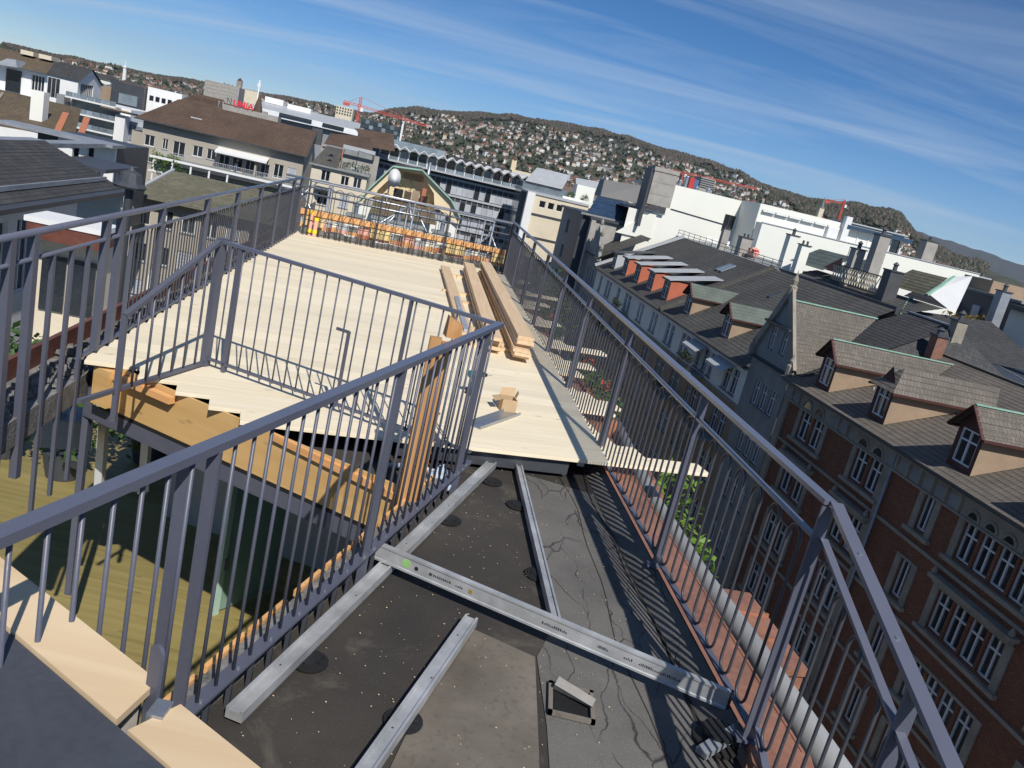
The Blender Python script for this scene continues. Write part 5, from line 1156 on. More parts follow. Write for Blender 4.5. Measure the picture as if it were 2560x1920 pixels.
# ------------------------------------------------------------------ straight ahead
CG = bld('cream_gable_house', 'cream gabled house with green copper edges and a recessed roof balcony', 0, 69)
G0 = 65.0
gp = [(-3.6, -2.8), (-3.0, -1.7), (-1.5, .4), (.7, .6), (3.3, -1.1), (4.2, -2.2), (4.3, -8), (-3.7, -8)]
rec = [(-2.3, -1.6), (-1.0, .25), (.75, .30), (1.9, -.9), (2.1, -1.75), (-2.4, -2.05)]
b = MB(True)
b.poly([(n_, G0, z_) for n_, z_ in (gp[0], gp[1], rec[0], rec[5], (-3.7, -2.9))]); b.poly([(n_, G0, z_) for n_, z_ in (gp[1], gp[2], rec[1], rec[0])]); b.poly([(n_, G0, z_) for n_, z_ in (gp[2], gp[3], rec[2], rec[1])])
b.poly([(n_, G0, z_) for n_, z_ in (gp[3], gp[4], rec[3], rec[2])]); b.poly([(n_, G0, z_) for n_, z_ in (gp[4], gp[5], (4.25, -2.9), rec[4], rec[3])]); b.build('gable_wall', M['yellow'], CG)
for i in range(6):
    p, q = rec[i], rec[(i + 1) % 6]; bpoly(CG, 'recess_side', [(p[0], G0, p[1]), (q[0], G0, q[1]), (q[0], G0 + 1.1, q[1]), (p[0], G0 + 1.1, p[1])], 'yellow')
b = MB(True); b.poly([(n_, G0 + 1.1, z_) for n_, z_ in rec]); b.build('recess_back', M['yellow'], CG)
for i in range(5):
    p, q = gp[i], gp[i + 1]
    roofing((p[0], G0 - .25, p[1]), (p[0], G0 + 9, p[1]), (q[0], G0 + 9, q[1]), (q[0], G0 - .25, q[1]), .35).build('roof', M['tile_mid'], CG); bbeam(CG, 'copper_verge', (p[0], G0 - .28, p[1]), (q[0], G0 - .28, q[1]), .10, .16, 'patina', (0, 1, 0))
roofing((-2.6, G0 - 1.4, -3.3), (2.5, G0 - 1.4, -3.1), (2.1, G0 + .02, -1.8), (-2.4, G0 + .02, -2.05), .3).build('balcony_skirt', M['tile_moss'], CG)
wall(CG, 's', G0 + .3, -3.6, 4.2, GZ, -2.9, [(-1.2 + i * 1.7, -.2 + i * 1.7, -6, -4.2) for i in range(3)], M['offwhite'])
for i in range(3): window(CG, 's', G0 + .3, (-1.2 + i * 1.7, -.2 + i * 1.7, -6, -4.2), 'blind')
b = MB(True)
for i in range(12):
    for sg in (-1, 1):
        u = -.75 + i * .13
        if sg > 0: b.beam((u, G0 + 1.05, -.35), (u + .3, G0 + 1.05, .15), .03, .03, (0, 1, 0))
        else: b.beam((u + .3, G0 + 1.03, -.35), (u, G0 + 1.03, .15), .03, .03, (0, 1, 0))
b.build('trellis', M['tanwall'], CG)
dm = bld('satellite_dish', 'large white satellite dish in front of the cream gable', -1.25, 64.4, 'satellite dish')
b = MB(True); prof = [(.02, 0), (.2, .03), (.38, .10), (.48, .18)]; cn = Vector((-1.25, 64.2, -.45)); ax = Vector((.15, -1, .25)).normalized(); pts = [cn + ax * d for r_, d in prof]
b.tube(pts, [r_ for r_, d in prof], 20); b.v = [(x, y, cn.z + (z_ - cn.z) * 1.45) for x, y, z_ in b.v]; b.build('dish', M['white'], dm, smooth=True)
btube(dm, 'mast', [(-1.5, 64.6, -3.2), (-1.5, 64.6, -.4)], .05, 'lgrey'); btube(dm, 'feed_arm', [(-1.2, 64.3, -1.1), (-1.1, 63.7, -.6)], .02, 'lgrey', 6)
for n_, s_, hh, lb, mt in ((-.7, 64.9, .5, 'small potted plants on the recessed roof balcony, left', 'leaf_green'), (.1, 65.2, .7, 'potted climber on the recessed roof balcony, right', 'leaf_green')):
    o = bld('potted_plant', lb, n_, s_, 'plant', 'plants on the roof balcony'); merge(leaves(90, SN(n_, s_, -.9 + hh * .5), (.25, .25, hh), .06)).build('foliage', M[mt], o); b = MB(True); b.lathe((n_, s_), [(.12, -1.8), (.16, -1.35)], 8); b.build('pot', M['terracotta'], o)
gf = bld('balcony_furniture', 'dark covered garden furniture on the recessed roof balcony', .8, 64.8, 'furniture')
for n0, n1, z1, mt in ((-1.1, -.4, -1.15, 'black'), (-.3, .25, -1.2, 'bark'), (.3, .85, -1.0, 'tanwall'), (.9, 1.5, -1.25, 'black'), (1.0, 1.3, -.7, 'terracotta')): bbox(gf, 'cover', n0, n1, 64.7, 65.3, -1.9, z1, mt)
# roofs and stacks in the courtyard in front of the cream gable
for n_, s_, w_, z0, z1, mt, lb in ((-3.1, 55, 1.0, -6, -3.0, 'offwhite', 'white rendered stack behind the far parapet, left'), (-.3, 56, 3.4, -7, -2.95, 'offwhite', 'wide white rendered stack under the cream gable'), (2.6, 55, 1.1, -7, -2.9, 'offwhite', 'white rendered stack behind the far parapet, right')):
    o = bld('rendered_stack', lb, n_, s_, 'chimney', 'white stacks behind the far parapet'); bbox(o, 'stack', n_ - w_ / 2, n_ + w_ / 2, s_, s_ + 1.2, z0, z1, mt); bbox(o, 'cap', n_ - w_ / 2 - .1, n_ + w_ / 2 + .1, s_ - .1, s_ + 1.3, z1, z1 + .12, 'stone_g')
    b = MB(True); b.cyl((n_, s_ + .5), .16, z1 + .12, z1 + .7, 10); b.lathe((n_, s_ + .5), [(.24, z1 + .7), (.22, z1 + .85), (.05, z1 + .95)], 10); b.build('flue', M['galv'], o)
lr = bld('courtyard_roof', 'low grey roof with skylights behind the far parapet', 1, 50, 'roof'); bbox(lr, 'roof', -6, 9, 40, 64, -5.2, -4.8, 'dgrey')
for i in range(4): bbox(lr, 'skylight', -4 + i * 2.6, -2.6 + i * 2.6, 46, 48, -4.8, -4.45, 'glass_band')
wall(lr, 's', 40, -6, 9, GZ, -5.2, [], M['grey'])
tree('courtyard_tree', 'green leafy tree beyond the right end of the far parapet', SN(5.6, 33, GZ), 20.5, [(0, 0, -2.6, 1.1, 1.1, 1.0), (.9, .4, -3.3, 1.1, 1.0, 1.0), (-.9, .2, -3.6, 1.0, 1.0, .9), (.6, -.3, -1.8, .7, .7, .7)], M['leaf_green'], .15, .09, 420)

HH = bld('mansard_house', 'cream house with dark mansard roof and a planted roof terrace', -8.5, 109)
hs_ = [(-10.7, -9.6, -4.2, -2.9), (-8.3, -7.3, -4.2, -3.1), (-6.8, -5.8, -4.2, -3.0), (-8.1, -6.9, -6.9, -5.4), (-10.7, -9.4, -7.1, -5.6), (-8.1, -6.9, -10, -8.5), (-10.7, -9.4, -10, -8.5)]
wall(HH, 's', 105, -11.9, -5.2, GZ, -2.5, hs_, M['cream'])
for i, h in enumerate(hs_): window(HH, 's', 105, h, 'blind' if i in (3, 5) else 'cas')
wall(HH, 'm', -5.2, 105, 113, GZ, -2.5, [], M['cream']); bbox(HH, 'cornice', -12.2, -5.0, 104.6, 105, -2.6, -2.4, 'stone_g')
roofing((-12.0, 104.7, -2.4), (-8.9, 104.7, -2.4), (-8.6, 108, -.1), (-10.8, 108, -.1), .35).build('roof', M['tile_mid'], HH); bbox(HH, 'roof_cap', -11, -5.2, 108, 114, -.6, -.05, 'stone_g')
bbox(HH, 'terrace_floor', -8.9, -5.0, 104.8, 108, -2.42, -2.3, 'stone_g')
for i in range(9): btube(HH, 'terrace_rail', [(-8.8 + i * .46, 104.9, -2.3), (-8.8 + i * .46, 104.9, -1.5)], .03, 'steel_dk', 5)
btube(HH, 'terrace_rail', [(-8.8, 104.9, -1.5), (-5.1, 104.9, -1.5)], .03, 'steel_dk', 5); btube(HH, 'terrace_post', [(-8.6, 105.2, -2.3), (-8.6, 105.2, .1)], .06, 'terracotta', 6); btube(HH, 'pergola', [(-6.8, 105.2, -2.3), (-6.8, 105.2, .2), (-4.8, 105.2, .0)], .05, 'steel_dk', 6)
merge(*[leaves(70, SN(-8.2 + i * .55, 105.3, -1.9 + .15 * (i % 3)), (.3, .3, .45), .1) for i in range(6)]).build('terrace_plants', M['leaf_green'], HH)
bbox(HH, 'garden_chair', -7.4, -6.6, 105.6, 106.2, -2.3, -1.6, 'white'); b = MB(True); b.poly([(-10.3, 105.0, -1.2), (-9.5, 105.0, -1.2), (-9.9, 105.2, -.85)]); b.build('attic_light', M['glass'], HH)
ov = bld('oval_sign', 'dark rounded canopy on the cream facade below the mansard house', -10, 104.2, 'canopy'); b = MB(True); b.lathe((-10, 104.6), [(.3, -5.7), (1.1, -5.3), (1.2, -5.0), (1.0, -4.9)], 14); b.build('canopy', M['dgrey'], ov)

# ---- brown roofed apartments
AB = bld('brown_roof_apartments', 'long beige apartment building with brown hipped roof, awning and balconies', -28, 136)
hs_ = [(-38.6, -37.2, -6.3, -4.8), (-36.1, -35.3, -6.3, -4.8), (-34.6, -32.9, -6.9, -4.8), (-31.8, -30.4, -6.3, -4.8), (-29.8, -28.5, -6.3, -4.8), (-28.0, -26.5, -7.1, -5.2), (-26.1, -24.6, -7.1, -5.2), (-24.2, -22.9, -7.1, -5.2), (-22, -20.7, -7.1, -5.2), (-20.1, -18.7, -6.8, -4.8), (-18.1, -16.9, -6.3, -4.9), (-38.8, -36.8, -8.6, -7.9)]
for z0, z1 in ((-10.3, -8.8), (-13.4, -11.9), (-16.5, -15)): hs_ += [(-38.4 + i * 2.05, -37.0 + i * 2.05, z0, z1) for i in range(2, 11)]
wall(AB, 's', 130, -39.0, -16.0, GZ, -2.85, hs_, M['beige'])
for i, h in enumerate(hs_): window(AB, 's', 130, h, 'blind' if i in (10, 17, 25) else 'cas', True if i % 3 else 'white')
wall(AB, 'm', -16.0, 130, 143, GZ, -2.85, [], M['beige']); bpoly(AB, 'gable_wall', [(-16.0, 130, -2.85), (-16.0, 143, -2.85), (-16.0, 136.5, .9)], 'beige'); bbox(AB, 'left_bay', -40.6, -39.0, 130.6, 142, GZ, -4.6, 'beige')
roofing((-40.0, 129.0, -2.75), (-15.5, 129.0, -2.75), (-15.5, 136.5, 1.05), (-36.2, 136.5, 1.05), .4).build('roof', M['tile_brown'], AB); roofing((-40.0, 144, -2.75), (-40.0, 129.0, -2.75), (-36.2, 136.5, 1.05), (-36.2, 136.5, 1.05), .4).build('roof', M['tile_brown'], AB); bpoly(AB, 'soffit', [(-40, 129, -2.8), (-15.5, 129, -2.8), (-15.5, 130, -2.9), (-40, 130, -2.9)], 'dgrey')
bbeam(AB, 'verge', (-15.5, 129, -2.8), (-15.5, 136.5, 1.0), .15, .3, 'dgrey'); bbox(AB, 'gutter', -40, -15.5, 128.86, 129, -2.9, -2.72, 'dgrey')
bbox(AB, 'chimney', -16.4, -14.8, 137.2, 138.6, -.9, 1.5, 'slate'); bbox(AB, 'skylight', -33.2, -31.6, 132.2, 133, -1.2, -.95, 'lgrey')
for n_ in (-30.5, -29.9, -24): btube(AB, 'aerial', [(n_, 136.5, 1), (n_, 136.5, 2.2)], .04, 'lgrey', 5)
b = MB(True); b.poly([(-28.3, 130, -4.2), (-20.9, 130, -4.2), (-20.9, 127.9, -4.75), (-28.3, 127.9, -4.75)]); b.poly([(-28.3, 127.9, -4.75), (-20.9, 127.9, -4.75), (-20.9, 127.9, -5.0), (-28.3, 127.9, -5.0)]); b.build('awning', M['white'], AB)
bbox(AB, 'balcony_slab', -36.3, -17.0, 128.2, 129.98, -7.5, -7.2, 'stone_g'); bbox(AB, 'balcony_soffit', -36.2, -17.1, 128.4, 129.97, -8.2, -7.51, 'dgrey')
b = MB(True)
for i in range(60):
    u = -36.2 + i * .32; b.beam((u, 128.3, -7.2), (u, 128.3, -6.45), .035, .035, (0, 1, 0)); b.beam((u, 128.3, -7.1), (u + .28, 128.3, -6.5), .03, .03, (0, 1, 0))
b.beam((-36.3, 128.3, -6.42), (-17, 128.3, -6.42), .06, .06); b.build('balcony_railing', M['lgrey'], AB)
bbox(AB, 'balcony_partition', -22.6, -22.35, 128.3, 129.9, -7.2, -5.6, 'beige')
merge(*[leaves(80, SN(-36.4 + i * .55, 128.0, -7.0 - .25 * (i % 4)), (.5, .4, .55), .14) for i in range(7)]).build('balcony_plants', M['leaf_lime'], AB)
merge(*[leaves(60, SN(-35.0 + i * .2, 127.6, -8.4 - .6 * i), (.4, .3, .5), .14) for i in range(5)]).build('climber', M['leaf_green'], AB)
# person on the balcony
pr_ = bld('person', 'person in blue jeans standing on the balcony under the white awning, arm raised', -25.3, 128.9, 'person'); pr_.location.z = -7.2; FR[pr_.name] = Matrix.Translation(pr_.location) @ Matrix.Rotation(ANG, 4, 'Z')
def figure(root):
    me = bpy.data.meshes.new('body'); J = {'pel': (0, 0, .95), 'che': (0, 0, 1.28), 'sho': (0, 0, 1.42), 'nek': (0, 0, 1.52), 'hd': (0, -.02, 1.66), 'hdt': (0, -.01, 1.74), 'hl': (-.1, 0, .9), 'kl': (-.11, -.02, .5), 'al': (-.12, .02, .09), 'tl': (-.12, -.12, .04), 'hr': (.1, 0, .9), 'kr': (.12, -.03, .5), 'ar': (.14, .02, .09), 'tr': (.14, -.12, .04), 'sl': (-.18, 0, 1.40), 'el': (-.26, -.02, 1.14), 'wl': (-.24, -.1, .9), 'ml': (-.23, -.13, .82), 'sr': (.18, 0, 1.40), 'er': (.34, -.08, 1.50), 'wr': (.30, -.12, 1.76), 'mr': (.29, -.13, 1.84)}
    E_ = 'pel-che che-sho sho-nek nek-hd hd-hdt pel-hl hl-kl kl-al al-tl pel-hr hr-kr kr-ar ar-tr sho-sl sl-el el-wl wl-ml sho-sr sr-er er-wr wr-mr'.split(); K = list(J)
    me.from_pydata([J[k] for k in K], [(K.index(e.split('-')[0]), K.index(e.split('-')[1])) for e in E_], []); o = bpy.data.objects.new('body', me); col.objects.link(o); o.parent = root
    md = o.modifiers.new('skin', 'SKIN'); o.modifiers.new('sub', 'SUBSURF').levels = 1
    rad = dict(pel=.15, che=.15, sho=.12, nek=.06, hd=.10, hdt=.07, hl=.10, kl=.065, al=.045, tl=.04, hr=.10, kr=.065, ar=.045, tr=.04, sl=.065, el=.048, wl=.035, ml=.04, sr=.065, er=.048, wr=.035, mr=.04)
    sv = me.skin_vertices[0].data if me.skin_vertices else None
    if sv is None:
        bpy.context.view_layer.objects.active = o; sv = None
    if sv:
        for i, k in enumerate(K): sv[i].radius = (rad[k], rad[k] * .8); sv[i].use_root = (k == 'pel')
    t_ = NT('clothes_by_height'); c = t_.n('ShaderNodeTexCoord'); s_ = t_.n('ShaderNodeSeparateXYZ'); t_.l(c.outputs['Object'], s_.inputs[0])
    t_.col(t_.ramp(t_.math('DIVIDE', s_.outputs[2], 2.0), [(.0, (.03, .03, .03)), (.06, (.06, .10, .22)), (.48, (.10, .16, .32)), (.5, (.03, .03, .035)), (.76, (.04, .04, .045)), (.78, (.45, .28, .2))])); t_.rough(.8); o.data.materials.append(t_.m); return o
figure(pr_)
# ---- sign building
US = bld('sign_building', 'dark brown roofed building carrying red rooftop letters', -42, 195)
bbox(US, 'roof_block', -49.7, -36, 194, 206, -6, 2.0, 'tile_brown'); roofing((-51, 193, .6), (-41.5, 193, .6), (-43, 197, 2.6), (-49, 197, 2.6), .6).build('roof', M['tile_brown'], US); bbox(US, 'parapet_box', -41.5, -30, 189.6, 193.9, .3, 1.75, 'concrete'); wall(US, 's', 193.98, -52, -30, GZ, .5, [], M['beige'])
def letters(txt, size, depth, mat, name, label):
    cu = bpy.data.curves.new(name, 'FONT'); cu.body = txt; cu.size = size; cu.extrude = depth; cu.offset = .05; o = bpy.data.objects.new(name, cu)
    dg = bpy.context.evaluated_depsgraph_get(); col.objects.link(o); dg.update(); me = bpy.data.meshes.new_from_object(o.evaluated_get(dg)); col.objects.unlink(o); bpy.data.objects.remove(o)
    me.materials.clear(); me.materials.append(mat); return me
me = letters('UNIA', 1.75, .08, M['signred'], 'sign_letters', ''); sg = bld('rooftop_sign', 'red rooftop letters UNIA above a dark brown roof', -37.6, 189.5, 'sign')
so_ = bpy.data.objects.new('letters', me); col.objects.link(so_); so_.parent = sg; so_.location = (-1.9, 0, 1.85 - GZ); so_.rotation_euler = (R(90), 0, 0)
b = MB(True)
for i in range(5): b.beam((-39.3 + i * .95, 189.9, 1.7), (-39.3 + i * .95, 189.9, 3.2), .08, .08, (0, 1, 0))
b.beam((-40.8, 189.9, 1.9), (-40.8, 189.9, 3.3), .1, .1, (0, 1, 0)); b.beam((-40.0, 189.9, 1.9), (-40.0, 189.9, 3.3), .1, .1, (0, 1, 0)); b.beam((-40.8, 189.9, 3.3), (-40.0, 189.9, 1.9), .1, .1, (0, 1, 0)); b.build('sign_frame', M['dgrey'], sg)
btube(sg, 'flagpole', [(-38.8, 190, 0), (-38.8, 190, 6.2)], .05, 'lgrey', 6)
TU = bld('pointed_turret', 'brown tiled pointed turret right of the rooftop letters', -34.7, 191, 'turret'); b = MB(True); b.lathe((-34.6, 191), [(1.0, .4), (.95, 2.3), (.05, 5.6)], 8); b.build('spire', M['tile_brown'], TU); bbox(TU, 'stump', -33.4, -32.5, 190.4, 191.2, .5, 2.2, 'stone')
# ---- second brown roof and light wall
B3 = bld('brown_roof_house', 'steep dark brown roofs behind the mansard house', -9, 153)
roofing((-15.8, 150, -1.3), (-7.2, 150, -.4), (-8.4, 156, 2.1), (-15.5, 156, 1.1), .5).build('roof', M['tile_brown'], B3); roofing((-8.6, 158, .3), (-3.8, 158, .6), (-4.8, 163, 3.6), (-12.0, 163, 3.0), .5).build('roof', M['tile_brown'], B3); bbox(B3, 'light_parapet', -12.3, -6.8, 149.3, 149.8, -1.4, -.1, 'lgrey'); wall(B3, 's', 150.2, -16, -6, GZ, -.8, [], M['concrete'])
# ---- folded roof office
ZG = bld('folded_roof_office', 'long grey office block with a white zigzag canopy over its glazed top floor', 8, 175)
n0, per = -8.6, 1.84; k_ = 18; b = MB(True)
for i in range(k_):
    a = n0 + i * per; m_ = a + per / 2; e = a + per
    for (p, zp), (q, zq) in (((a, 1.15), (m_, 1.9)), ((m_, 1.9), (e, 1.15))):
        b.hexa([(p, 163.2, zp - .32), (q, 163.2, zq - .32), (q, 172, zq - .32), (p, 172, zp - .32), (p, 163.2, zp), (q, 163.2, zq), (q, 172, zq), (p, 172, zp)])
b.build('zigzag_canopy', M['white'], ZG)
b = MB(True)
for i in range(k_):
    a = n0 + i * per; b.poly([(a, 163.15, 1.02), (a + per / 2, 163.15, 1.77), (a + per, 163.15, 1.02), (a + per, 163.15, .92), (a + per / 2, 163.15, 1.67), (a, 163.15, .92)])
b.build('canopy_edge', M['dgrey'], ZG)
for i in range(k_ + 1): bbox(ZG, 'column', n0 + i * per - .1, n0 + i * per + .1, 164.5, 164.8, -1.0, 1.0, 'white')
for i in range(k_): o = bbox(ZG, 'glazing', n0 + i * per + .12, n0 + (i + 1) * per - .12, 167.6, 167.8, -1.0, .95, 'glass' if (i * 7) % 3 else 'glass_band')
for i in range(k_): bbox(ZG, 'railing_panel', n0 + i * per + .12, n0 + (i + 1) * per - .12, 163.4, 163.45, -.95, -.35, 'glass_band')
bbox(ZG, 'slab', -10, 24.8, 163.2, 172, -1.35, -1.0, 'lgrey')
for zi, z_ in enumerate((-2.0, -5.1, -8.1, -11.1, -14.1)):
    bbox(ZG, 'spandrel', -10, 24.6, 164.8, 165.2, z_ - .25, z_ + .12, 'lgrey'); bbox(ZG, 'dark_band', -10, 24.6, 165.1, 165.3, z_ - 1.0, z_ - .26, 'dgrey')
    for i in range(31):
        u = -10 + i * 1.12; bbox(ZG, 'pane', u + .05, u + 1.07, 165.15, 165.25, z_ - 2.85, z_ - 1.02, 'glass' if (i * 5 + zi * 3) % 7 in (2, 5) else 'blind')
b = MB(True)
for i in range(32): b.box(-10 + i * 1.12 - .04, -10 + i * 1.12 + .04, 165.0, 165.12, -17, -2.2)
b.build('mullion', M['lgrey'], ZG); bbox(ZG, 'core', -10, 24.6, 165.3, 180, GZ, -1.4, 'dgrey'); bbox(ZG, 'white_pylon', 24.6, 26.2, 163.8, 166, GZ, -1.2, 'white')
bbox(ZG, 'plant_floor', -5.6, 6, 178, 184, 1.2, 2.75, 'glass_band'); bbox(ZG, 'roof_deck', -9, 24.6, 172, 186, .6, 1.1, 'dgrey'); bbox(ZG, 'dark_roof', 6.5, 20, 176, 184, 1.1, 2.2, 'tile_dark')
btube(ZG, 'flue', [(2.2, 120, -6), (2.2, 120, .6)], .22, 'galv')
# ---- louvred roofs and white penthouse right of it
PR = bld('louvred_roof_hall', 'hall with pale louvred sloping roofs above the grey office', 27, 155)
for (a, c, d, e) in (((19.8, 150, .9), (26.6, 150, .9), (28.6, 156, 3.6), (22.2, 156, 3.6)), ((29.4, 152, 1.4), (34.6, 152, 1.4), (35, 157, 3.7), (29.9, 157, 3.4))):
    b = MB(True); a, c, d, e = map(Vector, (a, c, d, e))
    for i in range(16):
        f, g = i / 16, (i + .8) / 16; p, q, r_, t_ = a.lerp(e, f), c.lerp(d, f), c.lerp(d, g), a.lerp(e, g); b.prism([p, q, r_, t_], (0, -.02, .1))
        b.build('louvre', M['lgrey'], PR) if False else None
    b.build('louvre_roof', M['lgrey'], PR)
    b = MB(True); b.poly([a - Vector((0, 0, .2)), c - Vector((0, 0, .2)), d - Vector((0, 0, .2)), e - Vector((0, 0, .2))]); b.build('roof_underlay', M['slate'], PR)
bbox(PR, 'wall', 19.5, 28, 150.2, 160, GZ, .8, 'glass_band'); bbox(PR, 'white_penthouse', 29, 32.4, 149, 151.9, -1.0, 2.4, 'offwhite'); bbox(PR, 'parapet', 26.5, 34, 147, 147.5, -1.2, -.1, 'offwhite'); bbox(PR, 'terrace_floor', 26.5, 34, 147.5, 152, GZ, -.9, 'lgrey')
for n_, lb in ((28.0, 'round green shrub on the pale parapet, left one'), (30.6, 'round green shrub on the pale parapet, right one')):
    o = bld('shrub', lb, n_, 147.8, 'shrub', 'shrubs on the pale parapet'); leaves(260, SN(n_, 147.9, .2), (.75, .7, .8), .14).build('foliage', M['leaf_green'], o); bbox(o, 'trough', n_ - .5, n_ + .5, 147.55, 148.3, -.9, -.55, 'concrete')

# ------------------------------------------------------------------ left side
MC = bld('white_balcony_block', 'white modern block with long glass balconies at upper left', -52, 155)
for z_ in (-2.6, -4.9, -7.1, -9.3, -11.5):
    bbox(MC, 'balcony_slab', -57.2, -49.3, 149.2, 152, z_ - .25, z_, 'white'); bbox(MC, 'glazing', -57, -49.4, 152.0, 152.2, z_ - 2.2, z_ - .25, 'glass_band')
    for i in range(7): bbox(MC, 'glass_panel', -57.1 + i * 1.12, -56.05 + i * 1.12, 149.25, 149.3, z_ + .02, z_ + .75, 'glass_band')
bbox(MC, 'core', -57.4, -47.8, 152.3, 165, GZ, -2.6, 'white'); bbox(MC, 'white_pier', -49.3, -47.7, 149.4, 152.2, GZ, -3.7, 'white'); bbox(MC, 'side_wing', -47.7, -43, 152, 165, GZ, -4.4, 'lgrey'); bbox(MC, 'dark_cheek', -58.6, -57.4, 149.6, 160, GZ, -2.6, 'grey')
for z_ in (-5.0, -6.6): bbox(MC, 'wing_glazing', -47.6, -43.2, 151.8, 151.98, z_ - .9, z_, 'glass_band')
bbox(MC, 'canopy', -51.5, -46.2, 148.6, 151, -3.3, -3.0, 'dgrey'); bbox(MC, 'canopy_light', -51.4, -47, 148.5, 148.58, -3.05, -2.85, 'tanwall')
DC = bld('dark_cube_block', 'dark cubic building with white neighbour on the upper left skyline', -71, 235)
bbox(DC, 'cube', -77.5, -69.6, 230, 245, GZ, 1.1, 'dgrey'); bbox(DC, 'glazing', -75.5, -71.0, 229.9, 229.98, -4, -1.5, 'glass_band'); bbox(DC, 'white_block', -69.4, -61, 232, 245, GZ, 1.6, 'white')
for i in range(5): bbox(DC, 'window', -68.8 + i * 1.5, -67.8 + i * 1.5, 231.9, 231.98, -1.6, -.4, 'glass')
bbox(DC, 'white_terrace', -69, -50, 215, 229, -8, -4.6, 'white'); bbox(DC, 'plant_room', -82, -78, 232, 240, -6, -.8, 'tanwall')
GS = bld('grid_slab_tower', 'grey slab building with a grid facade on the left horizon', -95, 430)
hs_ = [(-100.6 + i * 1.55, -99.5 + i * 1.55, 4.2 + j * 1.55, 5.2 + j * 1.55) for i in range(4) for j in range(4)] + [(-94.0 + i * 1.3, -93.1 + i * 1.3, 3.0 + j * 1.55, 4.0 + j * 1.55) for i in range(6) for j in range(4)]
wall(GS, 's', 420, -101.2, -86, -20, 10.3, hs_, M['concrete'], .4)
for h in hs_: window(GS, 's', 420, h, 'single', False, 'dgrey')
bbox(GS, 'roof', -101.2, -86, 420.1, 435, -20, 10.2, 'concrete')
WG = bld('white_gable_house', 'house with grey pitched roof and white gable at the left edge', -76, 196)
roofing((-100, 191, -.5), (-70.6, 191, -.5), (-70.6, 198, 2.5), (-100, 198, 2.5), .5).build('roof', M['tile_dark'], WG); bpoly(WG, 'back_slope', [(-100, 205, -.5), (-70.6, 205, -.5), (-70.6, 198, 2.5), (-100, 198, 2.5)], 'slate')
bpoly(WG, 'white_gable', [(-71, 191.4, -.5), (-71, 198, 2.3), (-71, 204.6, -.5)], 'white'); wall(WG, 'm', -71, 191.4, 204.6, GZ, -.5, [(193, 200, -3.6, -.9)], M['white']); window(WG, 'm', -71, (193, 200, -3.6, -.9), 'mul7', False); wall(WG, 's', 191.4, -100, -71, GZ, -.5, [(-77, -74.5, -5, -1.0), (-81, -78, -4.4, -1.2)], M['white'])
for h in ((-77, -74.5, -5, -1.0), (-81, -78, -4.4, -1.2)): window(WG, 's', 191.4, h, 'mul3', False)
LD = bld('brown_roof_attic_house', 'brown roofed house with white attic balcony at the left edge', -55, 125)
roofing((-66, 119.4, .1), (-48.2, 119.4, .45), (-50.2, 127, 2.35), (-66, 127, 2.3), .5).build('roof', M['tile_moss'], LD); wall(LD, 's', 120.5, -66, -48.4, GZ, .2, [(-50.4, -48.8, -2.0, .0)], M['white']); window(LD, 's', 120.5, (-50.4, -48.8, -2.0, .0), 'mul4', False); bbox(LD, 'dark_recess', -53.4, -51.6, 120.3, 120.45, -2.8, .0, 'glass')
for n_ in (-53.9, -51.6): bbox(LD, 'rooflight', n_, n_ + 1.6, 125, 127.5, 2.2, 2.75, 'cream')
b = MB(True); b.hexa([(-54.2, 118.6, .2), (-51.4, 118.6, .4), (-51.4, 121.5, .4), (-54.2, 121.5, .2), (-53, 119.4, 1.2), (-52.0, 119.4, 1.3), (-52, 122, 1.3), (-53, 122, 1.2)]); b.build('dormer_roof', M['zinc'], LD); bbox(LD, 'terrace', -56, -48.2, 116.5, 120.4, -3.2, -2.9, 'lgrey')
MR = bld('mossy_roof_house', 'low house with broad mossy brown roof and a white chimney at the left edge', -32, 72)
roofing((-46, 64.5, -4.0), (-24.6, 66.5, -2.9), (-27.4, 75, -1.0), (-46, 75, -.9), .36).build('roof', M['tile_moss'], MR)
for n_ in (-27.6, -26.0): bbeam(MR, 'fresh_tile_strip', (n_ + 1.6, 67.0, -2.72), (n_, 72.5, -1.5), .45, .08, 'terracotta')
bbeam(MR, 'seam', (-30.5, 65.6, -3.2), (-33, 74, -1.15), .2, .1, 'stone'); bbox(MR, 'chimney', -28.8, -27.9, 69, 70, -2.6, -.2, 'offwhite'); bbox(MR, 'gutter', -46, -24, 64.0, 66.4, -4.4, -4.1, 'zinc'); wall(MR, 's', 66.5, -46, -24.8, GZ, -4.2, [(-28 + i * 1.3, -27.2 + i * 1.3, -7.5, -5) for i in range(2)], M['lgrey']); wall(MR, 'm', -24.8, 66.5, 75, GZ, -3.4, [], M['lgrey'])
# slate house right below the courtyard railing
SH = bld('slate_roof_house', 'house with dark slate roof and white panelled wall at the far left', -20, 36)
roofing((-15.0, 18, -3.5), (-15.0, 47.6, -3.5), (-19.0, 47.6, -1.9), (-19.0, 18, -1.9), .24, .01).build('roof', M['tile_dark'], SH)
bbox(SH, 'parapet_top', -19.7, -19.0, 18, 47.6, -2.2, -1.88, 'zinc'); bbox(SH, 'eave', -15.3, -14.5, 18, 47.8, -3.72, -3.52, 'dgrey'); b = MB(True); b.prism([(-15.0, 47.7, -3.6), (-19.0, 47.7, -1.95), (-19.7, 47.7, -1.95), (-19.7, 47.7, -8), (-15.0, 47.7, -8)], (0, .1, 0)); b.build('end_wall', M['lgrey'], SH)
hs_ = [(20 + i * 2.1, 21.3 + i * 2.1, -7.6, -4.4) for i in range(10)]
wall(SH, 'm', -15.5, 18, 43, GZ, -3.7, hs_, M['white'])
for i, h in enumerate(hs_): window(SH, 'm', -15.5, h, 'cas', False, 'white', 'glass_sky' if i % 3 else 'glass_band')
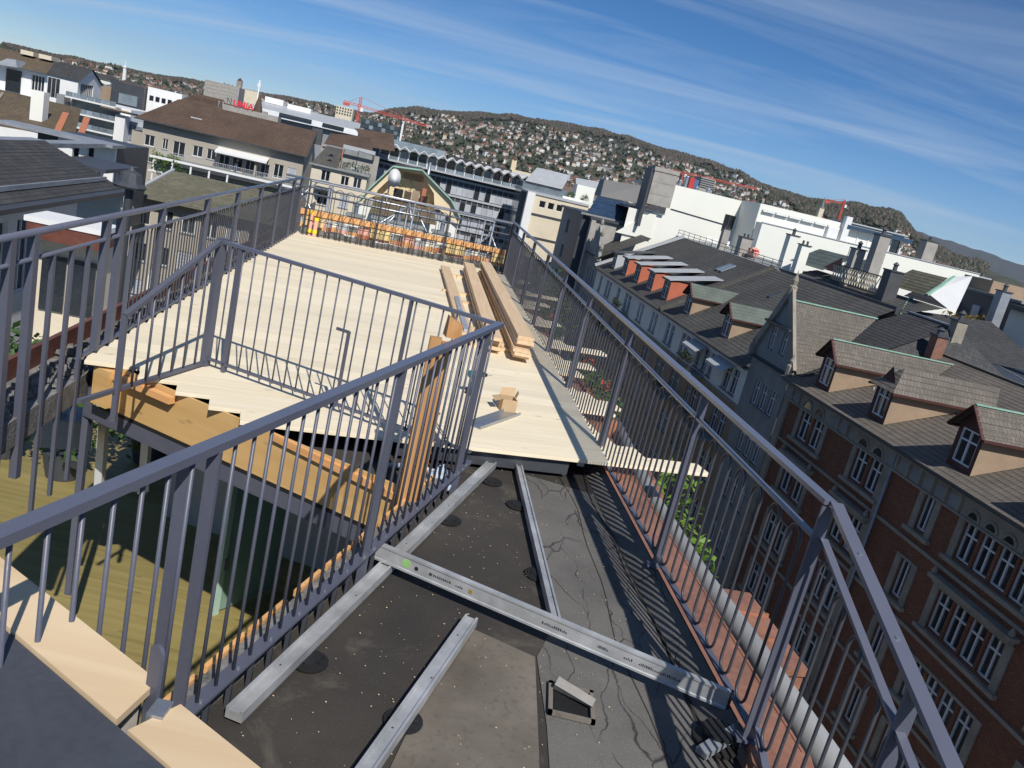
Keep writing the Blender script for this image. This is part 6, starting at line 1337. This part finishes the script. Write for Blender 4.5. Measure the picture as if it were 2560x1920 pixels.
b = MB(True); b.hexa([(-16.0, 28.8, -3.2), (-16.0, 30.2, -3.2), (-17.8, 30.2, -2.4), (-17.8, 28.8, -2.4), (-16.4, 29.2, -1.6), (-16.4, 29.6, -1.6), (-17.6, 29.6, -1.5), (-17.6, 29.2, -1.5)]); b.build('metal_chimney_cover', M['zinc'], SH)
bbeam(SH, 'valley_flashing', (-15.2, 31.5, -3.35), (-18.9, 29.8, -1.86), .5, .05, 'zinc'); bbox(SH, 'snow_guard', -15.7, -15.6, 18, 47, -3.2, -3.0, 'zinc')
SB = bld('flat_roof_bay', 'dark recessed loggia with a thin flat roof beyond the slate roof', -17, 52)
bbox(SB, 'flat_roof', -19.0, -16.0, 47.9, 53.6, -2.95, -2.75, 'dgrey'); bbox(SB, 'back_wall', -19.4, -19, 47.9, 54, -9, -2.96, 'dgrey'); bbox(SB, 'floor', -19, -16.2, 47.9, 54, -5.4, -5.2, 'lgrey'); bbox(SB, 'lower_wall', -19, -16.4, 47.9, 54, GZ, -5.41, 'white')
for s_ in (48.2, 50.8, 53.4): bbox(SB, 'column', -16.5, -16.35, s_, s_ + .15, -5.2, -2.96, 'white')
for s_ in range(48, 54): btube(SB, 'rail_post', [(-16.3, s_ + .3, -5.2), (-16.3, s_ + .3, -4.3)], .03, 'lgrey', 5)
btube(SB, 'rail', [(-16.3, 48, -4.3), (-16.3, 54, -4.3)], .04, 'lgrey', 5)
for i, (n_, w_) in enumerate(((-22.4, .9), (-21.2, .5), (-20.4, 1.3))): bbox(SB, 'white_panel', n_, n_ + w_, 58.0 + .3 * i, 58.3 + .3 * i, -6, -2.3, 'white')
bbox(SB, 'attic', -24, -19.2, 58.9, 66, -8, -2.3, 'dgrey'); bbox(SB, 'attic_roof', -26, -18.9, 57.4, 60, -2.3, -2.1, 'zinc'); bbox(SB, 'parapet_link', -20.2, -19.3, 47.8, 57.4, -2.35, -2.1, 'zinc')
WT = bld('white_canopy_terrace', 'white flat canopy with brown fascia above the courtyard', -12.5, 37, 'canopy')
bbox(WT, 'canopy', -13.7, -10.9, 33, 35, -3.7, -3.5, 'white'); bbox(WT, 'fascia', -13.6, -11.0, 33.05, 33.2, -4.3, -3.71, 'rust'); bbox(WT, 'fascia', -11.1, -10.95, 33.25, 35, -4.3, -3.71, 'rust'); bbox(WT, 'wall', -13.5, -11.2, 34.0, 36, GZ, -4.2, 'cream')
for i in range(2): bbox(WT, 'glazing', -13.3 + i * 1.1, -12.4 + i * 1.1, 33.9, 33.99, -7.2, -5.0, 'glass')
OR_ = bld('olive_roof_building', 'beige building with low olive grey roof in the courtyard', -15, 76)
roofing((-21.4, 69, -6.4), (-9, 69, -6.4), (-9, 77, -4.5), (-20.3, 77, -4.5), .4).build('roof', M['tile_olive'], OR_); hs_ = [(-20.8 + i * 1.75, -19.7 + i * 1.75, z0, z0 + 1.5) for i in range(7) for z0 in (-8.6, -11.6, -14.6)]
wall(OR_, 's', 70, -21, -8.6, GZ, -6.5, hs_, M['beige'])
for i, h in enumerate(hs_): window(OR_, 's', 70, h, 'blind' if i % 5 == 2 else 'cas')
bbeam(OR_, 'ridge', (-21.2, 69.2, -6.3), (-20.2, 77, -4.4), .25, .15, 'lgrey'); wall(OR_, 'm', -8.6, 70, 84, GZ, -5, [], M['beige'])
PG = bld('garden_pergola', 'white timber balcony frame hung with climbing plants above the olive roof', -18.5, 84, 'pergola')
for n_ in (-24, -22.3, -20.6, -18.9, -17.2): bbox(PG, 'post', n_, n_ + .15, 84, 84.15, -9, -4.3, 'white')
bbox(PG, 'beam', -24.3, -10, 83.9, 84.2, -4.3, -4.1, 'white'); bbox(PG, 'beam', -24.3, -10, 83.9, 84.2, -5.6, -5.45, 'white'); bbox(PG, 'panel', -24.3, -10, 84.25, 84.4, -12, -6.4, 'concrete')
merge(*[leaves(60, SN(-24 + i * .7, 83.9, -4.6 - .5 * (i % 3)), (.5, .4, .6), .12) for i in range(6)]).build('climber', M['leaf_green'], PG)
# courtyard floors, walls and clutter below the left railing
CY = bld('courtyard_terrace', 'tan paved roof terraces stepping down in the courtyard', -11, 40, 'terrace')
for n0_, n1_, s0_, s1_, z_, mt in ((-15.2, -6.2, 27, 33, -10.5, 'lgrey'), (-11, -5.6, 33, 50, -8.3, 'gravel'), (-10.5, -5.4, 50, 68, -7.2, 'yellow')): bbox(CY, 'roof_slab', n0_, n1_, s0_, s1_, GZ, z_, mt)
for i in range(54):
    n_ = rnd.uniform(-10.4, -6.2); s_ = rnd.uniform(34, 64); z_ = -8.3 if s_ < 50 else -7.2; w_ = rnd.uniform(.3, .7); bbox(CY, 'paving_stone', n_, n_ + w_, s_, s_ + w_ * 1.4, z_, z_ + rnd.uniform(.05, .35), rnd.choice(('yellow', 'yellow', 'offwhite', 'lgrey', 'orangew')))
for lb, n_, s_, sx, sy, z0, h_, mt, ct in (('white plastic bin bag heap on the courtyard terrace', -9.6, 36, .9, .7, -8.3, .8, 'white', 'bag'), ('grey water tank in the courtyard', -13.4, 29.6, 1.2, .9, -10.5, 1.1, 'zinc', 'tank'), ('white plaster boards stacked in the courtyard', -12.4, 28.4, 1.3, .6, -10.5, .9, 'offwhite', 'boards'), ('dark tarpaulin covered pile in the courtyard', -8.2, 40, 1.6, 1.2, -8.3, .9, 'dgrey', 'pile'), ('yellow crate in the courtyard', -8.9, 37.6, .6, .5, -8.3, .5, 'yellowp', 'crate'), ('white pipe standing in the courtyard', -10.3, 37.2, .22, .22, -8.3, 2.6, 'white', 'pipe')):
    o = bld('courtyard_item', lb, n_, s_, ct, None); o.name = {'bag': 'rubble_bag', 'tank': 'water_tank', 'boards': 'board_stack', 'pile': 'covered_pile', 'crate': 'crate', 'pipe': 'vent_pipe'}[ct]; FR[o.name] = Matrix.Translation(Vector(SN(n_, s_, GZ))) @ Matrix.Rotation(ANG, 4, 'Z')
    b = MB(True); b.hexa([(n_, s_, z0), (n_ + sx, s_, z0), (n_ + sx, s_ + sy, z0), (n_, s_ + sy, z0), (n_ + sx * .1, s_ + sy * .1, z0 + h_), (n_ + sx * .9, s_ + sy * .08, z0 + h_ * .95), (n_ + sx * .92, s_ + sy * .9, z0 + h_), (n_ + sx * .12, s_ + sy * .92, z0 + h_ * .9)]); b.build('body', M[mt], o); bbox(o, 'top', n_ + sx * .2, n_ + sx * .8, s_ + sy * .2, s_ + sy * .8, z0 + h_ * .8, z0 + h_ * 1.08, mt)
for i, (n_, s_, z_) in enumerate(((-9.5, 22, -10.4), (-12, 24, -10.4), (-8.4, 24.5, -10.4))): 
    o = bld('courtyard_shrub', ('green shrub in the courtyard nearest the railing', 'green shrub in the courtyard by the white panelled wall', 'green shrub in the courtyard between two low walls')[i], n_, s_, 'shrub', 'courtyard shrubs'); leaves(420, SN(n_, s_, z_), (1.3, 1.2, 1.0), .12).build('foliage', M['leaf_green'], o); btube(o, 'stem', [(n_, s_, GZ), (n_, s_, z_)], .08, 'bark', 6)
bbox(CY, 'garden_bed', -14, -6.5, 18, 27, GZ, -11.2, 'turf')
# ------------------------------------------------------------------ ground, street, hills, far city
g = MB(); n_ = 64; rr_ = [0, 60, 200, 600, 2000, 6000, 16000]
for i in range(len(rr_) - 1):
    for k_ in range(n_):
        a0, a1 = 2 * math.pi * k_ / n_, 2 * math.pi * (k_ + 1) / n_
        q = [(rr_[i] * math.cos(a0), rr_[i] * math.sin(a0), GZ), (rr_[i + 1] * math.cos(a0), rr_[i + 1] * math.sin(a0), GZ), (rr_[i + 1] * math.cos(a1), rr_[i + 1] * math.sin(a1), GZ), (rr_[i] * math.cos(a1), rr_[i] * math.sin(a1), GZ)]
        g.poly(q if i else q[1:3] + [(0, 0, GZ)])
struct(g.build('ground', M['hill']))
g = MB(True); g.poly([(7, -20, GZ + .004), (20.5, -20, GZ + .004), (20.5, 139, GZ + .004), (7, 139, GZ + .004)]); struct(g.build('street', M['asphalt']))
for nm, a, c in (('pavement', 20.5, 24.2), ('pavement', 3.5, 7)):
    g = MB(True); g.box(a, c, -20, 139, GZ + .004, GZ + .13); struct(g.build(nm, M['concrete']))
g = MB(True)
for i in range(26): g.box(13.7, 13.85, -10 + i * 5.5, -7 + i * 5.5, GZ + .006, GZ + .009)
struct(g.build('lane_marking', M['white']))
RID = [(-60, .1, 2400), (-36, .1, 2400), (-30, .15, 2500), (-24.5, .5, 2600), (-20, .85, 2700), (-15.6, 1.05, 2900), (-13, 1.25, 3100), (-11.2, 2.0, 3200), (-7.3, 2.7, 3300), (-1.2, 3.5, 3400), (1.9, 3.52, 3400), (5.1, 3.46, 3300), (8.3, 3.26, 3200), (11.4, 2.9, 3100), (13, 2.55, 3000), (16.3, 2.3, 2700), (18.8, 2.5, 2500), (21.5, 2.55, 2400), (22.7, 1.7, 2400), (25, .9, 2500), (30, .4, 2600), (60, .2, 2600)]
def ridge(az):
    for (a, e, r_), (b_, f, q) in zip(RID, RID[1:]):
        if a <= az <= b_:
            t_ = (az - a) / (b_ - a); return e + (f - e) * t_, r_ + (q - r_) * t_
    return .2, 2600
R0 = 900.0
def terr(az, r_):
    e, Rr = ridge(az); top = Rr * math.tan(R(e)) + CAMZ; t_ = max(0.0, (r_ - R0) / (Rr - R0))
    k_ = t_ * t_ * (3 - 2 * t_) if t_ < 1 else 1 - .25 * (t_ - 1); k_ = .35 * min(t_, 1) + .65 * k_
    z_ = GZ - 1 + (top - GZ + 1) * k_
    if t_ > .02: z_ += (8 * math.sin(az * .9 + r_ * .004) + 5 * math.sin(az * 2.3 - r_ * .007)) * min(1, t_ * 2) * min(1.0, max(0.0, (1.05 - t_) * 3))
    return z_
def polar(az, r_, z_): return (r_ * math.sin(R(az)), r_ * math.cos(R(az)), z_)
g = MB(); azs = [-58 + i * .7 for i in range(167)]; rs = [R0 + i * 110 for i in range(26)]
base = 0
for az in azs:
    for r_ in rs: g.v.append(polar(az, r_, terr(az, r_)))
m_ = len(rs)
for i in range(len(azs) - 1):
    for j in range(m_ - 1): g.f.append((i * m_ + j, i * m_ + j + 1, (i + 1) * m_ + j + 1, (i + 1) * m_ + j)); g.m.append(0)
struct(g.build('hillside', M['hill'], smooth=True))
g = MB(); FRG = [(10, 1.9), (18, 2.3), (21, 2.15), (24.6, 1.9), (26.7, 1.72), (28.8, 1.42), (33, 1.15), (40, 1.0), (60, .8)]
pts = []
for i in range(120):
    az = 10 + i * .42
    for (a, e), (b_, f) in zip(FRG, FRG[1:]):
        if a <= az <= b_: el = e + (f - e) * (az - a) / (b_ - a)
    el += .03 * math.sin(az * 3.1) + .02 * math.sin(az * 7.7); pts.append((az, el))
for (a, e), (b_, f) in zip(pts, pts[1:]):
    q = []
    for az, el in ((a, e), (b_, f)): q.append([polar(az, 6500, GZ), polar(az, 8200, GZ + (8200 * math.tan(R(el)) - GZ) * .55), polar(az, 9500, 9500 * math.tan(R(el))), polar(az, 12000, GZ)])
    for j in range(3): g.poly([q[0][j], q[1][j], q[1][j + 1], q[0][j + 1]])
struct(g.build('far_ridge', plain('far_ridge_woods', (.05, .055, .05), .95, 0, .4, .002, .02, 0), smooth=True))

def blob(b, p, rx, h):
    x, y, z_ = p; k_ = 5; base = len(b.v); a0 = rnd.random() * 6
    for i in range(k_):
        a = a0 + 2 * math.pi * i / k_; s_ = rx * rnd.uniform(.75, 1.2); b.v.append((x + s_ * math.cos(a), y + s_ * math.sin(a), z_ + h * rnd.uniform(.3, .55)))
    b.v.append((x + rnd.uniform(-.2, .2) * rx, y, z_ + h)); b.v.append((x, y, z_ - h * .1))
    for i in range(k_):
        j = (i + 1) % k_; b.f.append((base + i, base + j, base + k_)); b.f.append((base + j, base + i, base + k_ + 1)); b.m += [0, 0]
fo = MB(); fg = MB()
for i in range(15000):                                   # woods along the crest
    az = rnd.uniform(-34, 27); e, Rr = ridge(az); lim = .70 + .06 * math.sin(az * .8) + .03 * math.sin(az * 2.9)
    if az < -12: lim = .86
    if az > 13.5: lim = .55
    t_ = 1.02 - (1.02 - lim) * rnd.random() ** 1.3; r_ = R0 + (Rr - R0) * t_; p = polar(az, r_, terr(az, r_))
    blob(fg if rnd.random() < .16 + (.3 if az > 13 else 0) else fo, p, rnd.uniform(5, 8), rnd.uniform(11, 17))
tag(fo.build('bare_wood', M['forest'], kind='stuff'), 'brown leafless wood covering the crest of the hill', 'wood')
for i in range(10500):                                    # garden trees between the houses
    az = rnd.uniform(-34, 27); e, Rr = ridge(az); t_ = rnd.uniform(.0, .8); r_ = R0 + (Rr - R0) * t_
    blob(fg if rnd.random() < .55 else fo, polar(az, r_, terr(az, r_)), rnd.uniform(3.5, 6.5), rnd.uniform(7, 13))
tag(fg.build('conifers', M['forest_g'], kind='stuff'), 'dark green conifers scattered over the hillside', 'trees')
def hmesh(b, p, az, w_, d_, h_, rf, flat=False):
    c, s_ = math.cos(az), math.sin(az); T = lambda x, y, z_: (p[0] + x * c - y * s_, p[1] + x * s_ + y * c, p[2] + z_)
    x, y = w_ / 2, d_ / 2; b.cm = 0; o = len(b.v)
    b.v += [T(-x, -y, -6), T(x, -y, -6), T(x, y, -6), T(-x, y, -6), T(-x, -y, h_), T(x, -y, h_), T(x, y, h_), T(-x, y, h_)]
    for q in ((0, 1, 5, 4), (1, 2, 6, 5), (2, 3, 7, 6), (3, 0, 4, 7)): b.f.append(tuple(o + i for i in q)); b.m.append(0)
    if flat: b.f.append((o + 4, o + 5, o + 6, o + 7)); b.m.append(1)
    else:
        o2 = len(b.v); k_ = .6; b.v += [T(-x - k_, -y - k_, h_ - .3), T(x + k_, -y - k_, h_ - .3), T(x + k_, y + k_, h_ - .3), T(-x - k_, y + k_, h_ - .3), T(-x * .6, 0, h_ + rf), T(x * .6, 0, h_ + rf)]
        for q in ((0, 1, 5, 4), (1, 2, 5), (2, 3, 4, 5), (3, 0, 4)): b.f.append(tuple(o2 + i for i in q)); b.m.append(1)
    b.cm = 2                                             # window rows
    if h_ > 5:
        k_ = max(2, int(w_ / 3.2)); st = max(1, int(h_ / 3.1))
        for i in range(k_):
            for j in range(st):
                u = -x + (i + .5) * w_ / k_; z0 = .8 + j * 3.0; b.poly([T(u - .6, -y - .05, z0), T(u + .6, -y - .05, z0), T(u + .6, -y - .05, z0 + 1.5), T(u - .6, -y - .05, z0 + 1.5)])
    b.cm = 0
HM = [M['hwall'], M['hroof'], M['glass']]
cand = []
for i in range(2600):
    az = rnd.uniform(-33, 26); e, Rr = ridge(az); top = .70 if az > -12 else .85
    if az > 14: top = .5
    t_ = rnd.random() ** .9 * top; r_ = R0 + (Rr - R0) * t_ + rnd.uniform(-40, 40); cand.append((r_, az))
cand.sort(); protos = []
for k_ in range(6):
    b = MB(); hmesh(b, (0, 0, 0), 0, (11, 14, 10, 18, 12, 24)[k_], (9, 10, 9, 11, 12, 12)[k_], (8, 9, 7, 10, 11, 12)[k_], (3.2, 3.5, 3, 3.5, 4, 0)[k_], k_ == 5); protos.append(b)
pobj = []
for i, (r_, az) in enumerate(cand[:300]):
    k_ = rnd.choice((0, 0, 1, 1, 2, 3, 4, 5)); p = polar(az, r_, terr(az, r_))
    if k_ >= len(pobj) or pobj[k_] is None if k_ < len(pobj) else True:
        while len(pobj) <= k_: pobj.append(None)
    if pobj[k_] is None: o = protos[k_].build('hillside_house', HM); pobj[k_] = o
    else: o = pobj[k_].copy(); col.objects.link(o)
    o.location = p; o.rotation_euler = (0, 0, rnd.uniform(-.7, .7) - R(az)); o.scale = (rnd.uniform(.62, .95),) * 3
    tag(o, 'small pale house with pitched or flat roof on the lower slope of the distant hill', 'house', 'houses on the distant hillside')
HS = []
for q in range(3):
    b = MB()
    for i, (r_, az) in enumerate(cand[300:]):
        if i % 3 != q: continue
        hmesh(b, polar(az, r_, terr(az, r_)), rnd.uniform(-.7, .7) - R(az), rnd.choice((7, 8, 10, 13)), rnd.choice((6, 7, 9)), rnd.uniform(5, 8), 2.4)
    w_ = plain('hillside_walls', ((.80, .79, .76), (.66, .60, .50), (.48, .45, .42))[q], .85, 0, .1, .01, .1, 0); rf = plain('hillside_roofs', ((.12, .08, .06), (.20, .09, .06), (.10, .085, .075))[q], .85, 0, .2, .01, .1, 0)
    HS.append(b.build('upper_hill_houses', [w_, rf, M['glass']], kind='stuff')); tag(HS[-1], ('white', 'cream', 'grey')[q] + ' walled houses crowded over the upper hillside', 'houses')
# city blocks between the near roofs and the hill
wm_ = ['hwall', 'cream', 'offwhite', 'beige', 'lgrey', 'grey']; rm_ = ['tile_brown', 'hroof', 'tile_dark', 'hroof', 'lgrey', 'dgrey']; cnt = 0; bp = {}
for i in range(900):
    if cnt >= 170: break
    az = rnd.uniform(-34, 30); r_ = 240 + 760 * rnd.random() ** .8; x, y = r_ * math.sin(R(az)), r_ * math.cos(R(az)); n_, s_ = x * ND.x + y * ND.y, x * SDv.x + y * SDv.y
    if (-105 < n_ < -80 and 400 < s_ < 440) or (-65 < n_ < 5 and 320 < s_ < 345): continue
    q = rnd.randrange(6); v_ = rnd.randrange(3); key = (q, v_); w_ = (16, 24, 34)[v_]; h_ = 17.5 + .0008 * (r_ - 240) ** 1.05 + (q % 3) * 1.2
    if key not in bp:
        b = MB(); hmesh(b, (0, 0, 0), 0, w_, (14, 16, 14)[v_], 18.2 + (q % 3) * 1.0, 0 if q > 3 else 3.6, q > 3); o = b.build('city_block', [M[wm_[q]], M[rm_[q]], M['glass']]); bp[key] = o
    else: o = bp[key].copy(); col.objects.link(o)
    o.location = (*SN(n_, s_, 0)[:2], GZ + rnd.uniform(-1.5, 1.2) + (r_ - 240) * .003); o.rotation_euler = (0, 0, ANG + rnd.choice((0, 0, .2, -.25, 1.57))); cnt += 1
    tag(o, 'plain city block among the roofs between the near houses and the hill', 'building', 'city blocks in the middle distance')
# long grey hall, dark glass office, towers
ST = bld('long_grey_hall', 'long flat pale grey hall roof stretching behind the brown roofs', -35, 340)
b = MB(True); b.hexa([(-62, 330, 1.0), (-11, 330, 1.5), (-11, 352, 1.5), (-62, 352, 1.0), (-62, 331, 3.2), (-11, 331, 3.4), (-11, 352, 6.4), (-62, 352, 6.2)]); b.build('roof', M['lgrey'], ST); bbox(ST, 'dark_clerestory', -52, -40, 329.5, 330.2, 2.2, 3.2, 'glass'); bbox(ST, 'dark_clerestory', -36, -28, 329.5, 330.2, 2.2, 3.2, 'glass'); bbox(ST, 'walls', -62, -11, 332, 352, GZ, 1.2, 'grey'); bbox(ST, 'white_hood', -61, -54, 348, 354, 5.8, 8.0, 'white'); bbox(ST, 'white_hood', -52, -43, 346, 352, 5.4, 7.2, 'white')
GO = bld('dark_glass_office', 'dark glass office with a thin white mast at the end of the long hall', -15, 345)
for j in range(3):
    for i in range(10): bbox(GO, 'glazing', -22 + i * 1.55, -20.6 + i * 1.55, 327.8, 328, 3.2 + j * 1.6, 4.6 + j * 1.6, 'glass' if (i + j) % 3 else 'glass_band')
bbox(GO, 'frame', -22.2, -6.6, 328.05, 340, GZ, 8.0, 'dgrey'); bbox(GO, 'white_mast', -7.1, -6.4, 326, 326.7, -4, 9.5, 'white')
def crane(name, label, n_, s_, z0, z1, jl, jr, zj=None, tilt=0):
    r_ = bld(name, label, n_, s_, 'crane', 'red tower cranes'); w_ = 1.0; zj = z1 - 2 if zj is None else zj; b = MB(True)
    for dx in (-w_ / 2, w_ / 2):
        for dy in (-w_ / 2, w_ / 2): b.beam((n_ + dx, s_ + dy, z0), (n_ + dx, s_ + dy, z1), .26, .26, (0, 1, 0))
    z_ = z0
    while z_ < z1 - 1:
        b.beam((n_ - w_ / 2, s_ - w_ / 2, z_), (n_ + w_ / 2, s_ - w_ / 2, z_ + 1.2), .16, .16, (0, 1, 0)); b.beam((n_ + w_ / 2, s_ - w_ / 2, z_), (n_ - w_ / 2, s_ - w_ / 2, z_ + 1.2), .16, .16, (0, 1, 0)); z_ += 1.2
    b.build('mast', M['craner'], r_); b = MB(True)
    J = lambda u, dz=0: (u, s_, zj + tilt * (u - n_) + dz)
    b.beam(J(jl), J(jr), .3, .25); b.beam(J(jl, .9), J(jr, .9), .2, .2); u = jl
    while u < jr - 1: b.beam(J(u), J(u + .75, .9), .14, .14); b.beam(J(u + .75, .9), J(u + 1.5), .14, .14); u += 1.5
    b.build('jib', M['craner'], r_); bbox(r_, 'counterweight', jl, jl + 3, s_ - .6, s_ + .6, zj + tilt * (jl - n_) - 1.2, zj + tilt * (jl - n_) + .2, 'craner'); btube(r_, 'tie', [J(jl + 2, .5), (n_, s_, z1 + .5), J(n_ + (jr - n_) * .7, .9)], .08, 'craner', 4); bbox(r_, 'cab', n_ + .6, n_ + 2, s_ - 1.4, s_ - .2, zj - 2, zj - .2, 'white')
crane('tower_crane', 'red tower crane rising left of the wooded hill', -30.3, 420, -10, 18.7, -38, 4, 14.5, -.05)
crane('tower_crane', 'red tower crane with a long jib behind the concrete tower', 159, 500, -20, 23, 150, 208, 23.5, .02)
crane('tower_crane', 'short red tower crane beside the church spire on the right', 264.5, 500, -20, 31, 252, 266, 28.5, .05)
CHS = bld('church', 'church with a slim pointed spire on the right', 251.5, 500, 'church'); bbox(CHS, 'tower', 250.0, 253.0, 499, 502, GZ, 23, 'cream'); b = MB(True); b.lathe((251.5, 500.5), [(2.0, 23), (.05, 30)], 6); b.build('spire', M['patina_dk'], CHS); bbox(CHS, 'nave', 240, 250, 500, 520, GZ, 14, 'cream')
TW = bld('bell_tower', 'pale yellow bell tower in front of the hillside houses', 68.5, 600, 'tower'); bbox(TW, 'shaft', 66.8, 70.2, 599, 603, GZ, 9.5, 'yellow'); b = MB(True); b.lathe((68.5, 601), [(2.6, 9.5), (1.6, 11.5), (.05, 13.8)], 8); b.build('cap', M['tile_brown'], TW); bbox(TW, 'wing', 70.3, 95, 600, 612, GZ, 3.0, 'cream')
SP = bld('striped_slab', 'grey striped slab building behind the white penthouse block', 140.5, 402); bbox(SP, 'core', 137, 144, 401, 412, GZ, 19.8, 'concrete')
for j in range(5): bbox(SP, 'window_band', 136.9, 144.1, 400.9, 400.99, 14.8 + j * 1.0, 15.3 + j * 1.0, 'glass')
bbox(SP, 'red_annex', 132, 134.4, 402, 410, GZ, 18.4, 'red'); bbox(SP, 'blue_annex', 134.5, 136.8, 402, 410, GZ, 18.0, 'blue')
MS_ = bld('radio_mast', 'white radio mast on the left horizon', -292.5, 900, 'mast'); b = MB(True); b.lathe((-292.5, 900), [(2.2, GZ), (1.6, 13), (.5, 14), (.3, 19)], 8); b.build('shaft', M['white'], MS_); bbox(MS_, 'platform', -294.6, -290.4, 898, 902, 12.6, 13.4, 'white')
C2 = bld('square_church_tower', 'square stone church tower on the left horizon', -143, 700, 'tower'); bbox(C2, 'shaft', -145.2, -141.4, 699, 703, GZ, 20.5, 'stone'); b = MB(True); b.lathe((-143.3, 701), [(2.4, 20.5), (.1, 23)], 4); b.build('cap', M['tile_brown'], C2); bbox(C2, 'nave', -141.3, -128, 700, 712, GZ, 15.5, 'cream')
AM = bld('antenna_mast', 'thin white antenna mast right of the rooftop letters', -91.7, 500, 'mast'); btube(AM, 'shaft', [(-91.7, 500, GZ), (-91.7, 500, 18.2)], .3, 'white'); bbox(AM, 'antenna_panel', -92.6, -90.8, 499.7, 500.3, 14.5, 16.6, 'white')
AP = bld('pale_apartment_tower', 'pale apartment block on the rise beside the red crane', -44, 505); bbox(AP, 'core', -48.6, -39.2, 500, 512, GZ, 15.0, 'cream')
for j in range(3):
    for i in range(6): bbox(AP, 'window', -48.2 + i * 1.5, -47.4 + i * 1.5, 499.9, 499.98, 10.5 + j * 1.5, 11.4 + j * 1.5, 'glass')
# ------------------------------------------------------------------ air
hz = MB(); hz.box(-7000, 9000, -300, 13500, GZ - 60, 620)
vm_ = bpy.data.materials.new('thin_air'); vm_.use_nodes = True; t_ = vm_.node_tree; t_.nodes.remove(t_.nodes['Principled BSDF'])
pv = t_.nodes.new('ShaderNodeVolumePrincipled'); pv.inputs['Color'].default_value = (.72, .84, 1.0, 1); pv.inputs['Density'].default_value = 3.2e-5; pv.inputs['Anisotropy'].default_value = .2
t_.links.new(pv.outputs[0], t_.nodes['Material Output'].inputs['Volume'])
tag(hz.build('haze', vm_, kind='stuff'), 'thin blue haze of air over the city and hills', 'haze')
